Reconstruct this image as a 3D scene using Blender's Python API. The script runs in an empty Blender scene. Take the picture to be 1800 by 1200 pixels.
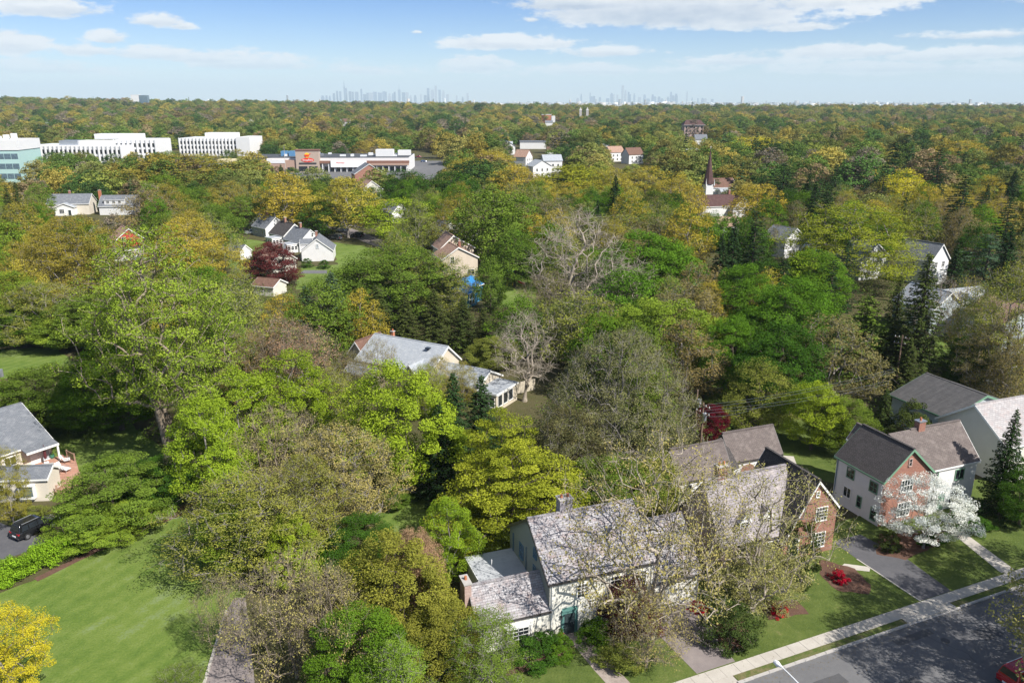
import bpy, bmesh, math, random
import numpy as np
from mathutils import Vector

SC = bpy.context.scene
COL = SC.collection
R = math.radians

# ---------------------------------------------------------------- camera
CAM_H = 42.0
PITCH = math.atan(422 / 1400.0)
cam_data = bpy.data.cameras.new('camera')
cam_data.lens = 28.0
cam_data.sensor_width = 36.0
cam_data.clip_start = 1.0
cam_data.clip_end = 80000.0
cam = bpy.data.objects.new('camera', cam_data)
cam.location = (0, 0, CAM_H)
cam.rotation_euler = (math.pi / 2 - PITCH, 0, 0)
COL.objects.link(cam)
SC.camera = cam

# ---------------------------------------------------------------- light
SUN_EL = R(44)
SUN_DIR = Vector((0.79 * math.cos(SUN_EL), -0.613 * math.cos(SUN_EL), math.sin(SUN_EL))).normalized()
sun_data = bpy.data.lights.new('sun', 'SUN')
sun_data.energy = 5.0
sun_data.angle = R(0.55)
sun_data.color = (1.0, 0.95, 0.87)
sun = bpy.data.objects.new('sun', sun_data)
sun.rotation_euler = SUN_DIR.to_track_quat('Z', 'Y').to_euler()
sun.location = (0, 0, 900)
COL.objects.link(sun)

SC.view_settings.view_transform = 'Standard'
SC.view_settings.look = 'None'
SC.view_settings.gamma = 1.0
SC.view_settings.exposure = 0.63
SC.view_settings.use_curve_mapping = False
SC.render.engine = 'CYCLES'
SC.cycles.max_bounces = 6
SC.cycles.diffuse_bounces = 3
SC.cycles.transmission_bounces = 4
SC.cycles.transparent_max_bounces = 8
SC.cycles.volume_bounces = 1
SC.cycles.use_denoising = True
SC.cycles.denoiser = 'OPENIMAGEDENOISE'
SC.cycles.denoising_input_passes = 'RGB_ALBEDO_NORMAL'
SC.cycles.denoising_prefilter = 'ACCURATE'
SC.cycles.use_adaptive_sampling = True
SC.cycles.adaptive_threshold = 0.01
SC.cycles.sample_clamp_indirect = 4.0


class NT:
    """small helper to write node trees"""
    def __init__(self, tree):
        self.t = tree
        self.n = tree.nodes
        self.l = tree.links

    def node(self, kind, **kw):
        nd = self.n.new(kind)
        for k, v in kw.items():
            setattr(nd, k, v)
        return nd

    def put(self, sock, val):
        if isinstance(val, bpy.types.NodeSocket):
            self.l.new(val, sock)
        elif val is not None:
            if isinstance(val, (tuple, list)) and len(val) == 3 and sock.type == 'RGBA':
                val = (*val, 1)
            sock.default_value = val

    def math(self, op, a, b=None, c=None, clamp=False):
        nd = self.node('ShaderNodeMath', operation=op, use_clamp=clamp)
        for i, v in enumerate((a, b, c)):
            if v is not None:
                self.put(nd.inputs[i], v)
        return nd.outputs[0]

    def vmath(self, op, a, b=None):
        nd = self.node('ShaderNodeVectorMath', operation=op)
        self.put(nd.inputs[0], a)
        if b is not None:
            self.put(nd.inputs[1], b)
        return nd.outputs[0]

    def mix(self, fac, a, b, mode='MIX'):
        nd = self.node('ShaderNodeMix', data_type='RGBA', blend_type=mode)
        self.put(nd.inputs['Factor'], fac)
        self.put(nd.inputs[6], a)
        self.put(nd.inputs[7], b)
        return nd.outputs[2]

    def noise(self, vec, scale, detail=3.0, rough=0.55, out='Fac', dist=0.0):
        nd = self.node('ShaderNodeTexNoise')
        if vec is not None:
            self.l.new(vec, nd.inputs['Vector'])
        nd.inputs['Scale'].default_value = scale
        nd.inputs['Detail'].default_value = detail
        nd.inputs['Roughness'].default_value = rough
        nd.inputs['Distortion'].default_value = dist
        return nd.outputs[out]

    def ramp(self, fac, stops, interp='LINEAR'):
        nd = self.node('ShaderNodeValToRGB')
        nd.color_ramp.interpolation = interp
        el = nd.color_ramp.elements
        while len(el) < len(stops):
            el.new(0.5)
        for e, (p, c) in zip(el, stops):
            e.position = p
            e.color = (*c, 1) if len(c) == 3 else c
        self.put(nd.inputs[0], fac)
        return nd.outputs[0]

    def maprange(self, v, a, b, c=0.0, d=1.0, smooth=False):
        nd = self.node('ShaderNodeMapRange')
        if smooth:
            nd.interpolation_type = 'SMOOTHSTEP'
        self.put(nd.inputs[0], v)
        for i, x in enumerate((a, b, c, d)):
            self.put(nd.inputs[i + 1], x)
        return nd.outputs[0]

    def bump(self, h, strength=0.4, dist=0.03):
        nd = self.node('ShaderNodeBump')
        nd.inputs['Strength'].default_value = strength
        nd.inputs['Distance'].default_value = dist
        self.put(nd.inputs['Height'], h)
        return nd.outputs[0]


# ---------------------------------------------------------------- sky
def at_dir(u, v):
    x = (u - 900) / 1400.0
    y = -(v - 600) / 1400.0
    return Vector((x, math.cos(PITCH) + y * math.sin(PITCH), -math.sin(PITCH) + y * math.cos(PITCH))).normalized()


def build_world():
    w = bpy.data.worlds.new('World')
    SC.world = w
    w.use_nodes = True
    t = NT(w.node_tree)
    t.n.clear()
    out = t.node('ShaderNodeOutputWorld')
    sky = t.node('ShaderNodeTexSky', sky_type='NISHITA')
    sky.sun_disc = False
    sky.sun_elevation = SUN_EL
    sky.sun_rotation = math.atan2(SUN_DIR.x, SUN_DIR.y)
    sky.altitude = 300
    sky.air_density = 0.9
    sky.dust_density = 0.25
    sky.ozone_density = 2.2
    # deepen the blue a little, as the photograph's sky does
    hs = t.node('ShaderNodeHueSaturation')
    hs.inputs['Saturation'].default_value = 1.1
    hs.inputs['Value'].default_value = 1.0
    t.l.new(sky.outputs[0], hs.inputs['Color'])
    tc = t.node('ShaderNodeTexCoord')
    sep = t.node('ShaderNodeSeparateXYZ')
    t.l.new(tc.outputs['Generated'], sep.inputs[0])
    X, Y, Z = sep.outputs
    az = t.math('ARCTAN2', X, Y)                      # radians, 0 = straight ahead
    el = t.math('ARCSINE', Z)
    tint = t.ramp(t.maprange(el, 0.0, R(30)), [(0.0, (1.24, 1.27, 1.34)), (0.07, (1.02, 1.12, 1.30)), (0.24, (0.43, 0.73, 1.20)), (0.5, (0.60, 0.82, 1.15)), (1.0, (0.9, 0.95, 1.0))])
    skycol = t.mix(1.0, hs.outputs[0], tint, 'MULTIPLY')
    comb = t.node('ShaderNodeCombineXYZ')
    t.put(comb.inputs[0], az)
    t.put(comb.inputs[1], t.math('MULTIPLY', el, 2.6))
    comb.inputs[2].default_value = 0.37
    wob = t.noise(comb.outputs[0], 9.0, 6.0, 0.6)
    wob2 = t.noise(comb.outputs[0], 34.0, 5.0, 0.62)
    # individual cumulus: azimuth, elevation, half width, half height, strength
    clouds = [
        (1175, 20, 245, 40, 1.0), (1290, 38, 130, 24, 1.1), (900, 77, 130, 14, .95), (1075, 92, 80, 12, .85),
        (1480, 92, 110, 14, .95), (1720, 62, 130, 9, .6), (1700, 95, 130, 13, .85), (1290, 108, 120, 9, .55),
        (90, 15, 110, 22, .95), (20, 78, 60, 24, .95), (192, 68, 30, 14, 1.0), (270, 37, 45, 15, .95), (160, 90, 70, 12, .75),
        (265, 96, 70, 14, .85), (440, 112, 110, 16, .75), (835, 118, 60, 12, .6), (70, 122, 110, 12, .5), (620, 125, 70, 10, .45),
        (1400, 5, 190, 14, .35), (1525, 24, 16, 4, .7), (935, 36, 14, 5, .6), (735, 57, 12, 4, .6), (1600, 120, 260, 9, .45),
        (320, 47, 20, 6, .6), (1100, 125, 130, 8, .35), (1010, 8, 120, 16, .9), (1390, 48, 60, 10, .8), (1640, 100, 90, 10, .7), (350, 104, 80, 10, .6), (500, 118, 60, 9, .6),
    ]
    dens = None
    shade = None
    for (u, v, hw, hh, s) in clouds:
        bias = 0.75 if (u in (1175, 1010)) else 0.25
        d = at_dir(u, v)
        a0 = math.atan2(d.x, d.y)
        e0 = math.asin(d.z)
        d1 = at_dir(u + hw, v)
        d2 = at_dir(u, v - hh)
        wa = abs(math.atan2(d1.x, d1.y) - a0)
        we = abs(math.asin(d2.z) - e0)
        da = t.math('DIVIDE', t.math('SUBTRACT', az, a0), wa)
        de = t.math('DIVIDE', t.math('SUBTRACT', el, e0), we)
        # flatter bases: the lower half is squeezed
        deb = t.math('MULTIPLY', t.math('MINIMUM', de, 0.0), 1.5)
        det = t.math('MAXIMUM', de, 0.0)
        r2 = t.math('ADD', t.math('MULTIPLY', da, da), t.math('ADD', t.math('MULTIPLY', deb, deb), t.math('MULTIPLY', det, det)))
        g = t.math('MULTIPLY', t.math('SUBTRACT', 1.0, t.math('SQRT', r2)), s * 1.0)
        g = t.math('MAXIMUM', g, -1.0)
        dens = g if dens is None else t.math('MAXIMUM', dens, g)
        sh = t.math('MULTIPLY', t.math('MULTIPLY', t.math('SUBTRACT', bias, de), 0.85), t.maprange(r2, 0.0, 1.6, 1.0, 0.0))
        shade = sh if shade is None else t.math('MAXIMUM', shade, sh)
    # clouds of the same kind everywhere else in the sky
    plane = t.node('ShaderNodeCombineXYZ')
    zz = t.math('MAXIMUM', Z, 0.05)
    t.put(plane.inputs[0], t.math('DIVIDE', X, zz))
    t.put(plane.inputs[1], t.math('DIVIDE', Y, zz))
    gen = t.noise(plane.outputs[0], 0.55, 7.0, 0.55)
    gen = t.maprange(gen, 0.5, 0.72, -0.6, 0.9)
    ingate = t.maprange(el, R(8.0), R(11.0), 0.0, 1.0)
    gen = t.math('SUBTRACT', t.math('MULTIPLY', t.math('ADD', gen, 1.0), ingate), 1.0)
    dens = t.math('MAXIMUM', dens, gen)
    wob3 = t.noise(comb.outputs[0], 95.0, 4.0, 0.6)
    nd = t.math('ADD', t.math('MULTIPLY', t.math('SUBTRACT', wob, 0.5), 2.2), t.math('MULTIPLY', t.math('SUBTRACT', wob2, 0.5), 1.7))
    nd = t.math('ADD', nd, t.math('MULTIPLY', t.math('SUBTRACT', wob3, 0.5), 0.6))
    cov = t.maprange(t.math('ADD', dens, nd), -0.34, 0.20, 0.0, 1.0, smooth=True)
    cov = t.math('MULTIPLY', cov, 0.93)
    cov = t.math('MULTIPLY', cov, t.maprange(el, R(0.6), R(3.0), 0.25, 1.0))
    shd = t.math('ADD', t.math('MULTIPLY', shade, 1.0), t.math('MULTIPLY', t.math('SUBTRACT', 0.5, wob2), 1.3), clamp=True)
    ccol = t.mix(shd, (9.6, 9.6, 9.6), (4.5, 5.3, 6.5))
    col = t.mix(cov, skycol, ccol)
    bg = t.node('ShaderNodeBackground')
    bg.inputs['Strength'].default_value = 0.067
    t.l.new(col, bg.inputs['Color'])
    t.l.new(bg.outputs[0], out.inputs['Surface'])


build_world()


# ---------------------------------------------------------------- placing
def at(u, v, z=0.0):
    """point on the level z that lies at the photograph's pixel (u, v)"""
    x = (u - 900) / 1400.0
    y = -(v - 600) / 1400.0
    d = Vector((x, math.cos(PITCH) + y * math.sin(PITCH), -math.sin(PITCH) + y * math.cos(PITCH)))
    k = (z - CAM_H) / d.z
    return Vector((d.x * k, d.y * k, z))


def z_at(u, v, y):
    x = (u - 900) / 1400.0
    k = -(v - 600) / 1400.0
    dy, dz_ = math.cos(PITCH) + k * math.sin(PITCH), -math.sin(PITCH) + k * math.cos(PITCH)
    return CAM_H + dz_ / dy * y


def project(p):
    q = (p[0], p[1], p[2] - CAM_H)
    c, s = math.cos(PITCH), math.sin(PITCH)
    w = q[1] * c - q[2] * s
    return 900 + 1400 * q[0] / w, 600 - 1400 * (q[1] * s + q[2] * c) / w, w


def tag(o, label=None, category=None, group=None, kind=None):
    if label:
        o['label'] = label
    if category:
        o['category'] = category
    if group:
        o['group'] = group
    if kind:
        o['kind'] = kind
    return o


def empty(name, loc=(0, 0, 0), rz=0.0):
    o = bpy.data.objects.new(name, None)
    o.empty_display_size = 0.5
    o.location = loc
    o.rotation_euler = (0, 0, rz)
    COL.objects.link(o)
    return o


def link(name, mesh, parent=None, loc=None, rz=0.0):
    o = bpy.data.objects.new(name, mesh)
    COL.objects.link(o)
    if parent is not None:
        o.parent = parent
    if loc is not None:
        o.location = loc
    if rz:
        o.rotation_euler = (0, 0, rz)
    return o


LANDMARKS = []          # (phrase, u, v, depth) used to word the labels of trees


def landmark(phrase, p):
    u, v, w = project(p)
    LANDMARKS.append((phrase, u, v, w))
# ---------------------------------------------------------------- materials
MATS = {}


def new_mat(name):
    m = bpy.data.materials.new(name)
    m.use_nodes = True
    t = NT(m.node_tree)
    t.n.clear()
    out = t.node('ShaderNodeOutputMaterial')
    b = t.node('ShaderNodeBsdfPrincipled')
    t.l.new(b.outputs[0], out.inputs['Surface'])
    MATS[name] = m
    return m, t, b


def plain(name, col, rough=0.6, spec=0.4, metal=0.0, var=0.12, scale=1.5):
    m, t, b = new_mat(name)
    g = t.node('ShaderNodeTexCoord').outputs['Object']
    n = t.noise(g, scale, 5.0, 0.6)
    lo = tuple(c * (1 - var) for c in col)
    hi = tuple(min(1, c * (1 + var)) for c in col)
    t.put(b.inputs['Base Color'], t.mix(n, lo, hi))
    b.inputs['Roughness'].default_value = rough
    b.inputs['Specular IOR Level'].default_value = spec
    b.inputs['Metallic'].default_value = metal
    return m


def glass(name, col=(0.02, 0.025, 0.03), rough=0.06):
    m, t, b = new_mat(name)
    g = t.node('ShaderNodeTexCoord').outputs['Object']
    n = t.noise(g, 0.9, 2.0)
    t.put(b.inputs['Base Color'], t.mix(n, tuple(c * 0.4 for c in col), tuple(c * 1.8 for c in col)))
    b.inputs['Roughness'].default_value = rough
    b.inputs['Specular IOR Level'].default_value = 0.8
    return m


def courses(name, c1, c2, mortar, bw, bh, ms=0.012, rough=0.85, mott=0.35, mcol=None, bump=0.5, offset=0.5, streak=0.0):
    """bricks, slates or shingles laid in courses, in metres over the surface"""
    m, t, b = new_mat(name)
    uv = t.node('ShaderNodeTexCoord').outputs['UV']
    br = t.node('ShaderNodeTexBrick')
    br.offset = offset
    t.l.new(uv, br.inputs['Vector'])
    t.put(br.inputs['Color1'], c1)
    t.put(br.inputs['Color2'], c2)
    t.put(br.inputs['Mortar'], mortar)
    br.inputs['Scale'].default_value = 1.0
    br.inputs['Mortar Size'].default_value = ms
    br.inputs['Mortar Smooth'].default_value = 0.2
    br.inputs['Brick Width'].default_value = bw
    br.inputs['Row Height'].default_value = bh
    n = t.noise(uv, 1.1, 6.0, 0.65)
    n2 = t.noise(uv, 6.0, 4.0, 0.6)
    col = br.outputs['Color']
    if mcol:
        col = t.mix(t.maprange(n, 0.47, 0.68, 0.0, mott * 1.6, smooth=True), col, mcol)
    col = t.mix(t.math('MULTIPLY', t.maprange(n2, 0.3, 0.7), 0.3), col, t.mix(0.5, col, (0.02, 0.02, 0.02), 'MIX'))
    if streak:
        mp = t.node('ShaderNodeMapping')
        mp.inputs['Scale'].default_value = (2.2, 0.16, 1)
        t.l.new(uv, mp.inputs['Vector'])
        s = t.noise(mp.outputs[0], 1.0, 4.0)
        col = t.mix(t.math('MULTIPLY', t.maprange(s, 0.45, 0.7), streak), col, (0.35, 0.34, 0.33))
    t.put(b.inputs['Base Color'], col)
    b.inputs['Roughness'].default_value = rough
    b.inputs['Specular IOR Level'].default_value = 0.25
    h = t.math('ADD', t.math('MULTIPLY', br.outputs['Fac'], -1.0), t.math('MULTIPLY', n2, 0.5))
    t.put(b.inputs['Normal'], t.bump(h, bump, 0.03))
    return m


def siding(name, col, row=0.13, dirt=0.12):
    m, t, b = new_mat(name)
    uv = t.node('ShaderNodeTexCoord').outputs['UV']
    sp = t.node('ShaderNodeSeparateXYZ')
    t.l.new(uv, sp.inputs[0])
    f = t.math('FRACT', t.math('DIVIDE', sp.outputs[1], row))
    line = t.maprange(f, 0.0, 0.16, 0.62, 1.0)
    n = t.noise(uv, 0.7, 5.0, 0.6)
    dk = tuple(c * (1 - dirt * 2) for c in col)
    c = t.mix(n, dk, col)
    c = t.mix(1.0, c, line, 'MULTIPLY')
    t.put(b.inputs['Base Color'], c)
    b.inputs['Roughness'].default_value = 0.55
    b.inputs['Specular IOR Level'].default_value = 0.3
    t.put(b.inputs['Normal'], t.bump(t.math('SUBTRACT', 1.0, f), 0.5, 0.02))
    return m


def ground_mat(name, stops, s1=0.05, s2=0.6, s3=9.0, bumpd=0.12, stripe=None, rough=0.95):
    m, t, b = new_mat(name)
    g = t.node('ShaderNodeTexCoord').outputs['Object']
    a = t.noise(g, s1, 5.0, 0.6)
    c = t.noise(g, s2, 5.0, 0.65)
    d = t.noise(g, s3, 3.0, 0.7)
    f = t.math('ADD', t.math('MULTIPLY', a, 0.38), t.math('ADD', t.math('MULTIPLY', c, 0.34), t.math('MULTIPLY', d, 0.28)))
    if stripe:
        ang, width, amt = stripe
        sp = t.node('ShaderNodeSeparateXYZ')
        t.l.new(g, sp.inputs[0])
        q = t.math('ADD', t.math('MULTIPLY', sp.outputs[0], -math.sin(ang)), t.math('MULTIPLY', sp.outputs[1], math.cos(ang)))
        q = t.math('ADD', q, t.math('MULTIPLY', c, 0.35))
        w = t.math('SINE', t.math('MULTIPLY', q, math.pi / width))
        f = t.math('ADD', f, t.math('MULTIPLY', w, amt))
    t.put(b.inputs['Base Color'], t.ramp(t.maprange(f, 0.28, 0.72), stops))
    b.inputs['Roughness'].default_value = rough
    b.inputs['Specular IOR Level'].default_value = 0.15
    t.put(b.inputs['Normal'], t.bump(t.math('ADD', d, t.math('MULTIPLY', c, 0.6)), 0.8, bumpd))
    return m


# settings
ground_mat('woods_floor', [(0.0, (0.035, 0.04, 0.014)), (0.35, (0.07, 0.075, 0.025)), (0.6, (0.10, 0.085, 0.045)), (0.8, (0.06, 0.09, 0.02)), (1.0, (0.13, 0.11, 0.06))], 0.03, 0.35, 4.0)
ground_mat('mown_grass', [(0.0, (0.065, 0.115, 0.022)), (0.35, (0.105, 0.165, 0.030)), (0.6, (0.15, 0.205, 0.045)), (0.8, (0.17, 0.225, 0.095)), (1.0, (0.30, 0.30, 0.14))], 0.14, 0.7, 5.0, 0.10, (R(64), 0.85, 0.026))
ground_mat('front_grass', [(0.0, (0.045, 0.070, 0.016)), (0.35, (0.075, 0.110, 0.024)), (0.65, (0.110, 0.145, 0.036)), (1.0, (0.21, 0.19, 0.085))], 0.25, 0.9, 6.0, 0.09)
ground_mat('verge_grass', [(0.0, (0.05, 0.08, 0.018)), (0.45, (0.09, 0.125, 0.03)), (0.7, (0.19, 0.16, 0.085)), (1.0, (0.26, 0.21, 0.13))], 0.4, 1.4, 14.0, 0.05)
ground_mat('mulch', [(0.0, (0.07, 0.04, 0.028)), (0.5, (0.13, 0.075, 0.055)), (1.0, (0.22, 0.13, 0.10))], 0.3, 2.0, 16.0, 0.08)
ground_mat('asphalt', [(0.0, (0.085, 0.086, 0.092)), (0.25, (0.13, 0.13, 0.136)), (0.6, (0.155, 0.155, 0.16)), (1.0, (0.21, 0.205, 0.20))], 0.25, 1.3, 18.0, 0.02, rough=0.85)
ground_mat('asphalt_patch', [(0.0, (0.075, 0.076, 0.082)), (0.5, (0.095, 0.095, 0.10)), (1.0, (0.12, 0.12, 0.122))], 0.4, 1.8, 22.0, 0.02, rough=0.85)
ground_mat('driveway_asphalt', [(0.0, (0.07, 0.071, 0.078)), (0.5, (0.105, 0.105, 0.115)), (1.0, (0.15, 0.145, 0.15))], 0.2, 1.3, 26.0, 0.015, rough=0.85)
ground_mat('old_drive', [(0.0, (0.17, 0.145, 0.145)), (0.5, (0.23, 0.20, 0.195)), (1.0, (0.31, 0.27, 0.25))], 0.25, 1.6, 22.0, 0.02)
ground_mat('concrete', [(0.0, (0.36, 0.33, 0.29)), (0.5, (0.46, 0.43, 0.385)), (1.0, (0.56, 0.53, 0.48))], 0.35, 1.5, 18.0, 0.01, rough=0.8)
ground_mat('flagstone', [(0.0, (0.20, 0.165, 0.145)), (0.5, (0.31, 0.26, 0.23)), (1.0, (0.42, 0.37, 0.33))], 0.8, 2.5, 12.0, 0.02, rough=0.8)
ground_mat('far_land', [(0.0, (0.06, 0.075, 0.03)), (0.5, (0.10, 0.11, 0.06)), (1.0, (0.16, 0.15, 0.11))], 0.0012, 0.006, 0.05, 0.5)
# buildings
courses('slate_pink', (0.44, 0.43, 0.445), (0.28, 0.26, 0.275), (0.11, 0.10, 0.105), 0.42, 0.20, 0.012, 0.7, 0.42, (0.36, 0.265, 0.24), 0.5)
courses('slate_mauve', (0.36, 0.33, 0.35), (0.26, 0.235, 0.255), (0.11, 0.10, 0.11), 0.40, 0.22, 0.012, 0.7, 0.6, (0.47, 0.42, 0.41), 0.5)
courses('slate_pale', (0.46, 0.44, 0.44), (0.35, 0.33, 0.335), (0.16, 0.15, 0.15), 0.45, 0.24, 0.014, 0.7, 0.35, (0.42, 0.33, 0.31), 0.5)
courses('membrane', (0.50, 0.52, 0.54), (0.45, 0.47, 0.50), (0.38, 0.40, 0.43), 3.0, 1.0, 0.01, 0.6, 0.3, (0.36, 0.38, 0.41), 0.1)
courses('shingle_taupe', (0.185, 0.155, 0.145), (0.145, 0.12, 0.115), (0.07, 0.06, 0.055), 0.33, 0.145, 0.014, 0.9, 0.4, (0.24, 0.205, 0.19), 0.5)
courses('shingle_dark', (0.105, 0.095, 0.092), (0.075, 0.067, 0.067), (0.022, 0.021, 0.022), 0.33, 0.145, 0.016, 0.9, 0.3, (0.11, 0.10, 0.10), 0.5)
courses('shingle_charcoal', (0.10, 0.098, 0.10), (0.08, 0.078, 0.08), (0.05, 0.05, 0.05), 0.5, 0.16, 0.01, 0.9, 0.3, (0.14, 0.13, 0.13), 0.3, streak=0.10)
courses('shingle_grey', (0.20, 0.215, 0.24), (0.155, 0.17, 0.195), (0.09, 0.095, 0.11), 0.33, 0.15, 0.012, 0.85, 0.4, (0.27, 0.28, 0.30), 0.4)
courses('shingle_light', (0.40, 0.43, 0.47), (0.34, 0.37, 0.41), (0.25, 0.27, 0.30), 0.33, 0.15, 0.01, 0.85, 0.4, (0.48, 0.50, 0.52), 0.3)
courses('shingle_brown', (0.20, 0.115, 0.085), (0.155, 0.085, 0.065), (0.08, 0.05, 0.04), 0.33, 0.15, 0.012, 0.9, 0.3, (0.25, 0.16, 0.12), 0.4)
courses('shingle_wine', (0.115, 0.062, 0.058), (0.09, 0.047, 0.046), (0.045, 0.03, 0.03), 0.33, 0.15, 0.012, 0.9, 0.3, (0.15, 0.095, 0.085), 0.4)
courses('shingle_tan', (0.42, 0.27, 0.205), (0.34, 0.21, 0.16), (0.2, 0.13, 0.10), 0.33, 0.15, 0.012, 0.9, 0.4, (0.5, 0.36, 0.28), 0.4)
courses('shingle_blue', (0.03, 0.24, 0.60), (0.025, 0.19, 0.52), (0.015, 0.11, 0.36), 0.4, 0.2, 0.012, 0.6, 0.6, (0.06, 0.36, 0.72), 0.4)
courses('brick_red', (0.36, 0.15, 0.10), (0.28, 0.105, 0.075), (0.36, 0.31, 0.27), 0.215, 0.075, 0.008, 0.85, 0.5, (0.42, 0.21, 0.155), 0.5)
courses('brick_pale', (0.52, 0.36, 0.31), (0.43, 0.27, 0.235), (0.5, 0.45, 0.42), 0.215, 0.075, 0.008, 0.85, 0.5, (0.6, 0.5, 0.46), 0.5)
courses('brick_orange', (0.55, 0.17, 0.07), (0.46, 0.13, 0.055), (0.4, 0.3, 0.25), 0.215, 0.075, 0.008, 0.85, 0.3, (0.58, 0.24, 0.12), 0.4)
courses('mosaic_brick', (0.30, 0.28, 0.31), (0.22, 0.20, 0.23), (0.42, 0.40, 0.41), 0.3, 0.16, 0.02, 0.85, 0.4, (0.38, 0.33, 0.34), 0.5)
courses('deck_wood', (0.50, 0.275, 0.20), (0.43, 0.23, 0.165), (0.22, 0.11, 0.08), 3.2, 0.14, 0.008, 0.7, 0.4, (0.55, 0.33, 0.25), 0.3)
siding('siding_white', (0.80, 0.80, 0.80))
siding('siding_cream', (0.72, 0.70, 0.62), 0.12)
siding('siding_beige', (0.62, 0.55, 0.44), 0.12)
siding('siding_ivory', (0.74, 0.68, 0.58), 0.12)
siding('siding_sage', (0.33, 0.36, 0.31), 0.12)
siding('siding_white_shaded', (0.42, 0.46, 0.46), 0.12)  # white siding as seen on its shaded side, shade put into the colour
siding('siding_paleblue', (0.55, 0.62, 0.66), 0.12)
siding('siding_blue', (0.06, 0.25, 0.45), 0.12)
siding('siding_red', (0.50, 0.07, 0.05), 0.12)
plain('stucco', (0.70, 0.68, 0.61), 0.85, 0.2, 0, 0.16, 0.8)
plain('render_white', (0.68, 0.68, 0.68), 0.7, 0.3, 0, 0.06, 0.3)
plain('render_tan', (0.58, 0.50, 0.41), 0.85, 0.2, 0, 0.2, 0.5)
plain('trim_white', (0.78, 0.78, 0.76), 0.5, 0.4, 0, 0.05)
plain('trim_green', (0.16, 0.30, 0.20), 0.55, 0.4, 0, 0.12)
plain('trim_teal', (0.10, 0.22, 0.20), 0.55, 0.4, 0, 0.15)
plain('trim_dark', (0.05, 0.05, 0.055), 0.5, 0.4, 0, 0.1)
plain('trim_blue', (0.10, 0.20, 0.27), 0.5, 0.4, 0, 0.1)
plain('door_dark', (0.035, 0.05, 0.055), 0.35, 0.5, 0, 0.1)
plain('gutter', (0.055, 0.05, 0.05), 0.5, 0.5, 0, 0.2)
plain('stone_grey', (0.42, 0.40, 0.38), 0.85, 0.2, 0, 0.25, 3.0)
plain('metal_grey', (0.50, 0.52, 0.55), 0.35, 0.5, 0.7, 0.1)
plain('metal_white', (0.74, 0.75, 0.76), 0.4, 0.5, 0.0, 0.05)
plain('roof_black', (0.075, 0.08, 0.09), 0.8, 0.3, 0, 0.3, 0.15)
plain('mall_brown', (0.22, 0.115, 0.085), 0.8, 0.3, 0, 0.15)
plain('mall_terracotta', (0.40, 0.27, 0.21), 0.8, 0.3, 0, 0.12)
plain('mall_taupe', (0.42, 0.33, 0.27), 0.8, 0.3, 0, 0.1)
plain('sign_red', (0.72, 0.05, 0.02), 0.4, 0.5, 0, 0.05)
plain('sign_yellow', (0.85, 0.55, 0.04), 0.4, 0.5, 0, 0.05)
plain('sign_white', (0.85, 0.85, 0.85), 0.4, 0.5, 0, 0.03)
plain('canopy_yellow', (0.70, 0.60, 0.36), 0.6, 0.3, 0, 0.1)
plain('aqua_panel', (0.40, 0.58, 0.56), 0.3, 0.5, 0, 0.06)
plain('tarp_blue', (0.10, 0.24, 0.42), 0.5, 0.4, 0, 0.1)
plain('utility_wood', (0.19, 0.13, 0.095), 0.9, 0.2, 0, 0.3, 4.0)
plain('pole_pale', (0.42, 0.40, 0.36), 0.9, 0.2, 0, 0.2, 4.0)
plain('cable', (0.12, 0.14, 0.15), 0.5, 0.4, 0, 0.1)
plain('tyre', (0.02, 0.02, 0.021), 0.85, 0.3, 0, 0.2)
plain('rim', (0.45, 0.46, 0.48), 0.3, 0.5, 0.8, 0.05)
plain('lamp_red', (0.40, 0.01, 0.015), 0.25, 0.5, 0, 0.05)
plain('lamp_clear', (0.75, 0.75, 0.72), 0.15, 0.6, 0, 0.05)
plain('plastic_green', (0.02, 0.30, 0.19), 0.4, 0.5, 0, 0.05)
plain('plastic_red', (0.65, 0.05, 0.07), 0.4, 0.5, 0, 0.05)
plain('plastic_yellow', (0.72, 0.5, 0.05), 0.4, 0.5, 0, 0.05)
plain('wicker', (0.16, 0.12, 0.10), 0.8, 0.3, 0, 0.25, 12.0)
plain('cushion_white', (0.74, 0.74, 0.74), 0.9, 0.1, 0, 0.08, 6.0)
plain('cloth_plum', (0.11, 0.03, 0.035), 0.9, 0.1, 0, 0.2, 6.0)
plain('terracotta', (0.42, 0.16, 0.08), 0.8, 0.2, 0, 0.15, 5.0)
plain('wood_fence', (0.42, 0.27, 0.20), 0.8, 0.2, 0, 0.2, 3.0)
plain('glaze_green', (0.05, 0.17, 0.12), 0.25, 0.6, 0, 0.15)
plain('solar', (0.02, 0.035, 0.09), 0.15, 0.7, 0, 0.2)
glass('pane_dark')
glass('pane_blue', (0.10, 0.15, 0.19), 0.12)
glass('pane_pale', (0.30, 0.33, 0.36), 0.2)
for nm, c, me in (('paint_black', (0.014, 0.015, 0.017), 0.2), ('paint_red', (0.42, 0.006, 0.012), 0.1), ('paint_white', (0.72, 0.73, 0.74), 0.0), ('paint_silver', (0.42, 0.44, 0.46), 0.6),
                  ('paint_blue', (0.02, 0.05, 0.14), 0.2), ('paint_maroon', (0.19, 0.012, 0.03), 0.2), ('paint_grey', (0.13, 0.135, 0.14), 0.4)):
    mm = plain(nm, c, 0.22, 0.6, me, 0.04)
    mm.node_tree.nodes['Principled BSDF'].inputs['Coat Weight'].default_value = 0.6
    mm.node_tree.nodes['Principled BSDF'].inputs['Coat Roughness'].default_value = 0.06


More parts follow.
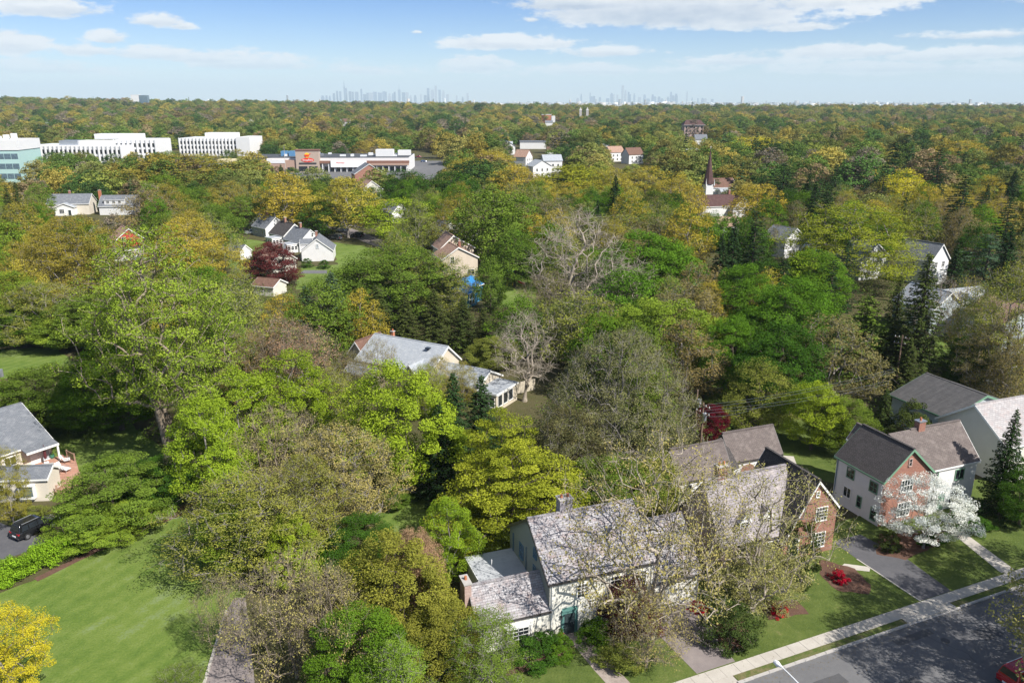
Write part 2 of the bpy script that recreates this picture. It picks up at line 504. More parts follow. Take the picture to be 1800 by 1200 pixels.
def leaf_material(name, palette=None, trans=0.18, gloss=0.0):
    """leaf faces: the colour of the plant (object colour, or one of a palette for the far woods), varied leaf by leaf"""
    m = bpy.data.materials.new(name)
    m.use_nodes = True
    t = NT(m.node_tree)
    t.n.clear()
    out = t.node('ShaderNodeOutputMaterial')
    oi = t.node('ShaderNodeObjectInfo')
    if palette:
        base = t.ramp(oi.outputs['Random'], palette, 'CONSTANT')
        w = t.node('ShaderNodeTexWhiteNoise', noise_dimensions='1D')
        t.put(w.inputs['W'], oi.outputs['Random'])
        base = t.mix(1.0, base, t.maprange(w.outputs['Value'], 0, 1, 0.7, 1.25), 'MULTIPLY')
    else:
        base = oi.outputs['Color']
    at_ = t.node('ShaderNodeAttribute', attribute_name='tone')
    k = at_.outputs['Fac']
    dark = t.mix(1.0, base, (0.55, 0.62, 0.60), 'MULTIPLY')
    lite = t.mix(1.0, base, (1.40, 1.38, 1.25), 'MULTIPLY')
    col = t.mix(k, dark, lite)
    d = t.node('ShaderNodeBsdfDiffuse')
    t.put(d.inputs['Color'], col)
    tr = t.node('ShaderNodeBsdfTranslucent')
    t.put(tr.inputs['Color'], t.mix(1.0, col, (1.15, 1.2, 0.6), 'MULTIPLY'))
    mx = t.node('ShaderNodeMixShader')
    mx.inputs[0].default_value = trans
    t.l.new(d.outputs[0], mx.inputs[1])
    t.l.new(tr.outputs[0], mx.inputs[2])
    t.l.new(mx.outputs[0], out.inputs['Surface'])
    MATS[name] = m
    return m


leaf_material('leaf')
leaf_material('needle', trans=0.18)


def bark_material(name, c1, c2, scale=3.0):
    m, t, b = new_mat(name)
    g = t.node('ShaderNodeTexCoord').outputs['Object']
    n = t.noise(g, scale, 5.0, 0.7)
    t.put(b.inputs['Base Color'], t.ramp(t.maprange(n, 0.35, 0.65), [(0.0, c1), (1.0, c2)]))
    b.inputs['Roughness'].default_value = 0.9
    b.inputs['Specular IOR Level'].default_value = 0.15
    t.put(b.inputs['Normal'], t.bump(n, 0.6, 0.05))
    return m


bark_material('bark', (0.075, 0.06, 0.045), (0.17, 0.14, 0.11))
bark_material('bark_pale', (0.20, 0.16, 0.12), (0.46, 0.41, 0.34), 2.0)
bark_material('bark_grey', (0.17, 0.15, 0.135), (0.34, 0.31, 0.28))
bark_material('bark_tulip', (0.16, 0.125, 0.09), (0.36, 0.30, 0.235), 2.0)
bark_material('bark_orange', (0.35, 0.12, 0.04), (0.5, 0.2, 0.08))
# ---------------------------------------------------------------- mesh helpers
class MB:
    """collects faces of one part; build() makes one mesh object, mapped in metres"""
    def __init__(self):
        self.v = []
        self.f = []
        self.m = []
        self.mi = 0

    def add(self, vs, fs):
        o = len(self.v)
        self.v += [tuple(p) for p in vs]
        self.f += [tuple(i + o for i in q) for q in fs]
        self.m += [self.mi] * len(fs)
        return self

    def box(self, x0, x1, y0, y1, z0, z1):
        vs = [(x0, y0, z0), (x1, y0, z0), (x1, y1, z0), (x0, y1, z0), (x0, y0, z1), (x1, y0, z1), (x1, y1, z1), (x0, y1, z1)]
        return self.add(vs, [(0, 3, 2, 1), (4, 5, 6, 7), (0, 1, 5, 4), (1, 2, 6, 5), (2, 3, 7, 6), (3, 0, 4, 7)])

    def slab(self, quad, thick):
        """a flat piece: outline QUAD (any polygon), thickened along its normal, below it"""
        q = [Vector(p) for p in quad]
        n = (q[1] - q[0]).cross(q[2] - q[0]).normalized()
        k = len(q)
        lo = [p - n * thick for p in q]
        fs = [tuple(range(k)), tuple(range(2 * k - 1, k - 1, -1))]
        fs += [(i, i + k, (i + 1) % k + k, (i + 1) % k) for i in range(k)]
        return self.add(q + lo, fs)

    def prism(self, poly, z0, z1):
        k = len(poly)
        vs = [(p[0], p[1], z0) for p in poly] + [(p[0], p[1], z1) for p in poly]
        fs = [tuple(range(k - 1, -1, -1)), tuple(range(k, 2 * k))] + [(i, (i + 1) % k, (i + 1) % k + k, i + k) for i in range(k)]
        return self.add(vs, fs)

    def tube(self, pts, rad, sides=8, cap=True):
        pts = [Vector(p) for p in pts]
        if not isinstance(rad, (list, tuple)):
            rad = [rad] * len(pts)
        vs, fs = [], []
        for i, p in enumerate(pts):
            d = (pts[min(i + 1, len(pts) - 1)] - pts[max(i - 1, 0)]).normalized()
            a = d.orthogonal().normalized() if abs(d.z) < 0.9 else Vector((1, 0, 0)) - d * d.x
            a.normalize()
            b = d.cross(a)
            for s in range(sides):
                t = 2 * math.pi * s / sides
                vs.append(p + (a * math.cos(t) + b * math.sin(t)) * rad[i])
        for i in range(len(pts) - 1):
            for s in range(sides):
                fs.append((i * sides + s, i * sides + (s + 1) % sides, (i + 1) * sides + (s + 1) % sides, (i + 1) * sides + s))
        if cap:
            fs.append(tuple(range(sides - 1, -1, -1)))
            fs.append(tuple(range((len(pts) - 1) * sides, len(pts) * sides)))
        return self.add(vs, fs)

    def mesh(self, name, mats, smooth=False):
        me = bpy.data.meshes.new(name)
        me.from_pydata(self.v, [], self.f)
        if not isinstance(mats, (list, tuple)):
            mats = [mats]
        for k in mats:
            me.materials.append(MATS[k])
        if len(mats) > 1:
            me.polygons.foreach_set('material_index', self.m)
        uvl = me.uv_layers.new(name='UVMap')
        data = []
        for p in me.polygons:
            n = p.normal
            if abs(n.z) > 0.999:
                ua, va = Vector((1, 0, 0)), Vector((0, 1, 0))
            else:
                ua = Vector((-n.y, n.x, 0)).normalized()
                va = n.cross(ua)
            for vi in p.vertices:
                c = me.vertices[vi].co
                data += [c.dot(ua), c.dot(va)]
        uvl.data.foreach_set('uv', data)
        if smooth:
            me.polygons.foreach_set('use_smooth', [True] * len(me.polygons))
        me.update()
        return me

    def build(self, name, mats, parent=None, loc=None, rz=0.0, smooth=False):
        return link(name, self.mesh(name, mats, smooth), parent, loc, rz)


def mesh_arrays(name, verts, quads, mat, tone=None):
    """big meshes from numpy arrays (quads, Nx4)"""
    me = bpy.data.meshes.new(name)
    n, k = len(verts), len(quads)
    me.vertices.add(n)
    me.vertices.foreach_set('co', np.ascontiguousarray(verts, dtype=np.float32).ravel())
    me.loops.add(k * 4)
    me.loops.foreach_set('vertex_index', np.ascontiguousarray(quads, dtype=np.int32).ravel())
    me.polygons.add(k)
    me.polygons.foreach_set('loop_start', np.arange(0, k * 4, 4, dtype=np.int32))
    me.materials.append(MATS[mat])
    if tone is not None:
        a = me.attributes.new('tone', 'FLOAT', 'POINT')
        a.data.foreach_set('value', np.ascontiguousarray(tone, dtype=np.float32))
    me.update(calc_edges=True)
    return me


# ---------------------------------------------------------------- plants
def unit(a):
    return a / np.maximum(np.linalg.norm(a, axis=-1, keepdims=True), 1e-9)


def leaf_faces(rng, c, nrm, ln, wd, axis=None):
    """one rhombic leaf per row: centre, normal, length and width"""
    n = len(c)
    if axis is None:
        axis = rng.normal(size=(n, 3))
    t = unit(axis - nrm * np.sum(axis * nrm, 1, keepdims=True))
    b = np.cross(nrm, t)
    l = (ln * rng.uniform(0.6, 1.3, (n, 1)))
    w = l * wd
    v = np.stack([c - t * l * 0.5, c + b * w * 0.5, c + t * l * 0.5, c - b * w * 0.5], 1).reshape(-1, 3)
    q = np.arange(4 * n).reshape(-1, 4)
    return v, q


def tubes(branches, sides=5):
    """branches: list of (points Kx3, radii K) -> verts, quads"""
    V, Q = [], []
    o = 0
    for pts, rad, sd in branches:
        k = len(pts)
        d = np.gradient(pts, axis=0)
        d = unit(d)
        ref = np.where(np.abs(d[:, 2:3]) > 0.9, np.array([[1.0, 0, 0]]), np.array([[0, 0, 1.0]]))
        a = unit(np.cross(d, ref))
        b = np.cross(d, a)
        ang = np.arange(sd) * 2 * math.pi / sd
        ring = pts[:, None, :] + (a[:, None, :] * np.cos(ang)[None, :, None] + b[:, None, :] * np.sin(ang)[None, :, None]) * np.asarray(rad)[:, None, None]
        V.append(ring.reshape(-1, 3))
        i = np.arange(k - 1)[:, None] * sd
        s = np.arange(sd)[None, :]
        s2 = (s + 1) % sd
        Q.append(np.stack([i + s, i + s2, i + sd + s2, i + sd + s], -1).reshape(-1, 4) + o)
        o += k * sd
    return np.concatenate(V), np.concatenate(Q)


def broadleaf(seed, H=16.0, Rc=5.5, base=0.28, N=110, rc=1.25, flat=0.62, nleaf=220, leaf=0.24, wd=0.75, prof=(0.8, 0.55),
              tr=0.30, twigs=0, up=0.7, hollow=0.45, lobes=0.22, lean=0.0, bark='bark', mat='leaf', trunks=1, droop=0.0, tonec=0.5, rtip=0.022, spread=1.0):
    rng = np.random.default_rng(seed)
    z0 = H * base
    # ---- centres of the leaf clumps through the crown
    ph = rng.uniform(0, 6.28, 4)
    cen = []
    for i in range(N):
        best, bd = None, -1
        for _ in range(5):
            t = rng.uniform(0.02, 1.0)
            a = rng.uniform(0, 2 * math.pi)
            prof_r = (math.sin(math.pi * min(0.995, max(0.005, t)) ** prof[0])) ** prof[1]
            rr = Rc * prof_r * (1 + lobes * math.sin(2 * a + ph[0] + 3 * t) + lobes * 0.7 * math.sin(5 * a + ph[1] + 7 * t))
            r = rr * (hollow + (1 - hollow) * rng.uniform() ** 0.5) if rng.uniform() < 0.85 else rr * rng.uniform()
            z = z0 + (H - z0 - rc * flat) * t - droop * r * r / max(Rc, .1)
            p = np.array([r * math.cos(a), r * math.sin(a), z])
            d = min((np.linalg.norm((p - q) * [1, 1, 1.3]) for q in cen), default=9)
            if d > bd:
                best, bd = p, d
        cen.append(best)
    cen = np.array(cen)
    # ---- skeleton: leader(s), then each clump joined to the nearest inner node
    nodes, par = [np.zeros(3)], [-1]
    for k in range(trunks):
        a = rng.uniform(0, 6.28)
        off = np.array([math.cos(a), math.sin(a), 0]) * (0.0 if trunks == 1 else Rc * 0.35 * spread)
        last = 0
        steps = 9
        top = H * (0.8 if trunks == 1 else rng.uniform(0.7, 0.86))
        for j in range(1, steps + 1):
            s = j / steps
            w = rng.normal(0, 0.05 * Rc, 3) * [1, 1, 0.2] * (s > 0.2)
            nodes.append(np.array([lean * s * Rc, 0, top * s]) + off * s ** 1.4 + w)
            par.append(last)
            last = len(nodes) - 1
    order = np.argsort(np.hypot(cen[:, 0], cen[:, 1]) + 0.25 * np.abs(cen[:, 2] - z0))
    tips = []
    for i in order:
        c = cen[i]
        P = np.array(nodes)
        dv = c - P
        dist = np.linalg.norm(dv, axis=1)
        inner = np.hypot(P[:, 0], P[:, 1]) <= np.hypot(c[0], c[1]) + 0.3
        rise = dv[:, 2] / np.maximum(dist, 1e-6)
        cost = dist + 3.5 * np.maximum(0, 0.22 - rise) * dist + np.where(inner, 0, 5) + np.where(P[:, 2] < z0 * 0.85, 30, 0)
        j = int(np.argmin(cost))
        m = 3
        last = j
        p0 = nodes[j]
        for s in range(1, m + 1):
            f = s / m
            arch = np.array([0, 0, 1]) * math.sin(math.pi * f) * 0.10 * dist[j] * (1 if droop == 0 else 2)
            q = p0 + (c - p0) * f + arch + rng.normal(0, 0.045 * dist[j], 3) * (s < m)
            nodes.append(q)
            par.append(last)
            last = len(nodes) - 1
        tips.append(last)
    n = len(nodes)
    load = np.zeros(n)
    for tip in tips:
        load[tip] += 1
    for i in range(n - 1, 0, -1):
        load[i] = max(load[i], 0.35)
        load[par[i]] += load[i]
    rad = rtip * np.maximum(load, 0.3) ** 0.52
    rad *= tr / max(rad[0], 1e-6) * 0.5 + 0.5
    kids = [[] for _ in range(n)]
    for i in range(1, n):
        kids[par[i]].append(i)
    P = np.array(nodes)
    br = []
    stack = [(0, k) for k in kids[0]]
    while stack:
        a, b = stack.pop()
        chain = [a, b]
        while kids[chain[-1]]:
            ks = sorted(kids[chain[-1]], key=lambda k: -load[k])
            for o in ks[1:]:
                stack.append((chain[-1], o))
            chain.append(ks[0])
        r = rad[chain].copy()
        r[0] = min(r[0], rad[b] * 1.15)
        if a == 0:
            r[0] = max(tr, rad[b]) * 1.35
        br.append((P[chain], r, 7 if r[0] > 0.1 else 4))
    # ---- twigs inside the clumps
    lc, ln_, lt = [], [], []
    for i in range(N):
        c = cen[i]
        k = max(1, int(nleaf * rng.uniform(0.6, 1.4))) if nleaf else 0
        sz = rng.uniform(0.75, 1.25)
        tone_c = rng.uniform(0, 1)
        if k:
            d = unit(rng.normal(size=(k, 3)))
            d[:, 2] = np.where(d[:, 2] < -0.1, d[:, 2] * 0.45, d[:, 2])
            rr = rng.uniform(0, 1, (k, 1)) ** 0.30
            off = d * rr * rc * sz * [1, 1, flat]
            if droop:
                off[:, 2] -= droop * 0.6 * rng.uniform(0, 1, k) * rc
            p = c + off
            out = unit(p - np.array([0, 0, z0 + 0.4 * (H - z0)]))
            nr = unit(out * 0.45 + np.array([0, 0, up]) + rng.normal(0, 0.55, (k, 3)))
            lc.append(p)
            ln_.append(nr)
            lt.append(np.clip(tonec * tone_c + (1 - tonec) * rng.uniform(0, 1, k), 0, 1))
        for _ in range(twigs):
            d = unit(rng.normal(size=3) + np.array([0, 0, 0.35 - droop]) + 0.6 * unit(c - np.array([0, 0, z0])))
            e = c + d * rc * sz * rng.uniform(0.6, 1.25)
            s = c + (rng.normal(0, 0.15, 3)) * rc
            mid = (s + e) / 2 + rng.normal(0, 0.06, 3) * rc
            br.append((np.array([s, mid, e]), np.array([rtip * 0.75, rtip * 0.55, rtip * 0.25]), 3))
    V, Q = tubes(br)
    trunk = mesh_arrays('trunk', V, Q, bark)
    trunk.polygons.foreach_set('use_smooth', [True] * len(trunk.polygons))
    crown = None
    if nleaf:
        c = np.concatenate(lc)
        v, q = leaf_faces(rng, c, np.concatenate(ln_), leaf, wd)
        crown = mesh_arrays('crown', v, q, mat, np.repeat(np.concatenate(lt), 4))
    return dict(trunk=trunk, crown=crown, H=H, R=Rc)


def conifer(seed, H=18.0, Rc=3.6, base=0.06, dz=0.42, per=8, dens=9.0, leaf=0.42, droop=0.28, powr=0.9, mat='needle', irregular=0.12, bark='bark'):
    rng = np.random.default_rng(seed)
    br = [(np.array([[0, 0, 0], [0, 0, H * 0.5], [0, 0, H * 0.995]]), np.array([0.024 * H, 0.013 * H, 0.02]), 7)]
    C, A, NR, T = [], [], [], []
    z = H * base
    while z < H * 0.985:
        t = (z - H * base) / (H * (1 - base))
        L0 = Rc * (1 - t) ** powr + 0.12
        nb = max(4, int(per * (0.5 + 0.6 * (1 - t))))
        a0 = rng.uniform(0, 6.28)
        for k in range(nb):
            a = a0 + 2 * math.pi * k / nb + rng.normal(0, 0.2)
            L = L0 * rng.uniform(1 - irregular * 2, 1 + irregular)
            dr = np.array([math.cos(a), math.sin(a), 0.0])
            ss = np.linspace(0, 1, 5)
            zz = -droop * L * ss + 0.55 * droop * L * ss ** 2.4 + rng.normal(0, 0.05)
            pts = dr[None, :] * (L * ss)[:, None] + np.array([0, 0, z])[None, :]
            pts[:, 2] += zz
            if L > 0.7:
                br.append((pts, np.linspace(0.018 + 0.012 * L, 0.008, 5), 3))
            m = max(3, int(L * dens))
            s = rng.uniform(0.12, 1.04, m) ** 0.8
            p = np.stack([np.interp(s, ss, pts[:, i]) for i in range(3)], 1)
            side = np.array([-dr[1], dr[0], 0])
            wid = (0.10 + 0.30 * L * np.sin(np.pi * np.clip(s, 0.02, 0.98)) ** 0.8 * 0.6)
            offs = rng.uniform(-1, 1, m)
            p = p + side[None, :] * (offs * wid)[:, None]
            p[:, 2] -= rng.uniform(0, 0.30, m) * (0.4 + droop)
            ax = dr[None, :] * 0.8 + side[None, :] * (offs * 0.9)[:, None] + rng.normal(0, 0.25, (m, 3)) + np.array([0, 0, -0.25])
            nr = unit(np.array([0, 0, 1.0])[None, :] + dr[None, :] * 0.35 + rng.normal(0, 0.45, (m, 3)))
            C.append(p); A.append(ax); NR.append(nr)
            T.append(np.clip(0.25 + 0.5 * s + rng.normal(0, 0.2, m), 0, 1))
        z += dz * (0.6 + 0.6 * (1 - t)) * rng.uniform(0.85, 1.15)
    V, Q = tubes(br)
    trunk = mesh_arrays('trunk', V, Q, bark)
    c = np.concatenate(C)
    v, q = leaf_faces(rng, c, np.concatenate(NR), leaf, 0.42, np.concatenate(A))
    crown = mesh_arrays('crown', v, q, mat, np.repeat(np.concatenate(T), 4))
    return dict(trunk=trunk, crown=crown, H=H, R=Rc)


def leafy_mass(seed, centres, rc, nleaf, leaf, flat=0.8, mat='leaf', wd=0.7):
    """foliage of hedges and shrubs round given centres (list of points)"""
    rng = np.random.default_rng(seed)
    C, N, T = [], [], []
    for c in centres:
        c = np.array(c)
        d = unit(rng.normal(size=(nleaf, 3)))
        off = d * rng.uniform(0, 1, (nleaf, 1)) ** 0.35 * rc * rng.uniform(0.8, 1.2) * [1, 1, flat]
        p = c + off
        p[:, 2] = np.maximum(p[:, 2], 0.03)
        C.append(p)
        N.append(unit(d * 0.6 + np.array([0, 0, 0.6]) + rng.normal(0, 0.5, (nleaf, 3))))
        T.append(np.clip(0.5 * rng.uniform() + 0.5 * rng.uniform(0, 1, nleaf), 0, 1))
    v, q = leaf_faces(rng, np.concatenate(C), np.concatenate(N), leaf, wd)
    return mesh_arrays('foliage', v, q, mat, np.repeat(np.concatenate(T), 4))
# ---------------------------------------------------------------- ground and street
def smooth01(a, b, x):
    t = np.clip((x - a) / (b - a), 0, 1)
    return t * t * (3 - 2 * t)


def land_z(x, y):
    """height of the land: level near by, a low wooded rise two kilometres off, lower beyond it"""
    y = np.maximum(y, 1.0)
    q = np.clip((-(x / y) + 0.12) / 0.76, 0, 1)
    up = smooth01(800, 2300, y) * (9 + 22 * q)
    return up - smooth01(2500, 4300, y) * (9 + 22 * q + 12)


def build_ground():
    ys = np.concatenate([[-400, 0, 60, 200, 400], np.arange(600, 4601, 200), [5500, 7000, 10000, 15000, 22000, 30000, 45000]])
    qs = np.linspace(-1.3, 1.3, 41)
    V = []
    for y in ys:
        w = max(y, 700)
        for q in qs:
            x = q * w
            V.append((x, y, float(land_z(np.array(x), np.array(y)))))
    k = len(qs)
    F = [(i * k + j, i * k + j + 1, (i + 1) * k + j + 1, (i + 1) * k + j) for i in range(len(ys) - 1) for j in range(k - 1)]
    me = bpy.data.meshes.new('ground')
    me.from_pydata(V, [], F)
    me.materials.append(MATS['woods_floor'])
    me.materials.append(MATS['far_land'])
    for p in me.polygons:
        p.material_index = 1 if p.center.y > 2600 else 0
        p.use_smooth = True
    o = link('ground', me)
    tag(o, 'brown and green ground under the trees reaching to the horizon', kind='structure')


build_ground()


def sheet(name, pts, mat, z, label, thick=0.0, kind='structure'):
    """a flat piece of ground with the outline PTS (world x, y)"""
    mb = MB()
    area = sum(pts[i][0] * pts[(i + 1) % len(pts)][1] - pts[(i + 1) % len(pts)][0] * pts[i][1] for i in range(len(pts)))
    if area < 0:
        pts = pts[::-1]
    if thick:
        mb.prism(pts, z - thick, z)
    else:
        mb.add([(p[0], p[1], z) for p in pts], [tuple(range(len(pts)))])
    o = mb.build(name, mat)
    tag(o, label, kind=kind)
    return o


def px(pts):
    return [tuple(at(u, v)[:2]) for u, v in pts]


def wavy(pts, amp=0.25, step=1.2, seed=1):
    """the outline with uneven edges"""
    r = random.Random(seed)
    out = []
    for i, a in enumerate(pts):
        b = pts[(i + 1) % len(pts)]
        L = math.hypot(b[0] - a[0], b[1] - a[1])
        n = max(1, int(L / step))
        for k in range(n):
            f = k / n
            out.append((a[0] + (b[0] - a[0]) * f + r.uniform(-amp, amp), a[1] + (b[1] - a[1]) * f + r.uniform(-amp, amp)))
    return out


ST_O = (18.64, 50.72)
ST_A = R(23.3)


def st(s, n):
    c, sn = math.cos(ST_A), math.sin(ST_A)
    return (ST_O[0] + s * c - n * sn, ST_O[1] + s * sn + n * c)


sheet('street', [st(-40, -0.02), st(60, -0.02), st(60, -11), st(-40, -11)], 'asphalt', 0.006, 'grey asphalt street running diagonally in front of the houses')
sheet('front_lawn', [st(-30, 1.95), st(58, 1.95), st(58, 17), st(-30, 12.5)], 'front_grass', 0.12, 'green front lawns between the pavement and the houses', 0.2)
sheet('verge', [st(-1.6, 0.17), st(15.9, 0.17), st(15.9, 0.76), st(-1.6, 0.76)], 'verge_grass', 0.13, 'patchy grass verge between kerb and pavement before the driveway', 0.2)
sheet('verge', [st(21.7, 0.17), st(58, 0.17), st(58, 0.76), st(21.7, 0.76)], 'verge_grass', 0.13, 'patchy grass verge between kerb and pavement beyond the driveway', 0.2)
pv = sheet('pavement', [st(-30, 0.60), st(60, 0.60), st(60, 1.93), st(-30, 1.93)], 'mulch', 0.105, 'pale concrete pavement of square slabs along the street', 0.2)
rr = random.Random(4)
s = -14.0
while s < 50:
    L = 1.32
    mb = MB()
    g = 0.012
    z = 0.135 + rr.uniform(-0.006, 0.008)
    mb.prism([st(s + g, 0.79), st(s + L - g, 0.79), st(s + L - g, 1.91), st(s + g, 1.91)], 0.09, z)
    mb.build('paving_slab', 'concrete', pv)
    s += L
for a, b, n0 in ((-7.2, -1.65, 0.19), (15.95, 21.65, 0.19)):
    k = 3
    for i in range(k):
        mb = MB()
        w = (b - a) / k
        e = 0.12 if n0 else 0
        mb.prism([st(a + w * i + 0.012, n0 - 0.05), st(a + w * (i + 1) - 0.012, n0 - 0.05), st(a + w * (i + 1) - 0.012, 0.775), st(a + w * i + 0.012, 0.775)], 0.02, 0.128)
        mb.build('apron_slab', 'concrete', pv)
kb = empty('kerb', (0, 0, 0))
tag(kb, 'pale stone kerb along the asphalt street', kind='structure')
s = -14.0
while s < 50:
    L = rr.uniform(0.9, 1.5)
    low = (-7.2 < s < -1.9) or (15.7 < s < 21.4)
    mb = MB()
    n1 = rr.uniform(-0.02, 0.02)
    mb.prism([st(s + 0.015, -0.05 + n1), st(s + L - 0.015, -0.05 + n1), st(s + L - 0.015, 0.13), st(s + 0.015, 0.13)], 0.0, (0.04 if low else 0.15) + rr.uniform(-0.012, 0.012))
    mb.build('kerb_stone', 'stone_grey', kb)
    s += L

rd = bpy.data.objects['street']
rr2 = random.Random(6)
for (s0, n0, L, w) in ((3.5, -3.2, 2.6, 1.1), (9.5, -5.6, 1.6, 0.9), (13.0, -1.6, 4.0, 0.7), (20.0, -4.0, 2.2, 1.4), (-2.0, -5.2, 1.8, 0.9)):
    mb = MB(); q = wavy([st(s0, n0), st(s0 + L, n0), st(s0 + L, n0 + w), st(s0, n0 + w)], 0.05, 0.5, int(s0 * 10) + 50)
    mb.add([(a, b, 0.0105) for a, b in q], [tuple(range(len(q)))])
    mb.build('asphalt_repair', 'asphalt_patch', rd)
for (s0, n0) in ((6.5, -4.4), (17.0, -2.6)):
    c_ = st(s0, n0)
    mb = MB(); mb.tube([(c_[0], c_[1], 0.002), (c_[0], c_[1], 0.016)], [0.36, 0.34], 16); mb.build('manhole_cover', 'gutter', rd)
for k in range(5):
    q = [st(-6 + k * 7 + rr2.uniform(-1, 1), -1.0)]
    s1, n1 = -6 + k * 7, -0.6
    pts = []
    for i in range(12):
        s1 += rr2.uniform(-0.25, 0.5); n1 -= rr2.uniform(0.2, 0.6)
        pts.append(st(s1, n1))
    mb = MB()
    for i in range(11):
        (xa, ya), (xb, yb) = pts[i], pts[i + 1]
        dx, dy = xb - xa, yb - ya
        L = math.hypot(dx, dy); nx, ny = -dy / L * 0.02, dx / L * 0.02
        mb.add([(xa - nx, ya - ny, 0.0145), (xb - nx, yb - ny, 0.0145), (xb + nx, yb + ny, 0.0145), (xa + nx, ya + ny, 0.0145)], [(0, 1, 2, 3)])
    mb.build('sealed_crack', 'roof_black', rd)
sheet('driveway', [st(19.55, 1.97), st(23.3, 1.97), st(24.0, 7.4), st(23.4, 12.5), st(19.8, 12.5), st(19.6, 9.0)], 'driveway_asphalt', 0.131, 'dark asphalt driveway beside the white and brick house')
ed = MB()
ed.prism([st(19.42, 1.97), st(19.54, 1.97), st(19.62, 9.2), st(19.5, 9.2)], 0.05, 0.16)
tag(ed.build('driveway_edging', 'concrete'), 'thin pale edging along the dark driveway', kind='structure')
sheet('driveway', px([(1225, 1186), (1292, 1164), (1262, 1128), (1246, 1090), (1215, 1040), (1150, 1050), (1160, 1120)]), 'old_drive', 0.133, 'weathered grey driveway beside the slate-roofed cream house')
sheet('garden_path', px([(978, 1104), (1022, 1100), (1030, 1122), (1068, 1160), (1120, 1215), (1085, 1225), (1045, 1180), (1012, 1140), (985, 1122)]), 'flagstone', 0.131, 'brown flagstone path from the green front door')
sheet('garden_path', px([(1668, 934), (1690, 934), (1782, 1002), (1768, 1012), (1756, 1006)]), 'concrete', 0.131, 'straight concrete path to the white and brick house')
sheet('garden_path', px([(1484, 992), (1530, 998), (1528, 1006), (1474, 1000)]), 'concrete', 0.131, 'short concrete path by the red azalea')
sheet('flower_bed', wavy(px([(1255, 1100), (1310, 1092), (1318, 1135), (1285, 1146), (1262, 1135)]), 0.12, 0.6, 3), 'mulch', 0.133, 'round mulch bed under the clipped yew')
sheet('flower_bed', wavy(px([(1330, 1060), (1400, 1055), (1420, 1080), (1350, 1090)]), 0.12, 0.6, 4), 'mulch', 0.133, 'mulch bed under the light red azalea')
sheet('flower_bed', wavy(px([(1440, 985), (1500, 1000), (1532, 1030), (1525, 1045), (1470, 1040), (1440, 1010)]), 0.12, 0.6, 5), 'mulch', 0.133, 'brown mulch bed beside the driveway')
sheet('flower_bed', wavy(px([(1545, 940), (1660, 935), (1650, 960), (1590, 985), (1540, 975)]), 0.12, 0.6, 6), 'mulch', 0.133, 'mulch bed along the white and brick house')
sheet('flower_bed', wavy(px([(890, 1150), (960, 1120), (1000, 1130), (1010, 1150), (930, 1180), (890, 1190)]), 0.1, 0.6, 7), 'mulch', 0.135, 'mulch bed under the bay window')
# lawns behind and to the sides
sheet('lawn', wavy(px([(-120, 1085), (60, 1020), (130, 987), (250, 927), (345, 888), (420, 905), (470, 960), (440, 1040), (397, 1075), (357, 1200), (340, 1290), (-160, 1290)]), 0.12, 1.0, 8), 'mown_grass', 0.012, 'wide striped lawn beyond the leafy hedge')
sheet('lawn', wavy(px([(80, 750), (150, 735), (230, 745), (290, 790), (300, 850), (180, 850), (100, 820)]), 0.3, 1.2, 9), 'mown_grass', 0.012, 'small shady lawn behind the beige house deck')
sheet('lawn', wavy(px([(-60, 618), (40, 612), (100, 612), (130, 640), (90, 660), (-60, 670)]), 0.5, 2.0, 10), 'mown_grass', 0.012, 'sunny lawn patch at the far edge of the wood')
sheet('lawn', wavy(px([(645, 885), (700, 865), (745, 868), (760, 900), (740, 950), (690, 945), (660, 920)]), 0.2, 1.0, 11), 'mown_grass', 0.012, 'small round lawn with a stone border behind the maple')
sheet('lawn', wavy(px([(800, 900), (900, 900), (930, 960), (850, 1000), (800, 960)]), 0.2, 1.0, 12), 'front_grass', 0.012, 'back garden grass behind the slate-roofed house')
sheet('lawn', wavy(px([(1240, 655), (1300, 650), (1360, 720), (1440, 750), (1480, 790), (1470, 850), (1420, 840), (1370, 800), (1300, 770), (1240, 720)]), 0.3, 1.3, 13), 'front_grass', 0.012, 'bright back lawn between the white house and the trees')
sheet('lawn', wavy(px([(405, 400), (430, 420), (468, 425), (460, 460), (440, 475), (400, 470)]), 0.5, 2.0, 14), 'mown_grass', 0.012, 'back lawn beside the row of white houses')
sheet('lawn', wavy(px([(520, 470), (600, 465), (640, 490), (520, 510)]), 0.5, 2.0, 15), 'mown_grass', 0.012, 'lawn in front of the end white house')
sheet('lawn', wavy(px([(870, 470), (930, 470), (950, 540), (860, 540)]), 0.5, 2.0, 16), 'mown_grass', 0.012, 'grass around the playground slide')
sheet('lawn', wavy(px([(1440, 560), (1640, 570), (1700, 640), (1560, 650), (1420, 620)]), 0.5, 2.0, 17), 'mown_grass', 0.012, 'shady garden grass under the spruces')
sheet('mulch_border', wavy(px([(60, 1016), (150, 972), (250, 922), (345, 880), (420, 895), (350, 893), (258, 930), (140, 985), (66, 1022)]), 0.05, 0.8, 18), 'mulch', 0.02, 'narrow earth border along the foot of the hedge')
sheet('driveway', px([(-80, 905), (0, 918), (30, 930), (90, 950), (70, 962), (0, 985), (-120, 1010)]), 'driveway_asphalt', 0.016, 'grey driveway under the black car')
sheet('driveway', px([(412, 1050), (432, 1050), (452, 1240), (340, 1240), (357, 1200), (397, 1075)]), 'old_drive', 0.02, 'narrow worn driveway beside the striped lawn')
ed = MB()
q = px([(352, 1214), (358, 1214), (399, 1073), (396, 1073)])
ed.prism(q, 0.0, 0.09)
tag(ed.build('driveway_edging', 'concrete'), 'pale edging strip between striped lawn and worn driveway', kind='structure')
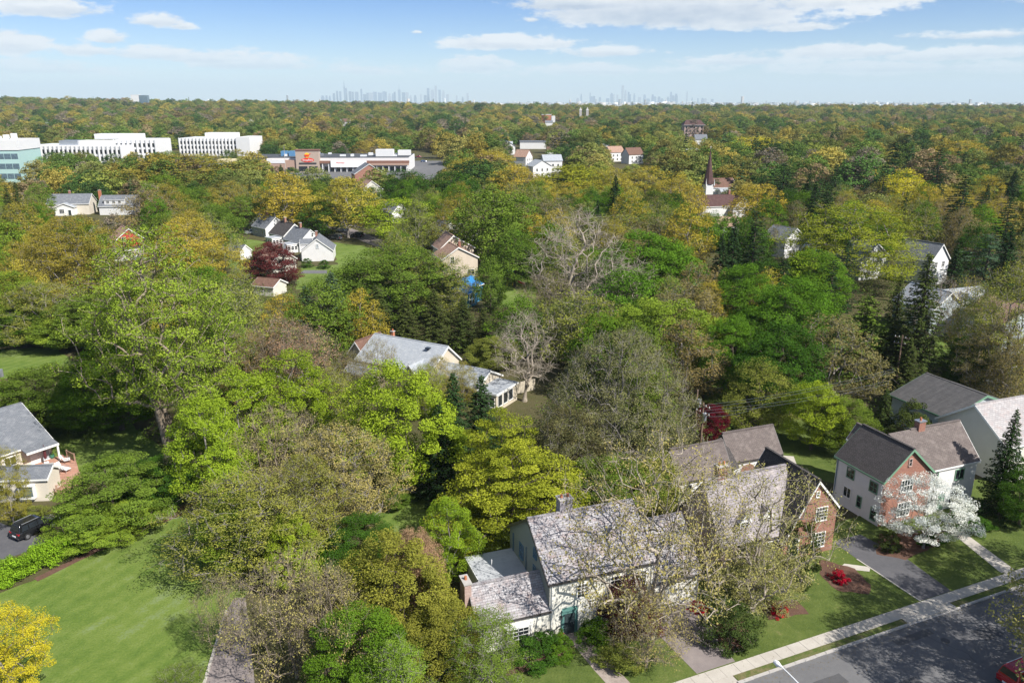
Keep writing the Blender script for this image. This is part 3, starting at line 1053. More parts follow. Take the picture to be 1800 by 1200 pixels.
sheet('lawn', wavy(px([(575, 425), (640, 432), (720, 452), (720, 480), (600, 478)]), 0.5, 2.0, 19), 'mown_grass', 0.011, 'grass verge right of the end white house')
# the street behind the row of white houses and the shopping car park
sheet('street', [tuple(at(u, v)[:2]) for u, v in ((480, 362), (500, 358), (700, 432), (690, 445))], 'old_drive', 0.012, 'pale street behind the row of white houses')
sheet('driveway', px([(525, 481), (575, 481), (575, 475), (535, 475)]), 'asphalt', 0.02, 'dark driveway in front of the end white house')
sheet('car_park', [(-215, 455), (-30, 455), (-10, 600), (-215, 600)], 'asphalt', 0.01, 'grey car park around the shopping parade')

# dead leaves and buds along the kerb and pavement
rl_ = np.random.default_rng(12)
n_ = 1400
ss, nn = rl_.uniform(-10, 34, n_), np.where(rl_.uniform(0, 1, n_) < 0.5, rl_.uniform(-0.9, -0.1, n_), rl_.uniform(-5, 2.0, n_))
cc = np.array([(*st(a, b), 0.03 if b < -0.06 else 0.165) for a, b in zip(ss, nn)])
v_, q_ = leaf_faces(rl_, cc, unit(rl_.normal(0, 0.3, (n_, 3)) + np.array([0, 0, 1.0])), 0.07, 0.7)
fo_ = link('fallen_leaves', mesh_arrays('fallen_leaves', v_, q_, 'leaf', np.repeat(rl_.uniform(0, 1, n_), 4)))
fo_.color = (0.22, 0.16, 0.07, 1)
tag(fo_, 'small dry leaves scattered along the kerb and pavement', 'leaves', kind='stuff')
# ---------------------------------------------------------------- house building
def gable(root, x0, x1, y0, y1, ze, zr, axis='x', wall='siding_white', roof='shingle_grey', end0=None, end1=None, oh=0.32, mid=0.5, ze1=None,
          z0=-0.1, trim='trim_white', rth=0.16, label=None, hip=0.0):
    """a block with a pitched roof: axis = direction of the ridge; ze / ze1 eaves heights at the low / high side"""
    ze1 = ze if ze1 is None else ze1
    if axis == 'x':
        A0, A1, B0, B1 = x0, x1, y0, y1
        f = lambda a, b, z: (a, b, z)
    else:
        A0, A1, B0, B1 = y0, y1, x0, x1
        f = lambda a, b, z: (b, a, z)
    bm_ = B0 + (B1 - B0) * mid
    flip = axis == 'y'
    w = MB()
    mats = [wall]

    def face(pts, m):
        if m not in mats:
            mats.append(m)
        w.mi = mats.index(m)
        pts = pts[::-1] if flip else pts
        w.add(pts, [tuple(range(len(pts)))])
    face([f(A0, B0, z0), f(A1, B0, z0), f(A1, B0, ze), f(A0, B0, ze)], wall)
    face([f(A1, B1, z0), f(A0, B1, z0), f(A0, B1, ze1), f(A1, B1, ze1)], wall)
    face([f(A0, B1, z0), f(A0, B0, z0), f(A0, B0, ze), f(A0, bm_, zr if not hip else ze), f(A0, B1, ze1)], end0 or wall)
    face([f(A1, B0, z0), f(A1, B1, z0), f(A1, B1, ze1), f(A1, bm_, zr if not hip else ze), f(A1, B0, ze)], end1 or wall)
    w.build('wall', mats, root)
    d = 0.012
    out = []
    for (b, z, sgn) in ((B0, ze, -1), (B1, ze1, 1)):
        sl = (zr - z) / abs(bm_ - b)
        be, zee = b + sgn * oh, z - sl * oh
        if hip:
            pts = [f(A0 - oh, be, zee + d), f(A1 + oh, be, zee + d), f(A1 - hip, bm_, zr + d), f(A0 + hip, bm_, zr + d)]
        else:
            pts = [f(A0 - oh, be, zee + d), f(A1 + oh, be, zee + d), f(A1 + oh, bm_, zr + d), f(A0 - oh, bm_, zr + d)]
        if (sgn > 0) != flip:
            pts = pts[::-1]
        r = MB()
        pts = [Vector(p) + Vector((0, 0, rth)) for p in pts]
        r.slab(pts, rth)
        out.append(r.build('roof_slope', roof, root))
        # fascia under the eaves
        if trim:
            t = MB()
            e0, e1 = (be, be + 0.05) if sgn > 0 else (be - 0.05, be)
            p0, p1 = f(A0 - oh, e0, 0), f(A1 + oh, e1, 0)
            t.box(min(p0[0], p1[0]), max(p0[0], p1[0]), min(p0[1], p1[1]), max(p0[1], p1[1]), zee - 0.04, zee + rth - 0.01)
            t.build('fascia', trim, root)
    if hip:
        for (a, ai, s) in ((A0, A0 + hip, -1), (A1, A1 - hip, 1)):
            sl = (zr - ze) / abs(bm_ - B0)
            ae = a + s * oh
            pts = [f(ae, B0 - oh, ze - sl * oh + d + rth), f(ae, B1 + oh, ze1 - sl * oh + d + rth), f(ai, bm_, zr + d + rth)]
            if (s < 0) != flip:
                pts = pts[::-1]
            MB().slab(pts, rth).build('roof_slope', roof, root)
    else:
        rc = MB()
        zt = zr + d + rth / max(0.3, math.cos(math.atan2(zr - ze, abs(bm_ - B0)))) - 0.03
        p0, p1 = f(A0 - oh, bm_ - 0.14, 0), f(A1 + oh, bm_ + 0.14, 0)
        n_ = max(1, int(abs(A1 - A0) / 0.6))
        rc.box(min(p0[0], p1[0]), max(p0[0], p1[0]), min(p0[1], p1[1]), max(p0[1], p1[1]), zt - 0.1, zt + 0.03)
        rc.build('ridge_cap', roof, root)
    if not hip and trim:
        for (a, s) in ((A0, -1), (A1, 1)):
            t = MB()
            for (b, z, sgn) in ((B0, ze, -1), (B1, ze1, 1)):
                sl = (zr - z) / abs(bm_ - b)
                a0, a1 = a + s * oh, a + s * (oh + 0.05)
                be, zee = b + sgn * oh, z - sl * oh
                up, dn = rth - 0.005, -0.12
                ps = [f(a1, be, zee + dn), f(a1, bm_, zr + dn), f(a1, bm_, zr + up), f(a1, be, zee + up), f(a0, be, zee + dn), f(a0, bm_, zr + dn), f(a0, bm_, zr + up), f(a0, be, zee + up)]
                t.add(ps, [(0, 1, 2, 3), (7, 6, 5, 4), (0, 4, 5, 1), (1, 5, 6, 2), (2, 6, 7, 3), (3, 7, 4, 0)])
            t.build('bargeboard', trim, root)
    return out


def flat_block(root, x0, x1, y0, y1, z, wall, roof, z0=-0.1, lip=0.18, trim='trim_white', name='wall'):
    MB().box(x0, x1, y0, y1, z0, z).build(name, wall, root)
    o = 0.18
    MB().box(x0 - o, x1 + o, y0 - o, y1 + o, z + 0.004, z + lip).build('roof', roof, root)
    t = MB()
    t.box(x0 - o - 0.04, x1 + o + 0.04, y0 - o - 0.04, y0 - o, z - 0.06, z + lip + 0.03)
    t.box(x0 - o - 0.04, x0 - o, y0 - o, y1 + o, z - 0.06, z + lip + 0.03)
    t.box(x1 + o, x1 + o + 0.04, y0 - o, y1 + o, z - 0.06, z + lip + 0.03)
    t.build('fascia', trim, root)


def face_box(mb, face, plane, a0, a1, n0, n1, z0, z1):
    """box on a wall: a = along the wall, n = out of the wall"""
    if face == 'f':
        mb.box(a0, a1, plane - n1, plane - n0, z0, z1)
    elif face == 'b':
        mb.box(a0, a1, plane + n0, plane + n1, z0, z1)
    elif face == 'l':
        mb.box(plane - n1, plane - n0, a0, a1, z0, z1)
    else:
        mb.box(plane + n0, plane + n1, a0, a1, z0, z1)


def window(root, face, plane, c, zc, w, h, cols=2, rows=2, frame='trim_white', pane='pane_dark', fw=0.08, sill=True, shutters=None):
    m = MB()
    x0, x1, z0, z1 = c - w / 2, c + w / 2, zc - h / 2, zc + h / 2
    face_box(m, face, plane, x0 - fw, x0, 0.0, 0.07, z0 - fw, z1 + fw)
    face_box(m, face, plane, x1, x1 + fw, 0.0, 0.07, z0 - fw, z1 + fw)
    face_box(m, face, plane, x0, x1, 0.0, 0.07, z1, z1 + fw)
    face_box(m, face, plane, x0 - (0.06 if sill else 0), x1 + (0.06 if sill else 0), 0.0, 0.12 if sill else 0.07, z0 - fw, z0)
    b = 0.02 if max(w / cols, h / rows) < 0.6 else 0.03
    for i in range(1, cols):
        a = x0 + w * i / cols
        face_box(m, face, plane, a - b, a + b, 0.0, 0.05, z0, z1)
    for i in range(1, rows):
        z = z0 + h * i / rows
        for j in range(cols):
            xa, xb = x0 + w * j / cols + (b if j else 0), x0 + w * (j + 1) / cols - (b if j < cols - 1 else 0)
            face_box(m, face, plane, xa, xb, 0.0, 0.046, z - b, z + b)
    o = m.build('window', frame, root)
    g = MB()
    face_box(g, face, plane, x0 + 0.004, x1 - 0.004, 0.004, 0.022, z0 + 0.004, z1 - 0.004)
    g.build('pane', pane, o)
    if shutters:
        for s in (-1, 1):
            k = MB()
            a = (x0 - fw - 0.42, x0 - fw - 0.02) if s < 0 else (x1 + fw + 0.02, x1 + fw + 0.42)
            face_box(k, face, plane, a[0], a[1], 0.002, 0.05, z0 - fw, z1 + fw)
            k.build('shutter', shutters, root)
    return o


def door(root, face, plane, c, z0, w, h, mat='door_dark', frame='trim_white', fw=0.14):
    m = MB()
    x0, x1, z1 = c - w / 2, c + w / 2, z0 + h
    face_box(m, face, plane, x0 - fw, x0, 0.0, 0.1, z0, z1 + fw)
    face_box(m, face, plane, x1, x1 + fw, 0.0, 0.1, z0, z1 + fw)
    face_box(m, face, plane, x0, x1, 0.0, 0.1, z1, z1 + fw)
    d = MB()
    face_box(d, face, plane, x0 + 0.003, x1 - 0.003, 0.003, 0.05, z0, z1 - 0.003)
    for i in range(2):
        for j in range(3):
            a0 = x0 + w * (0.1 + 0.46 * i)
            zb = z0 + h * (0.06 + 0.31 * j)
            face_box(d, face, plane, a0, a0 + w * 0.34, 0.05, 0.065, zb, zb + h * 0.25)
    o = d.build('door', mat, root)
    m.build('frame', frame, o)
    k = MB()
    face_box(k, face, plane, x1 - 0.14, x1 - 0.08, 0.065, 0.12, z0 + h * 0.46, z0 + h * 0.52)
    k.build('handle', 'metal_grey', o)
    return o


def chimney(root, x, y, z0, z1, wx=0.7, wy=0.7, mat='brick_red', cap='stone_grey', pots=1):
    m = MB()
    m.box(x - wx / 2, x + wx / 2, y - wy / 2, y + wy / 2, z0, z1)
    o = m.build('chimney', mat, root)
    c = MB()
    c.box(x - wx / 2 - 0.07, x + wx / 2 + 0.07, y - wy / 2 - 0.07, y + wy / 2 + 0.07, z1 + 0.003, z1 + 0.12)
    c.build('chimney_cap', cap, o)
    for i in range(pots):
        px_ = x + (i - (pots - 1) / 2) * wx / max(1, pots)
        p = MB()
        p.tube([(px_, y, z1 + 0.12), (px_, y, z1 + 0.42)], [0.13, 0.11], 8)
        p.build('chimney_pot', 'terracotta', o)
    return o


def house(name, label, loc, ang, group=None, mark=None, cat='house', h=6):
    o = empty(name, (loc[0], loc[1], 0), R(ang))
    tag(o, label, cat, group)
    if mark:
        landmark(mark, (loc[0], loc[1], h))
    return o


# ---- the cream house with the slate roof (middle of the street)
A = house('slate_house', 'cream house with mottled pink slate roof and green front door behind the plane tree', (3.03, 55.2), 20, mark='slate-roofed cream house')
gable(A, 0, 9.4, 0, 9.4, 5.3, 8.55, 'x', 'stucco', 'slate_pink', end0='siding_sage', oh=0.22, mid=0.48, trim='gutter')
gable(A, -6.0, -0.02, 0.05, 4.5, 2.75, 4.85, 'x', 'stucco', 'slate_pink', oh=0.16, trim='gutter')
flat_block(A, -4.2, -0.03, 4.55, 8.8, 3.15, 'stucco', 'membrane', trim='trim_white')
gable(A, 9.45, 14.2, 0.4, 7.6, 2.9, 6.6, 'x', 'stucco', 'slate_pink', oh=0.2, trim='gutter')
chimney(A, 3.3, 4.9, 7.9, 9.75, 1.15, 0.85, 'mosaic_brick', 'stone_grey', 2)
chimney(A, -6.32, 2.3, -0.1, 5.5, 0.55, 1.3, 'brick_pale', 'stone_grey', 1)
MB().box(-6.55, -6.05, 1.2, 3.4, -0.1, 2.6).build('chimney_base', 'brick_pale', A)
# bay window
bay = MB()
bay.prism([(-4.15, 0.049), (-3.75, -0.5), (-1.95, -0.5), (-1.55, 0.049)], 0.35, 0.72)
bay.prism([(-4.2, 0.049), (-3.8, -0.56), (-1.9, -0.56), (-1.5, 0.049)], 2.12, 2.26)
for (xa, ya) in ((-4.13, 0.0), (-3.75, -0.48), (-1.95, -0.48), (-1.57, 0.0)):
    bay.box(xa - 0.05, xa + 0.05, ya - 0.02, ya + 0.05, 0.72, 2.12)
bo = bay.build('bay_window', 'trim_white', A)
gl = MB()
gl.slab([(-3.7, -0.44, 0.72), (-2.0, -0.44, 0.72), (-2.0, -0.44, 2.12), (-3.7, -0.44, 2.12)], 0.02)
gl.slab([(-4.1, 0.03, 0.72), (-3.78, -0.43, 0.72), (-3.78, -0.43, 2.12), (-4.1, 0.03, 2.12)], 0.02)
gl.slab([(-1.92, -0.43, 0.72), (-1.6, 0.03, 0.72), (-1.6, 0.03, 2.12), (-1.92, -0.43, 2.12)], 0.02)
gl.build('pane', 'pane_dark', bo)
mu = MB()
for i in range(1, 4):
    xx = -3.7 + 1.7 * i / 4
    mu.box(xx - 0.02, xx + 0.02, -0.475, -0.44, 0.72, 2.12)
for i in range(1, 4):
    zz = 0.72 + 1.4 * i / 4
    mu.box(-3.7, -2.0, -0.472, -0.441, zz - 0.018, zz + 0.018)
    mu.add([(-4.12, 0.0, zz - .02), (-3.8, -0.46, zz - .02), (-3.8, -0.46, zz + .02), (-4.12, 0.0, zz + .02)], [(0, 1, 2, 3)])
    mu.add([(-1.9, -0.46, zz - .02), (-1.58, 0.0, zz - .02), (-1.58, 0.0, zz + .02), (-1.9, -0.46, zz + .02)], [(0, 1, 2, 3)])
mu.build('glazing_bar', 'trim_white', bo)
dr = door(A, 'f', 0, 1.75, 0.1, 0.95, 2.02, 'door_dark', 'trim_teal', 0.24)
dh = MB()
face_box(dh, 'f', 0, 1.05, 2.45, 0.0, 0.16, 2.37, 2.52)
dh.prism([(1.1, 0.0), (1.75, -0.14), (2.4, 0.0)], 2.53, 2.66)
dh.build('door_hood', 'trim_teal', A)
MB().prism([(0.7, -0.02), (0.85, -1.2), (1.8, -1.7), (2.75, -1.2), (2.9, -0.02)], 0.02, 0.16).build('doorstep', 'flagstone', A)
for xx, zz, w_, h_ in ((2.9, 3.95, 0.95, 1.2), (5.9, 3.95, 0.95, 1.2), (8.2, 3.95, 0.95, 1.2), (4.9, 1.5, 1.3, 1.3), (7.6, 1.5, 1.3, 1.3)):
    window(A, 'f', 0, xx, zz, w_, h_, 3, 4)
for yy, zz, w_, h_, fr in ((3.2, 6.1, 0.6, 0.75, 'trim_blue'), (6.4, 4.5, 0.8, 1.25, 'trim_blue'), (3.3, 4.3, 0.5, 1.0, 'trim_blue')):
    window(A, 'l', 0, yy, zz, w_, h_, 2, 2, fr, 'pane_blue')
t = MB(); t.tube([(-0.06, 8.4, 5.2), (-0.06, 8.4, 3.4)], 0.045, 6); t.build('downpipe', 'trim_blue', A)
t = MB(); t.tube([(-0.06, 5.2, 5.6), (-0.06, 5.2, 3.4)], 0.035, 6); t.build('downpipe', 'trim_blue', A)
t = MB(); t.tube([(-2.6, 6.9, 3.3), (-2.6, 6.9, 3.9)], 0.05, 6); t.build('vent_pipe', 'metal_white', A)
lm = MB(); lm.box(0.95, 1.1, -0.16, -0.02, 1.75, 2.05); lm.build('wall_lantern', 'trim_dark', A)

# ---- the brick gabled neighbour
B = house('tudor_house', 'brick gabled house with long mauve slate roof beside the plane tree branches', (26.7, 66.5), 21, mark='brick-gabled slate house')
gable(B, -1.0, 5.0, 0.4, 8.0, 2.3, 7.85, 'y', 'brick_red', 'shingle_dark', end0='brick_red', mid=0.565, ze1=4.9, oh=0.16, trim='trim_white')
gable(B, -7.4, 1.6, 1.3, 8.6, 2.6, 7.7, 'x', 'brick_pale', 'slate_mauve', oh=0.2, mid=0.42, trim='gutter')
window(B, 'f', 0.4, 3.15, 4.35, 1.25, 1.35, 4, 4)
window(B, 'f', 0.4, 3.1, 1.55, 1.5, 1.5, 4, 4)
window(B, 'f', 0.4, 2.45, 6.55, 0.3, 0.5, 1, 2)
for xx in (-1.9, -4.4):
    dm = gable(B, xx - 0.55, xx + 0.55, 1.9, 3.6, 4.3, 5.0, 'y', 'trim_white', 'slate_mauve', oh=0.1, z0=3.2)
    window(B, 'f', 1.9, xx, 3.85, 0.7, 0.7, 2, 3)
window(B, 'f', 1.3, -1.7, 1.3, 1.0, 1.2, 3, 3)
window(B, 'f', 1.3, -4.6, 1.3, 1.6, 1.2, 4, 3)
door(B, 'f', 0.4, 0.2, 0.1, 0.95, 2.0, 'door_dark', 'trim_white')
chimney(B, -5.6, 4.6, 6.5, 9.0, 1.0, 0.7, 'brick_red', 'stone_grey', 2)

for xx, yy, zz in ((5.8, 3.0, 7.6), (7.4, 3.4, 7.7)):
    t = MB(); t.tube([(xx, yy, zz - 0.6), (xx, yy, zz + 0.25)], 0.06, 6); t.build('vent_pipe', 'metal_grey', A)
for xx in (0.15, 9.2):
    t = MB(); t.tube([(xx, -0.09, 5.15), (xx, -0.09, 0.1)], 0.045, 6); t.build('downpipe', 'trim_white', A)
t = MB(); t.tube([(5.6, 2.2, 8.0), (5.6, 2.2, 8.5)], 0.06, 6); t.build('vent_pipe', 'metal_grey', C) if False else None

# ---- the white wing behind it
B2 = house('rear_white_house', 'low white house with brown shingle roofs and arched brick niche behind the brick gable', (26.7, 66.5), 21, mark='low white house with brown roof')
gable(B2, 2.6, 9.2, 13.6, 17.6, 3.95, 6.45, 'x', 'render_white', 'shingle_taupe', oh=0.15, trim='gutter')
gable(B2, -5.0, 1.5, 12.2, 16.4, 3.6, 6.3, 'x', 'render_white', 'shingle_taupe', oh=0.15, trim='gutter')
flat = MB(); flat.slab([(1.2, 12.2, 3.7), (2.9, 12.6, 3.7), (2.6, 15.6, 6.2), (1.4, 15.2, 6.2)], 0.15); flat.build('roof_valley', 'shingle_dark', B2)
MB().box(1.55, 2.55, 12.9, 15.5, -0.1, 3.6).build('wall', 'render_white', B2)
for xx in (-3.9, -1.7, 0.6):
    window(B2, 'f', 12.2, xx, 2.2, 0.7, 1.5, 2, 3, 'trim_dark')
nic = MB()
pts = [(3.9, 13.58, 1.9), (5.6, 13.58, 1.9)] + [(4.75 + 0.85 * math.cos(a), 13.58, 2.9 + 0.5 * math.sin(a)) for a in [math.pi * i / 8 for i in range(9)]]
nic.slab(pts, 0.05)
nic.build('brick_niche', 'brick_red', B2)
for xx in (6.5, 8.7):
    m = MB(); face_box(m, 'f', 13.6, xx - 0.12, xx + 0.12, 0.002, 0.06, -0.1, 3.7); m.build('shutter', 'trim_green', B2)
sheet('terrace', px([(1372, 800), (1395, 802), (1400, 815), (1388, 824), (1372, 822)]), 'concrete', 0.03, 'pale rounded terrace beside the low white house')

# ---- the white house with the brick gable
C = house('white_brick_house', 'white clapboard house with brick front gable and green trim behind the flowering dogwood', (37.6, 73.0), 21, mark='white house with brick gable')
gable(C, 0, 6.5, 0, 6.5, 5.25, 8.2, 'y', 'siding_white', 'shingle_dark', end0='brick_red', oh=0.22, trim='trim_green')
gable(C, 6.55, 13.3, 0.3, 6.4, 5.25, 8.45, 'x', 'siding_white', 'shingle_taupe', oh=0.2, trim='trim_white')
up = MB(); up.slab([(3.3, 3.3, 8.62), (6.5, 0.1, 5.4), (6.5, 3.34, 8.62)], 0.1); up.build('roof_valley', 'shingle_taupe', C)
cs = MB(); cs.slab([(6.6, -0.28, 5.2), (7.75, -0.28, 3.3), (7.75, 0.34, 3.3), (6.6, 0.34, 5.2)], 0.14); cs.build('roof_kick', 'shingle_taupe', C)
cw = MB(); cw.add([(6.5, -0.02, 0), (7.5, -0.02, 0), (7.5, -0.02, 3.5), (6.5, -0.02, 5.1), (6.5, 0.28, 0), (7.5, 0.28, 0), (7.5, 0.28, 3.5), (6.5, 0.28, 5.1)], [(0, 1, 2, 3), (1, 5, 6, 2)]); cw.build('wall', 'siding_white', C)
gable(C, 4.2, 6.4, 6.5, 9.4, 5.4, 6.9, 'y', 'siding_white', 'shingle_taupe', oh=0.15, trim='trim_white')
chimney(C, 7.7, 3.35, 7.6, 9.35, 0.9, 0.65, 'brick_red', 'metal_grey', 1)
for yy, zz in ((4.35, 4.15), (1.15, 4.05)):
    window(C, 'l', 0, yy, zz, 0.95, 1.05, 2, 2, 'trim_green')
window(C, 'l', 0, 4.5, 1.85, 0.95, 1.05, 2, 1, 'trim_white')
window(C, 'l', 0, 2.75, 1.6, 0.5, 1.15, 1, 2, 'trim_green')
window(C, 'l', 0, 0.75, 1.2, 0.6, 1.3, 1, 2, 'trim_green')
window(C, 'f', 0, 3.2, 6.8, 0.32, 0.75, 1, 2, 'brick_pale')
window(C, 'f', 0, 3.2, 4.2, 1.5, 1.3, 4, 2, 'trim_white')
window(C, 'f', 0, 3.2, 1.5, 1.6, 1.5, 4, 2, 'trim_white')
window(C, 'f', 0.3, 10.9, 4.0, 1.15, 1.1, 2, 1, 'trim_green')
window(C, 'f', 0.3, 7.5, 4.6, 0.45, 0.6, 1, 1, 'trim_green')
window(C, 'f', 0.3, 10.9, 1.5, 1.5, 1.3, 3, 1, 'trim_dark')
door(C, 'f', 0.3, 8.7, 0.1, 0.95, 2.0, 'trim_green', 'trim_white')
t = MB(); t.tube([(-0.06, 6.3, 5.2), (-0.06, 6.3, 0.1)], 0.05, 6); t.build('downpipe', 'trim_blue', C)

# ---- the dark roofed house behind it and the pale slate house at the edge
D = house('dark_roof_house', 'pale blue house with low charcoal roof behind the white house chimney', (54.8, 93.1), 21, mark='low charcoal-roofed house')
gable(D, 0, 11.8, 0, 8.8, 3.9, 6.1, 'y', 'siding_paleblue', 'shingle_charcoal', oh=0.35, trim='trim_green')
window(D, 'f', 0, 5.8, 2.0, 1.4, 1.2, 2, 2)
window(D, 'l', 0, 4.4, 2.0, 1.4, 1.2, 2, 2)
E_ = house('pale_slate_house', 'house with steep pale pink slate roof at the street edge beside the spruce', (55.7, 82.4), 21, mark='pale pink slate roof')
gable(E_, 0, 11, 0, 9.2, 4.8, 8.1, 'x', 'siding_cream', 'slate_pale', oh=0.25)
window(E_, 'f', 0, 2.0, 3.4, 0.9, 1.1, 2, 2)
window(E_, 'f', 0, 2.0, 1.2, 1.0, 1.1, 2, 2)
window(E_, 'f', 0, 5.0, 3.4, 0.9, 1.1, 2, 2)

# ---- the beige house with the deck (left edge)
F_ = house('beige_house', 'beige house with dark grey shingle roof above a wooden deck', (-55.9, 88.7), 55, mark='beige house with wooden deck')
gable(F_, -14, 0, 0, 13, 2.95, 6.0, 'x', 'siding_ivory', 'shingle_grey', oh=0.3)
po = MB(); po.slab([(-3.4, -1.6, 2.75), (0.3, -1.6, 2.75), (0.3, -0.3, 2.98), (-3.4, -0.3, 2.98)], 0.12); po.build('porch_roof', 'shingle_grey', F_)
MB().box(-3.4, 0.3, -1.65, -1.6, 2.5, 2.76).build('fascia', 'trim_white', F_)
MB().box(0.05, 0.25, -1.55, -1.35, 0.4, 2.6).build('porch_post', 'trim_white', F_)
d_ = door(F_, 'f', 0, -1.9, 0.5, 0.9, 2.0, 'trim_white', 'trim_white', 0.1)
window(F_, 'f', 0, -0.75, 1.5, 0.9, 1.8, 1, 1, 'trim_white', 'pane_pale')
window(F_, 'f', 0, -4.6, 1.8, 1.2, 1.0, 2, 1)
# the wing in front, set square to the drive
WG = empty('wing', (0, 0, 0))
WG.parent = F_
wp = Vector((-50.75 + 55.9, 78.75 - 88.7, 0))
WG.location = (wp.x * math.cos(R(-55)) - wp.y * math.sin(R(-55)), wp.x * math.sin(R(-55)) + wp.y * math.cos(R(-55)), 0)
WG.rotation_euler = (0, 0, R(4 - 55))
gable(WG, -9.0, 0, 0, 2.8, 2.7, 3.5, 'x', 'siding_ivory', 'shingle_grey', oh=0.22)
bw = MB(); bw.box(-2.9, -1.3, -0.55, -0.004, 0.5, 0.75); bw.box(-2.95, -1.25, -0.6, -0.004, 2.0, 2.12); bw.box(-2.9, -2.8, -0.5, -0.004, 0.76, 1.99); bw.box(-1.4, -1.3, -0.5, -0.004, 0.76, 1.99)
bw.build('bay_frame', 'trim_white', WG)
MB().box(-2.79, -1.41, -0.45, -0.01, 0.76, 1.98).build('bay_pane', 'pane_blue', WG)
window(WG, 'f', 0, -5.2, 1.5, 1.2, 1.2, 2, 2)
# ---- deck and what stands on it
def fl(x, y):
    c, s_ = math.cos(R(55)), math.sin(R(55))
    return (-55.9 + x * c - y * s_, 88.7 + x * s_ + y * c)


dk = empty('wooden_deck', (*fl(-2, -4), 0))
tag(dk, 'reddish wooden deck with low railing in the angle of the beige house', 'deck')
landmark('reddish wooden deck', (*fl(0, -6), 0.5))
off = Vector((*fl(-2, -4), 0))
m = MB(); m.prism([Vector((*fl(x, y), 0)) - off for x, y in ((-4.6, -0.05), (1.2, -0.05), (1.2, -3.2), (-1.0, -8.6), (-4.4, -10.0), (-4.6, -6.5))], 0.1, 0.5)
m.build('deck_floor', 'deck_wood', dk)


def rail(parent, a, b, z, h=0.9, mat='wood_fence', step=0.14):
    m = MB()
    a, b = Vector(a), Vector(b)
    L = (b - a).length
    d = (b - a) / L
    m.tube([a + Vector((0, 0, z + h)), b + Vector((0, 0, z + h))], 0.05, 4)
    m.tube([a + Vector((0, 0, z + 0.12)), b + Vector((0, 0, z + 0.12))], 0.035, 4)
    n = int(L / step)
    for i in range(n + 1):
        p = a + d * (L * i / n)
        m.tube([p + Vector((0, 0, z + 0.12)), p + Vector((0, 0, z + h))], 0.02, 4)
    m.build('railing', mat, parent)
    for p in (a, b):
        q = MB(); q.box(p.x - 0.06, p.x + 0.06, p.y - 0.06, p.y + 0.06, z, z + h + 0.12); q.build('rail_post', mat, parent)


pp = [Vector((*fl(x, y), 0)) - off for x, y in ((-4.35, -9.9), (-1.05, -8.55), (1.1, -3.2), (1.1, -1.4))]
rail(dk, pp[0], pp[1], 0.5)
rail(dk, pp[2], pp[3], 0.5)


def chair(name, label, loc, rz, mat, cush, wide=0.6, lounge=False, group=None):
    o = empty(name, loc, rz)
    tag(o, label, 'chair', group)
    L = 1.5 if lounge else 0.6
    m = MB(); m.box(-wide / 2, wide / 2, -L / 2, L / 2, 0.36, 0.44); m.build('seat', cush, o)
    m = MB(); m.slab([(-wide / 2, L / 2, 0.42), (wide / 2, L / 2, 0.42), (wide / 2, L / 2 + 0.28, 1.0), (-wide / 2, L / 2 + 0.28, 1.0)], 0.07); m.build('backrest', cush, o)
    for sx in (-1, 1):
        for sy in (-1, 1):
            m = MB(); m.tube([(sx * wide * 0.45, sy * L * 0.45, 0), (sx * wide * 0.45, sy * L * 0.45, 0.36)], 0.03, 5); m.build('leg', mat, o)
        m = MB(); m.tube([(sx * wide * 0.5, -L * 0.3, 0.36), (sx * wide * 0.5, -L * 0.3, 0.6), (sx * wide * 0.5, L * 0.5, 0.62)], 0.03, 5); m.build('armrest', mat, o)
    return o


def dz(u, v):
    p = at(u, v, 0.5)
    return (p.x, p.y, 0.5)


chair('lounge_chair', 'white cushioned lounge chair on the wooden deck', dz(113, 828), R(70), 'metal_grey', 'cushion_white', 0.7, True)
chair('armchair', 'white armchair by the deck rail near the lawn', dz(119, 812), R(120), 'wicker', 'cushion_white', 0.75)
chair('wicker_chair', 'dark wicker chair beside the folded plum parasol', dz(77, 827), R(200), 'wicker', 'wicker', 0.62)
chair('wicker_chair', 'dark wicker chair nearest the white lounge chair', dz(103, 832), R(100), 'wicker', 'wicker', 0.62)
tb = empty('patio_table', dz(85, 826), R(20)); tag(tb, 'square grey patio table among the deck chairs', 'table')
m = MB(); m.box(-0.6, 0.6, -0.45, 0.45, 0.68, 0.73); m.build('table_top', 'stone_grey', tb)
for sx in (-1, 1):
    for sy in (-1, 1):
        m = MB(); m.tube([(sx * 0.5, sy * 0.36, 0), (sx * 0.5, sy * 0.36, 0.68)], 0.03, 5); m.build('leg', 'wicker', tb)
tb = empty('side_table', dz(94, 837), R(10)); tag(tb, 'small white side table on the deck', 'table')
m = MB(); m.box(-0.4, 0.4, -0.3, 0.3, 0.42, 0.47); m.build('table_top', 'sign_white', tb)
for sx in (-1, 1):
    m = MB(); m.box(sx * 0.36 - 0.02, sx * 0.36 + 0.02, -0.28, 0.28, 0, 0.42); m.build('leg', 'sign_white', tb)
tb = empty('bench_table', dz(95, 848), R(15)); tag(tb, 'low dark grey bench in front of the deck railing', 'bench')
m = MB(); m.box(-0.55, 0.55, -0.25, 0.25, 0.38, 0.46); m.build('seat', 'trim_dark', tb)
for sx in (-1, 1):
    m = MB(); m.box(sx * 0.45 - 0.04, sx * 0.45 + 0.04, -0.22, 0.22, 0, 0.38); m.build('leg', 'trim_dark', tb)
um = empty('parasol', dz(82, 815)); tag(um, 'folded plum parasol standing on the deck', 'parasol')
m = MB(); m.tube([(0, 0, 0), (0, 0, 2.5)], 0.03, 6); m.build('pole', 'wicker', um)
m = MB(); m.tube([(0, 0, 0.75), (0, 0, 1.0), (0, 0, 1.9), (0, 0, 2.45)], [0.14, 0.17, 0.13, 0.03], 9); m.build('canopy', 'cloth_plum', um)
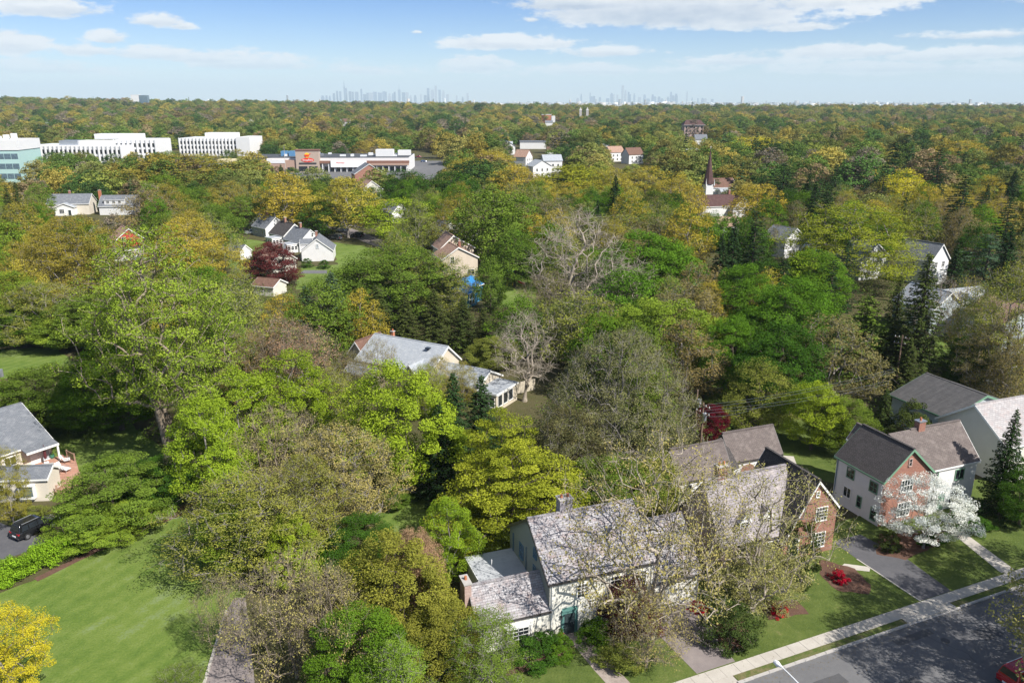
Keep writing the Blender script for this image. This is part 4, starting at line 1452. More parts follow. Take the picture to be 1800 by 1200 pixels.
m = MB(); m.tube([(0, 0, 0), (0, 0, 0.25)], [0.3, 0.28], 10); m.build('base', 'cushion_white', um)
pot = empty('plant_pot', dz(92, 805)); tag(pot, 'green glazed pot at the porch post', 'pot')
m = MB(); m.tube([(0, 0, 0), (0, 0, 0.25), (0, 0, 0.45), (0, 0, 0.5)], [0.18, 0.3, 0.26, 0.3], 10); m.build('pot_body', 'glaze_green', pot)
o = link('flowers', leafy_mass(5, [(0, 0, 0.6)], 0.25, 60, 0.12), pot); o.color = (0.08, 0.16, 0.04, 1)


# ---------------------------------------------------------------- cars
def make_car(name, label, loc, rz, paint, kind='suv', scale=1.0, group=None, detail=True):
    o = empty(name, loc, rz)
    o.scale = (scale,) * 3
    tag(o, label, 'car', group)
    Hh = {'suv': 1.74, 'sedan': 1.45, 'pickup': 1.8}[kind]
    W = 0.93
    # hull cross-sections along the car: x, half width, bottom, belt
    belt = 1.02 if kind != 'sedan' else 0.9
    hull = [(-2.32, 0.72, 0.42, 0.70), (-2.25, 0.86, 0.32, belt - 0.02), (-1.9, 0.92, 0.28, belt), (-0.8, W, 0.26, belt), (0.6, W, 0.26, belt - 0.02), (1.05, 0.92, 0.27, belt - 0.05), (1.9, 0.88, 0.28, belt - 0.16), (2.25, 0.80, 0.33, belt - 0.26), (2.36, 0.62, 0.42, 0.62)]
    mb = MB()
    ring = []
    for (x, w, z0, z1) in hull:
        h = z1 - z0
        ring.append([(x, -w * 0.86, z0), (x, -w, z0 + h * 0.22), (x, -w, z0 + h * 0.62), (x, -w * 0.93, z0 + h * 0.9), (x, -w * 0.82, z1), (x, w * 0.82, z1), (x, w * 0.93, z0 + h * 0.9), (x, w, z0 + h * 0.62), (x, w, z0 + h * 0.22), (x, w * 0.86, z0)])
    k = 10
    vs = [p for r_ in ring for p in r_]
    fs = []
    for i in range(len(ring) - 1):
        for j in range(k):
            fs.append((i * k + j, (i + 1) * k + j, (i + 1) * k + (j + 1) % k, i * k + (j + 1) % k))
    fs.append(tuple(range(k)))
    fs.append(tuple(range(len(ring) * k - 1, (len(ring) - 1) * k - 1, -1)))
    mb.add(vs, fs)
    # cabin
    if kind == 'suv':
        cb = [(-2.2, belt), (-1.95, Hh - 0.06), (-1.5, Hh), (0.05, Hh), (0.35, Hh - 0.04), (1.12, belt - 0.04)]
    elif kind == 'pickup':
        cb = [(-0.6, belt), (-0.5, Hh), (0.4, Hh), (0.6, Hh - 0.05), (1.2, belt - 0.05)]
    else:
        cb = [(-1.95, belt), (-1.2, Hh - 0.03), (-0.8, Hh), (0.0, Hh), (0.25, Hh - 0.03), (1.15, belt - 0.05)]
    wb, wt = W * 0.90, W * 0.70

    def hw(z):
        return wb + (wt - wb) * (z - belt) / (Hh - belt)
    L_ = [(x, -hw(z), z) for x, z in cb]
    Rr = [(x, hw(z), z) for x, z in cb]
    n = len(cb)
    mb.add(L_ + Rr, [tuple(range(n)), tuple(range(2 * n - 1, n - 1, -1))] + [(i, i + n, i + 1 + n, i + 1) for i in range(n - 1)])
    body = mb.build('body', paint, o)
    body.data.polygons.foreach_set('use_smooth', [False] * len(body.data.polygons))
    bv = body.modifiers.new('round', 'BEVEL'); bv.width = 0.05; bv.segments = 2; bv.limit_method = 'ANGLE'; bv.angle_limit = R(25)
    # glazing
    def glz(nm, pts, off):
        g = MB()
        g.slab([Vector(p) + Vector(off) for p in pts], 0.012)
        g.build(nm, 'pane_dark', o)
    xf0, zf0 = cb[-1]; xf1, zf1 = cb[-2]
    def lerp(a, b, f): return a + (b - a) * f
    a_, b_ = 0.12, 0.93
    q = [(lerp(xf0, xf1, a_), lerp(zf0, zf1, a_)), (lerp(xf0, xf1, b_), lerp(zf0, zf1, b_))]
    glz('windscreen', [(q[0][0], -hw(q[0][1]) * .9, q[0][1]), (q[0][0], hw(q[0][1]) * .9, q[0][1]), (q[1][0], hw(q[1][1]) * .9, q[1][1]), (q[1][0], -hw(q[1][1]) * .9, q[1][1])], (0.03, 0, 0.03))
    xr0, zr0 = cb[0]; xr1, zr1 = cb[1]
    q = [(lerp(xr0, xr1, 0.18), lerp(zr0, zr1, 0.18)), (lerp(xr0, xr1, 0.9), lerp(zr0, zr1, 0.9))]
    glz('rear_window', [(q[0][0], hw(q[0][1]) * .88, q[0][1]), (q[0][0], -hw(q[0][1]) * .88, q[0][1]), (q[1][0], -hw(q[1][1]) * .88, q[1][1]), (q[1][0], hw(q[1][1]) * .88, q[1][1])], (-0.03, 0, 0.02))
    if kind == 'pickup':
        spans = [(-0.45, 0.75)]
    elif kind == 'suv':
        spans = [(-1.85, -1.15), (-1.05, -0.2), (-0.1, 0.72)]
    else:
        spans = [(-1.2, -0.35), (-0.25, 0.65)]
    zb_, zt_ = belt + 0.06, Hh - 0.14
    for s_ in (-1, 1):
        for (xa, xb) in spans:
            xb2 = xb - (0.45 if xb > 0.5 else 0.0)
            xa2 = xa + (0.14 if xa < -1.1 else 0.0)
            pts = [(xa, s_ * hw(zb_), zb_), (xb, s_ * hw(zb_), zb_), (xb2, s_ * hw(zt_), zt_), (xa2, s_ * hw(zt_), zt_)]
            if s_ > 0:
                pts = pts[::-1]
            glz('side_window', pts, (0, s_ * 0.016, 0))
    if kind == 'pickup':
        m = MB(); m.box(-2.1, -0.75, -0.72, 0.72, belt - 0.02, belt + 0.01); m.build('load_bed', 'trim_dark', o)
        for s_ in (-1, 1):
            m = MB(); m.box(-2.2, -0.65, s_ * 0.82 - 0.05, s_ * 0.82 + 0.05, belt - 0.05, belt + 0.12); m.build('bed_side', paint, o)
    for s_ in (-1, 1):
        for xw in (-1.45, 1.42):
            m = MB(); m.tube([(xw, s_ * 0.66, 0.35), (xw, s_ * 0.70, 0.35), (xw, s_ * 0.93, 0.35), (xw, s_ * 0.95, 0.35)], [0.30, 0.35, 0.35, 0.31], 18)
            wh = m.build('wheel', 'tyre', o)
            m = MB(); m.tube([(xw, s_ * 0.94, 0.35), (xw, s_ * 0.965, 0.35)], [0.22, 0.17], 12); m.build('rim', 'rim', wh)
        m = MB(); m.box(2.14, 2.30, s_ * 0.62 - 0.15, s_ * 0.62 + 0.15, 0.62, 0.76); m.build('headlight', 'lamp_clear', o)
        m = MB(); m.box(-2.31, -2.15, s_ * 0.66 - 0.17, s_ * 0.66 + 0.17, belt - 0.24, belt - 0.08); m.build('tail_light', 'lamp_red', o)
        m = MB(); m.box(0.68, 0.88, s_ * 0.98 - 0.08, s_ * 0.98 + 0.08, belt, belt + 0.13); m.build('mirror', paint, o)
        if kind == 'suv':
            m = MB(); m.tube([(-1.7, s_ * 0.60, Hh + 0.05), (0.1, s_ * 0.60, Hh + 0.05)], 0.025, 5); m.build('roof_rail', 'metal_grey', o)
    m = MB(); m.box(-2.36, -2.30, -0.26, 0.26, 0.5, 0.64); m.build('number_plate', 'sign_white', o)
    m = MB(); m.box(-2.38, -2.28, -0.8, 0.8, 0.36, 0.48); m.build('bumper', 'trim_dark', o)
    return o


p = at(63, 936)
make_car('black_car', 'black sports utility car parked on the drive by the beige house', (p.x - 0.1, p.y + 0.3, 0.02), R(62), 'paint_black', 'suv', 0.95)
landmark('parked black car', (p.x, p.y, 1))
p = at(1800, 1196)
make_car('red_car', 'bright red car driving on the asphalt street', (p.x, p.y, 0.01), R(23.3), 'paint_red', 'suv', 0.95)
# far cars
for u, v, rz, pt, kd, lb in ((492, 391, -30, 'paint_blue', 'sedan', 'dark blue car under the oak behind the white houses'),
                             (602, 408, 150, 'paint_silver', 'sedan', 'silver car parked in the shade of the street oak'),
                             (628, 417, 150, 'paint_black', 'suv', 'black car standing in the sunny street beyond the white houses'),
                             (590, 421, 150, 'paint_grey', 'suv', 'grey car beside the end white house'),
                             (443, 412, 10, 'paint_silver', 'pickup', 'silver pickup on the back lawn of the white houses'),
                             (736, 277, 5, 'paint_maroon', 'pickup', 'maroon pickup in the shopping car park'), (728, 279, 5, 'paint_black', 'suv', 'black car in front of the maroon pickup'),
                             (745, 285, 20, 'paint_blue', 'sedan', 'blue car alone in the shopping car park'), (722, 273, 5, 'paint_grey', 'sedan', 'small grey car at the far side of the car park'),
                             (440, 299, 90, 'paint_white', 'sedan', 'white car by the corner of the shopping parade'), (452, 301, 90, 'paint_silver', 'suv', 'silver car second along the parade corner'),
                             (464, 303, 90, 'paint_black', 'sedan', 'black car third along the parade corner')):
    p = at(u, v)
    make_car('parked_car', lb, (p.x, p.y, 0.03), R(rz), pt, kd, 1.0)

# ---- lamp over the street
la = at(1368, 1165, 8.0)
lb_ = at(1440, 1238, 7.4)
LP = empty('street_lamp', (lb_.x, lb_.y, 0))
tag(LP, 'white cobra-head street lamp on a long arm over the kerb', 'street lamp')
arm = Vector((la.x - lb_.x, la.y - lb_.y, 0))
m = MB(); m.tube([(0, 0, 0), (0, 0, 4), (0, 0, 7.6)], [0.12, 0.1, 0.08], 8); m.build('post', 'metal_white', LP)
m = MB(); m.tube([(0, 0, 7.3), tuple(arm * 0.3 + Vector((0, 0, 7.6))), tuple(arm * 0.7 + Vector((0, 0, 7.85))), tuple(arm * 0.93 + Vector((0, 0, 7.95)))], [0.05, 0.045, 0.04, 0.035], 7); m.build('arm', 'metal_white', LP)
hd = MB(); d_ = arm.normalized(); q0 = arm * 0.9 + Vector((0, 0, 7.93))
hd.tube([q0, q0 + d_ * 0.15, q0 + d_ * 0.4, q0 + d_ * 0.62, q0 + d_ * 0.70], [0.05, 0.10, 0.17, 0.14, 0.03], 10)
h_ = hd.build('lamp_head', 'metal_white', LP)
m = MB(); q1 = q0 + d_ * 0.42 - Vector((0, 0, 0.15)); m.tube([q1, q1 - Vector((0, 0, 0.06))], [0.12, 0.08], 8); m.build('lens', 'lamp_clear', h_)


# ---- utility poles and wires
def pole(u, vb, h, label, mat='utility_wood', arms=1, transformer=False, ang=20, z=None):
    p = at(u, vb) if z is None else at(u, vb, z)
    o = empty('utility_pole', (p.x, p.y, 0), R(ang))
    tag(o, label, 'pole')
    m = MB(); m.tube([(0, 0, 0), (0, 0, h)], [0.15, 0.10], 8); m.build('post', mat, o)
    for i in range(arms):
        m = MB(); m.box(-1.1, 1.1, -0.05, 0.05, h - 0.45 - i * 0.9, h - 0.33 - i * 0.9); a = m.build('crossarm', mat, o)
        for x in (-1.0, -0.45, 0.45, 1.0):
            k = MB(); k.tube([(x, 0, h - 0.32 - i * 0.9), (x, 0, h - 0.14 - i * 0.9)], [0.05, 0.03], 6); k.build('insulator', 'metal_white', a)
    if transformer:
        m = MB(); m.tube([(0.32, 0, h - 2.2), (0.32, 0, h - 1.2)], 0.24, 10); m.build('transformer', 'metal_grey', o)
    return o, p


def wire(label, a, b, sag, mat='cable', r=0.013):
    a, b = Vector(a), Vector(b)
    pts = []
    for i in range(17):
        f = i / 16
        q = a.lerp(b, f)
        q.z -= 4 * sag * f * (1 - f)
        pts.append(q)
    m = MB(); m.tube(pts, r, 4)
    tag(m.build('power_line', mat), label, 'power line', 'power lines over the gardens')


p0 = at(1236, 716, 8.0)
PA, _ = pole(1236, 716, 8.6, 'wooden utility pole with crossarms beside the dark red tree', arms=2, transformer=True, ang=-60, z=8.0)
landmark('utility pole with crossarms', (p0.x, p0.y, 8))
p2 = at(1226, 690, 7.0)
pole(1226, 690, 7.4, 'short utility pole with white box at the edge of the domed tree', arms=0, transformer=True, ang=-30, z=7.0)
far = [at(1572, 648, 10.5), at(1574, 652, 10.0), at(1566, 668, 8.8), at(1562, 674, 8.4), at(1345, 711, 7.0)]
for i, (q, lab) in enumerate(zip(far, ('topmost overhead wire crossing the back gardens', 'second overhead wire just below the topmost one', 'third overhead wire crossing the back gardens', 'lowest long overhead wire crossing the back gardens', 'short low wire leaving the pole crossarm'))):
    wire(lab, (p0.x, p0.y, 8.3 - i * 0.35), q, 0.5)
pole(1572, 690, 9.0, 'utility pole hidden among the dark spruces', arms=2, ang=-40)
pole(503, 498, 10.5, 'pale utility pole beside the dark red plum tree', 'pole_pale', 0, True)
pole(15, 745, 9.0, 'reddish utility pole in front of the sunny lawn patch', 'utility_wood', 0, True)
for u, vb, h, lb in ((658, 258, 16, 'tall bare pole behind the parade roof'), (788, 262, 15, 'first bare pole beyond the car park'), (800, 262, 17, 'second bare pole beyond the car park'), (834, 268, 17, 'third bare pole beyond the car park'),
                     (877, 258, 14, 'tall bare pole beside the far pointed spruce'), (503, 308, 17, 'white pole in front of the parade sign'), (396, 285, 13, 'utility pole carrying wires beside the parade')):
    pole(u, vb, h, lb, 'pole_pale', 1 if u < 400 else 0)
q0, q1 = at(396, 285), at(300, 283)
for i in range(4):
    a, b = at(300, 268 + i * 3, 12 - i), at(478, 272 + i * 3, 11 - i)
    wire('power line %s over the trees beside the shopping parade' % ('first', 'second', 'third', 'fourth')[i], a, b, 0.8, 'cable', 0.04)

# ---- playset
pl = at(897, 500)
PS = empty('climbing_frame', (pl.x, pl.y, 0), R(-10)); tag(PS, 'small climbing frame with green canopy and red slide', 'playset')
for sx in (-1, 1):
    for sy in (-1, 1):
        m = MB(); m.box(sx * 0.7 - 0.06, sx * 0.7 + 0.06, sy * 0.7 - 0.06, sy * 0.7 + 0.06, 0, 3.0); m.build('post', 'plastic_yellow', PS)
m = MB(); m.box(-0.8, 0.8, -0.8, 0.8, 1.4, 1.5); m.build('platform', 'wood_fence', PS)
for s_ in (-1, 1):
    m = MB(); m.slab([(-0.95, s_ * 0.95, 2.9), (0.95, s_ * 0.95, 2.9), (0.95, 0, 3.7), (-0.95, 0, 3.7)][::-s_], 0.06); m.build('canopy', 'plastic_green', PS)
m = MB(); m.add([(0.8, -0.3, 1.5), (0.8, 0.3, 1.5), (2.2, 0.3, 0.6), (2.2, -0.3, 0.6), (3.4, -0.3, 0.15), (3.4, 0.3, 0.15)], [(0, 3, 2, 1), (3, 4, 5, 2)])
m.add([(0.8, -0.33, 1.5), (0.8, -0.33, 1.8), (2.2, -0.33, 0.9), (2.2, -0.33, 0.6), (3.4, -0.33, 0.15), (3.4, -0.33, 0.4)], [(0, 3, 2, 1), (3, 4, 5, 2)])
m.add([(0.8, 0.33, 1.5), (0.8, 0.33, 1.8), (2.2, 0.33, 0.9), (2.2, 0.33, 0.6), (3.4, 0.33, 0.15), (3.4, 0.33, 0.4)], [(1, 2, 3, 0), (2, 5, 4, 3)])
m.build('slide', 'plastic_red', PS)

# planters beside the green door, sculpture by the round lawn
for x, lb in ((0.75, 'dark urn with pink flowers at the near side of the green door'), (2.75, 'dark urn with clipped shrub beyond the green door')):
    c_, s_ = math.cos(R(20)), math.sin(R(20))
    o = empty('planter', (3.03 + x * c_ + 0.6 * s_, 55.2 + x * s_ - 0.6 * c_, 0.16)); tag(o, lb, 'planter')
    m = MB(); m.tube([(0, 0, 0), (0, 0, 0.08), (0, 0, 0.2), (0, 0, 0.5), (0, 0, 0.55)], [0.16, 0.16, 0.10, 0.22, 0.25], 10); m.build('urn', 'trim_dark', o)
    f = link('flowers', leafy_mass(11, [(0, 0, 0.62), (0.1, 0.05, 0.6)], 0.2, 60, 0.1), o); f.color = (0.5, 0.08, 0.12, 1) if x < 1 else (0.06, 0.10, 0.03, 1)
    f = link('shrub', leafy_mass(12, [(0, 0, 0.8), (0, 0, 1.0)], 0.2, 80, 0.1), o); f.color = (0.05, 0.10, 0.02, 1)
bd = at(668, 899)
o = empty('garden_sculpture', (bd.x, bd.y, 0)); tag(o, 'grey stone ornament at the edge of the small round lawn', 'ornament')
m = MB(); m.tube([(0, 0, 0), (0, 0, 0.5)], [0.2, 0.12], 8); m.build('plinth', 'stone_grey', o)
m = MB(); m.tube([(0, 0, 0.5), (0, 0, 0.7), (0, 0, 0.9), (0, 0, 1.0)], [0.06, 0.26, 0.22, 0.02], 10); m.build('bowl', 'stone_grey', o)
# ---------------------------------------------------------------- middle distance houses
def at2(u, v, z):
    p = at(u, v, z)
    return (p.x, p.y)


G = house('grey_roof_house', 'long tan house with grey shingle roof and white trim among the trees', at2(784, 608, 6.9), -30, mark='long grey-roofed tan house')
gable(G, -13.5, 0, -4.6, 3.4, 4.0, 6.7, 'x', 'siding_beige', 'shingle_light', oh=0.3, mid=0.6)
gable(G, 0.02, 8.0, -4.0, 2.6, 2.9, 4.5, 'x', 'siding_beige', 'shingle_light', oh=0.25)
flat_block(G, 8.05, 11.4, -4.4, 1.5, 2.6, 'siding_beige', 'shingle_light')
gable(G, -3.4, -1.4, -6.0, -3.0, 4.1, 5.2, 'y', 'siding_beige', 'shingle_light', oh=0.2)
gable(G, -16.5, -13.55, -3.0, 2.8, 4.2, 6.0, 'y', 'siding_beige', 'shingle_brown', oh=0.25)
gable(G, -14.2, -9.0, -6.6, -4.65, 2.5, 3.4, 'x', 'siding_beige', 'shingle_light', oh=0.2)
window(G, 'r', 0, -1.2, 5.4, 0.7, 0.7, 1, 2)
window(G, 'f', -6.0, -2.4, 4.3, 0.6, 0.6, 2, 1)
for i in range(3):
    window(G, 'r', 11.4, -3.4 + i * 1.5, 1.5, 1.1, 1.6, 1, 1)
for i in range(3):
    window(G, 'f', -4.4, 8.7 + i * 1.0, 1.4, 0.75, 1.4, 1, 2)
for xx in (-12.6, -11.0, -8.5, -5.5):
    window(G, 'f', -4.6, xx, 2.4, 0.9, 1.2, 2, 2)
chimney(G, -10.5, 0.6, 6.0, 7.5, 0.45, 0.45, 'brick_orange', 'stone_grey', 1)
MB().box(-2.8, -2.1, -1.5, -0.9, 6.45, 6.62).build('skylight', 'pane_dark', G)
fc = at(918, 690)
fo = empty('garden_fence', (fc.x, fc.y, 0), R(35)); tag(fo, 'pale wooden garden fence beside the sunroom', 'fence')
for i in range(16):
    m = MB(); m.box(-2.4 + i * 0.3, -2.4 + i * 0.3 + 0.27, -0.02, 0.02, 0, 1.8); m.build('plank', 'siding_beige', fo)

H1 = house('blue_house', 'bright blue house with tarpaulin-blue roof and white trim', at2(822, 514, 3.4), 62, mark='bright blue house')
gable(H1, 0, 3.6, 0, 5.6, 3.0, 3.7, 'x', 'siding_blue', 'shingle_blue', oh=0.25)
gable(H1, 3.65, 8, 1.0, 6.6, 3.6, 5.0, 'x', 'siding_blue', 'shingle_blue', oh=0.25)
window(H1, 'f', 0, 1.1, 1.6, 0.7, 2.0, 1, 2); window(H1, 'f', 0, 2.3, 1.6, 0.7, 2.0, 1, 2)
window(H1, 'l', 0, 2.0, 1.7, 0.8, 1.2, 1, 2)
H2 = house('tan_house', 'tan house with brown gabled roofs behind the blue house', at2(840, 486, 0), 20, mark='tan gabled house')
gable(H2, -9, 0, 0, 8, 5.0, 7.6, 'y', 'render_tan', 'shingle_tan', oh=0.3, mid=0.45)
gable(H2, -7.5, 1.5, 8.1, 15, 6.0, 9.2, 'y', 'render_tan', 'shingle_tan', oh=0.3, mid=0.4)
window(H2, 'f', 0, -6.5, 4.6, 0.9, 1.4, 2, 2); window(H2, 'f', 0, -1.8, 1.4, 1.6, 1.1, 2, 1); window(H2, 'f', 0, -6.5, 1.6, 1.2, 1.2, 2, 2)
chimney(H2, -3.2, 5.0, 6.6, 8.4, 0.6, 0.6, 'brick_red')
H3 = house('white_gabled_house', 'white gabled house with small twin window behind the tan house', at2(790, 440, 0), 25, mark='white gabled house')
gable(H3, -3, 4, 0, 9, 4.6, 8.0, 'y', 'siding_white', 'shingle_grey', oh=0.3)
gable(H3, 4.05, 10, 3, 9, 4.0, 6.8, 'x', 'siding_white', 'shingle_light', oh=0.3)
window(H3, 'f', 0, 0.8, 5.2, 1.3, 1.2, 2, 2); window(H3, 'f', 0, 0.8, 1.8, 1.6, 1.2, 3, 2)
chimney(H3, 0.5, 6.0, 7.2, 8.9, 0.6, 0.6)
H4 = house('white_garage', 'flat white garage between the white gabled house and the tan house', at2(818, 440, 0), 25)
flat_block(H4, 0, 6.5, 0, 6, 4.2, 'siding_white', 'membrane')
window(H4, 'f', 0, 2.0, 2.2, 1.0, 1.0, 2, 2); window(H4, 'f', 0, 4.6, 2.2, 1.0, 1.0, 2, 2)
H5 = house('white_house', 'white house with grey roof tucked under the bright green tree', at2(690, 392, 0), -44)
gable(H5, -9, 0, 0, 7, 3.6, 6.6, 'x', 'siding_white', 'shingle_grey', oh=0.3)
window(H5, 'r', 0, 3.5, 3.6, 0.8, 1.1, 1, 2); chimney(H5, -4, 3.5, 6, 7.6, 0.6, 0.6)
H6 = house('low_grey_house', 'small pale house with grey roof right of the white gabled house', at2(853, 425, 0), 10)
gable(H6, -3.5, 3.5, 0, 6, 2.8, 5.0, 'x', 'siding_white', 'shingle_charcoal', oh=0.3)
window(H6, 'f', 0, -1.5, 1.6, 0.9, 1.0, 2, 2); window(H6, 'f', 0, 1.5, 1.6, 0.9, 1.0, 2, 2)

# the row of white houses seen gable on
CG = 'row of small gabled houses'
specs = [((456, 373), 'shingle_brown', 'siding_cream', 'cream house with brown roof, farthest of the gabled row'), ((484, 381.3), 'shingle_grey', 'siding_white', 'white house with grey roof and tall red chimney, second of the gabled row'),
         ((517, 393), 'shingle_dark', 'siding_white', 'white house with darkest roof, third of the gabled row'), ((545, 403), 'shingle_grey', 'siding_white', 'white house with grey roof and flat porch, fourth of the gabled row')]
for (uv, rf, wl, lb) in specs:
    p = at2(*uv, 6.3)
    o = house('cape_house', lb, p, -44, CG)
    gable(o, -8.6, 0, -3.9, 3.9, 2.9, 6.1, 'x', 'siding_white_shaded' if wl == 'siding_white' else wl, rf, end1=wl, oh=0.2)  # white houses: long walls carry painted shade, the sunlit gable end stays white
    chimney(o, -5.2, 0, 5.4, 7.6, 0.7, 0.6, 'brick_red', 'stone_grey', 0)
    window(o, 'r', 0, 0.6, 4.6, 0.6, 0.9, 1, 2)
    window(o, 'r', 0, -2.0, 1.6, 0.8, 1.1, 1, 2)
    window(o, 'f', -3.9, -2.0, 1.5, 0.9, 1.1, 2, 2)
    window(o, 'f', -3.9, -6.0, 1.5, 0.9, 1.1, 2, 2)
    if '2' or True:
        pass
    if 'third' in lb or 'fourth' in lb:
        flat_block(o, -4.6, -0.8, -7.4, -3.95, 2.4, 'trim_white', 'shingle_light')
        for i in range(3):
            window(o, 'r', -0.8, -6.8 + i * 1.1, 1.4, 0.8, 1.0, 1, 2)
        for i in range(3):
            window(o, 'f', -7.4, -4.0 + i * 1.2, 1.4, 0.8, 1.0, 1, 2)
p = at2(556, 419, 6.3)
o = house('cape_house', 'white house showing its blank gable, end of the gabled row', p, 8, CG, mark='end white house of the gabled row')
gable(o, -4.2, 4.2, 0, 9, 2.9, 6.1, 'y', 'siding_white', 'shingle_grey', oh=0.2)
gable(o, -4.7, -1.6, 2.2, 6.5, 4.4, 5.4, 'x', 'siding_white', 'shingle_grey', oh=0.15)
window(o, 'f', 0, 0.1, 4.1, 0.7, 1.0, 1, 2, 'trim_white', 'pane_pale')
window(o, 'l', -4.2, 1.4, 1.5, 0.8, 1.1, 1, 2)
chimney(o, -0.6, 6.8, 5.2, 7.2, 0.6, 0.6, 'brick_red', 'stone_grey', 0)
landmark('gabled row of small white houses', (*at2(500, 395, 4), 5))
o = house('pale_bungalow', 'pale bungalow with tan roof behind the dark red plum tree', at2(470, 478, 0), -44)
gable(o, -6, 2.5, 0, 7, 3.0, 5.4, 'x', 'siding_cream', 'shingle_tan', oh=0.3); window(o, 'f', 0, -2, 1.6, 1, 1.1, 2, 2)
o = house('brown_roof_garage', 'low garage with tan brown roof below the plum tree', at2(468, 520, 0), -20)
gable(o, -3.5, 2, 0, 5, 2.2, 3.4, 'x', 'siding_cream', 'shingle_brown', oh=0.3); window(o, 'f', 0, -1, 1.5, 0.8, 0.8, 2, 2)
o = house('grey_shed', 'small grey-roofed shed on the back lawn of the gabled row', at2(412, 456, 0), -30, cat='shed')
gable(o, -2.5, 2.5, 0, 4, 2.3, 3.9, 'x', 'siding_white', 'shingle_grey', oh=0.2); window(o, 'f', 0, 0, 1.3, 0.7, 0.7, 2, 2)
o = house('cream_house', 'cream house half hidden behind the brown-roofed end of the gabled row', at2(436, 383, 0), -44)
gable(o, -7, 1, 0, 7, 3.4, 6.2, 'x', 'siding_cream', 'shingle_tan', oh=0.3); window(o, 'f', 0, -2, 1.6, 0.9, 1.1, 2, 2)
# houses up on the left
o = house('grey_roof_bungalow', 'pale house with blue-grey roof and small white porch gable left of the budding oak', at2(100, 378, 0), 8, mark='blue-grey-roofed bungalow')
gable(o, -3, 12, 0, 9, 4.2, 7.4, 'x', 'siding_ivory', 'shingle_grey', oh=0.3)
gable(o, 0.5, 7.5, -2.5, 1.5, 3.2, 4.6, 'y', 'trim_white', 'shingle_light', oh=0.3)
window(o, 'f', -2.5, 3.0, 1.7, 1.6, 1.4, 3, 2); door(o, 'f', -2.5, 5.8, 0.1, 1.0, 2.0, 'door_dark')
chimney(o, 4, 5, 6.6, 8.6, 0.7, 0.7)
o = house('dormer_house', 'white house with blue-grey roof and wide dormer beside the tall poles', at2(190, 378, 0), 4)
gable(o, -3, 11, 0, 8, 3.4, 7.0, 'x', 'siding_white', 'shingle_grey', oh=0.3)
gable(o, -1, 6.5, 0.4, 4, 5.6, 6.4, 'x', 'siding_white', 'shingle_grey', oh=0.15, z0=3.6)
for i in range(3):
    window(o, 'f', 0.4, 0.4 + i * 2.2, 5.0, 1.0, 0.9, 2, 2)
chimney(o, -3.6, 4, 2, 9.0, 0.9, 0.9, 'brick_orange')
o = house('red_gable_house', 'red house with white gable edge beside the golden oak', at2(232, 452, 0), 38, mark='red gabled house')
gable(o, -4, 4, 0, 7, 4.8, 8.0, 'y', 'siding_red', 'shingle_tan', oh=0.3)
window(o, 'f', 0, -1.5, 5.2, 1.0, 1.1, 2, 2); window(o, 'f', 0, -1.5, 2.0, 1.0, 1.1, 2, 2)
flat_block(o, -5.5, 4.5, -5, -0.05, 2.8, 'siding_white', 'shingle_grey')
window(o, 'f', -5, -2, 1.5, 1.2, 1.1, 2, 2); window(o, 'f', -5, 2, 1.5, 1.2, 1.1, 2, 2)
# houses among the trees on the right
for u, v, an, L, W_, ze, zr, ax, wl, rf, lb in (
        (1395, 452, 30, 8, 8, 5.2, 8.0, 'y', 'siding_white', 'shingle_grey', 'white house with small dormer under the yellow-green oak'),
        (1535, 490, 25, 10, 8, 5.0, 8.6, 'y', 'siding_white', 'shingle_light', 'white gabled house behind the yellow-green oak trunk'),
        (1455, 470, 25, 7, 7, 3.6, 6.4, 'y', 'siding_white', 'shingle_light', 'small white house showing between the yellow-green oak branches'),
        (1646, 500, 30, 7, 9, 6.0, 9.6, 'y', 'siding_white', 'shingle_grey', 'white steep gable beside the dark spruce'),
        (1660, 590, 20, 8, 9, 5.2, 8.2, 'y', 'siding_paleblue', 'shingle_light', 'pale blue house with back steps behind the thin bare trees'),
        (1715, 585, 20, 9, 9, 5.0, 7.6, 'x', 'siding_paleblue', 'shingle_light', 'pale house with light grey roof behind the leaning tree'),
        (1795, 620, 15, 9, 9, 5.6, 8.4, 'y', 'siding_paleblue', 'shingle_tan', 'pale green clapboard house at the picture edge behind the leaning trunk'),
        (1755, 672, 25, 6, 4, 2.4, 3.8, 'x', 'render_white', 'shingle_brown', 'low white garage with brown roof near the charcoal-roofed house'),
        (1275, 425, 10, 9, 8, 4.6, 7.2, 'x', 'siding_white', 'shingle_tan', 'white house glimpsed through the golden maples')):
    o = house('clapboard_house', lb, at2(u, v, 0), an)
    gable(o, -L / 2, L / 2, 0, W_, ze, zr, ax, wl, rf, oh=0.3)
    window(o, 'f', 0, -L * 0.2, ze - 1.1, 0.9, 1.2, 2, 2); window(o, 'f', 0, L * 0.2, ze - 1.1, 0.9, 1.2, 2, 2)
    if ze > 4:
        window(o, 'f', 0, -L * 0.2, 1.5, 0.9, 1.2, 2, 2); window(o, 'l', -L / 2, W_ * 0.5, ze - 1.1, 0.9, 1.2, 2, 2)
    if u == 1660:
        st_ = empty('back_steps', (0, 0, 0)); st_.parent = o
        for i in range(6):
            m = MB(); m.box(2.0, 4.0, -1.2 - i * 0.35, -0.85 - i * 0.35, 0, 1.3 - i * 0.2); m.build('step', 'trim_white', st_)
        rl = MB(); rl.tube([(4.05, -0.2, 2.3), (4.05, -3.0, 1.2)], 0.05, 4); rl.tube([(1.95, -0.2, 2.3), (1.95, -3.0, 1.2)], 0.05, 4)
        for i in range(8):
            for x in (1.95, 4.05):
                rl.tube([(x, -0.3 - i * 0.38, 1.2 - i * .14), (x, -0.3 - i * 0.38, 2.25 - i * .15)], 0.03, 4)
        rl.build('handrail', 'trim_white', st_)
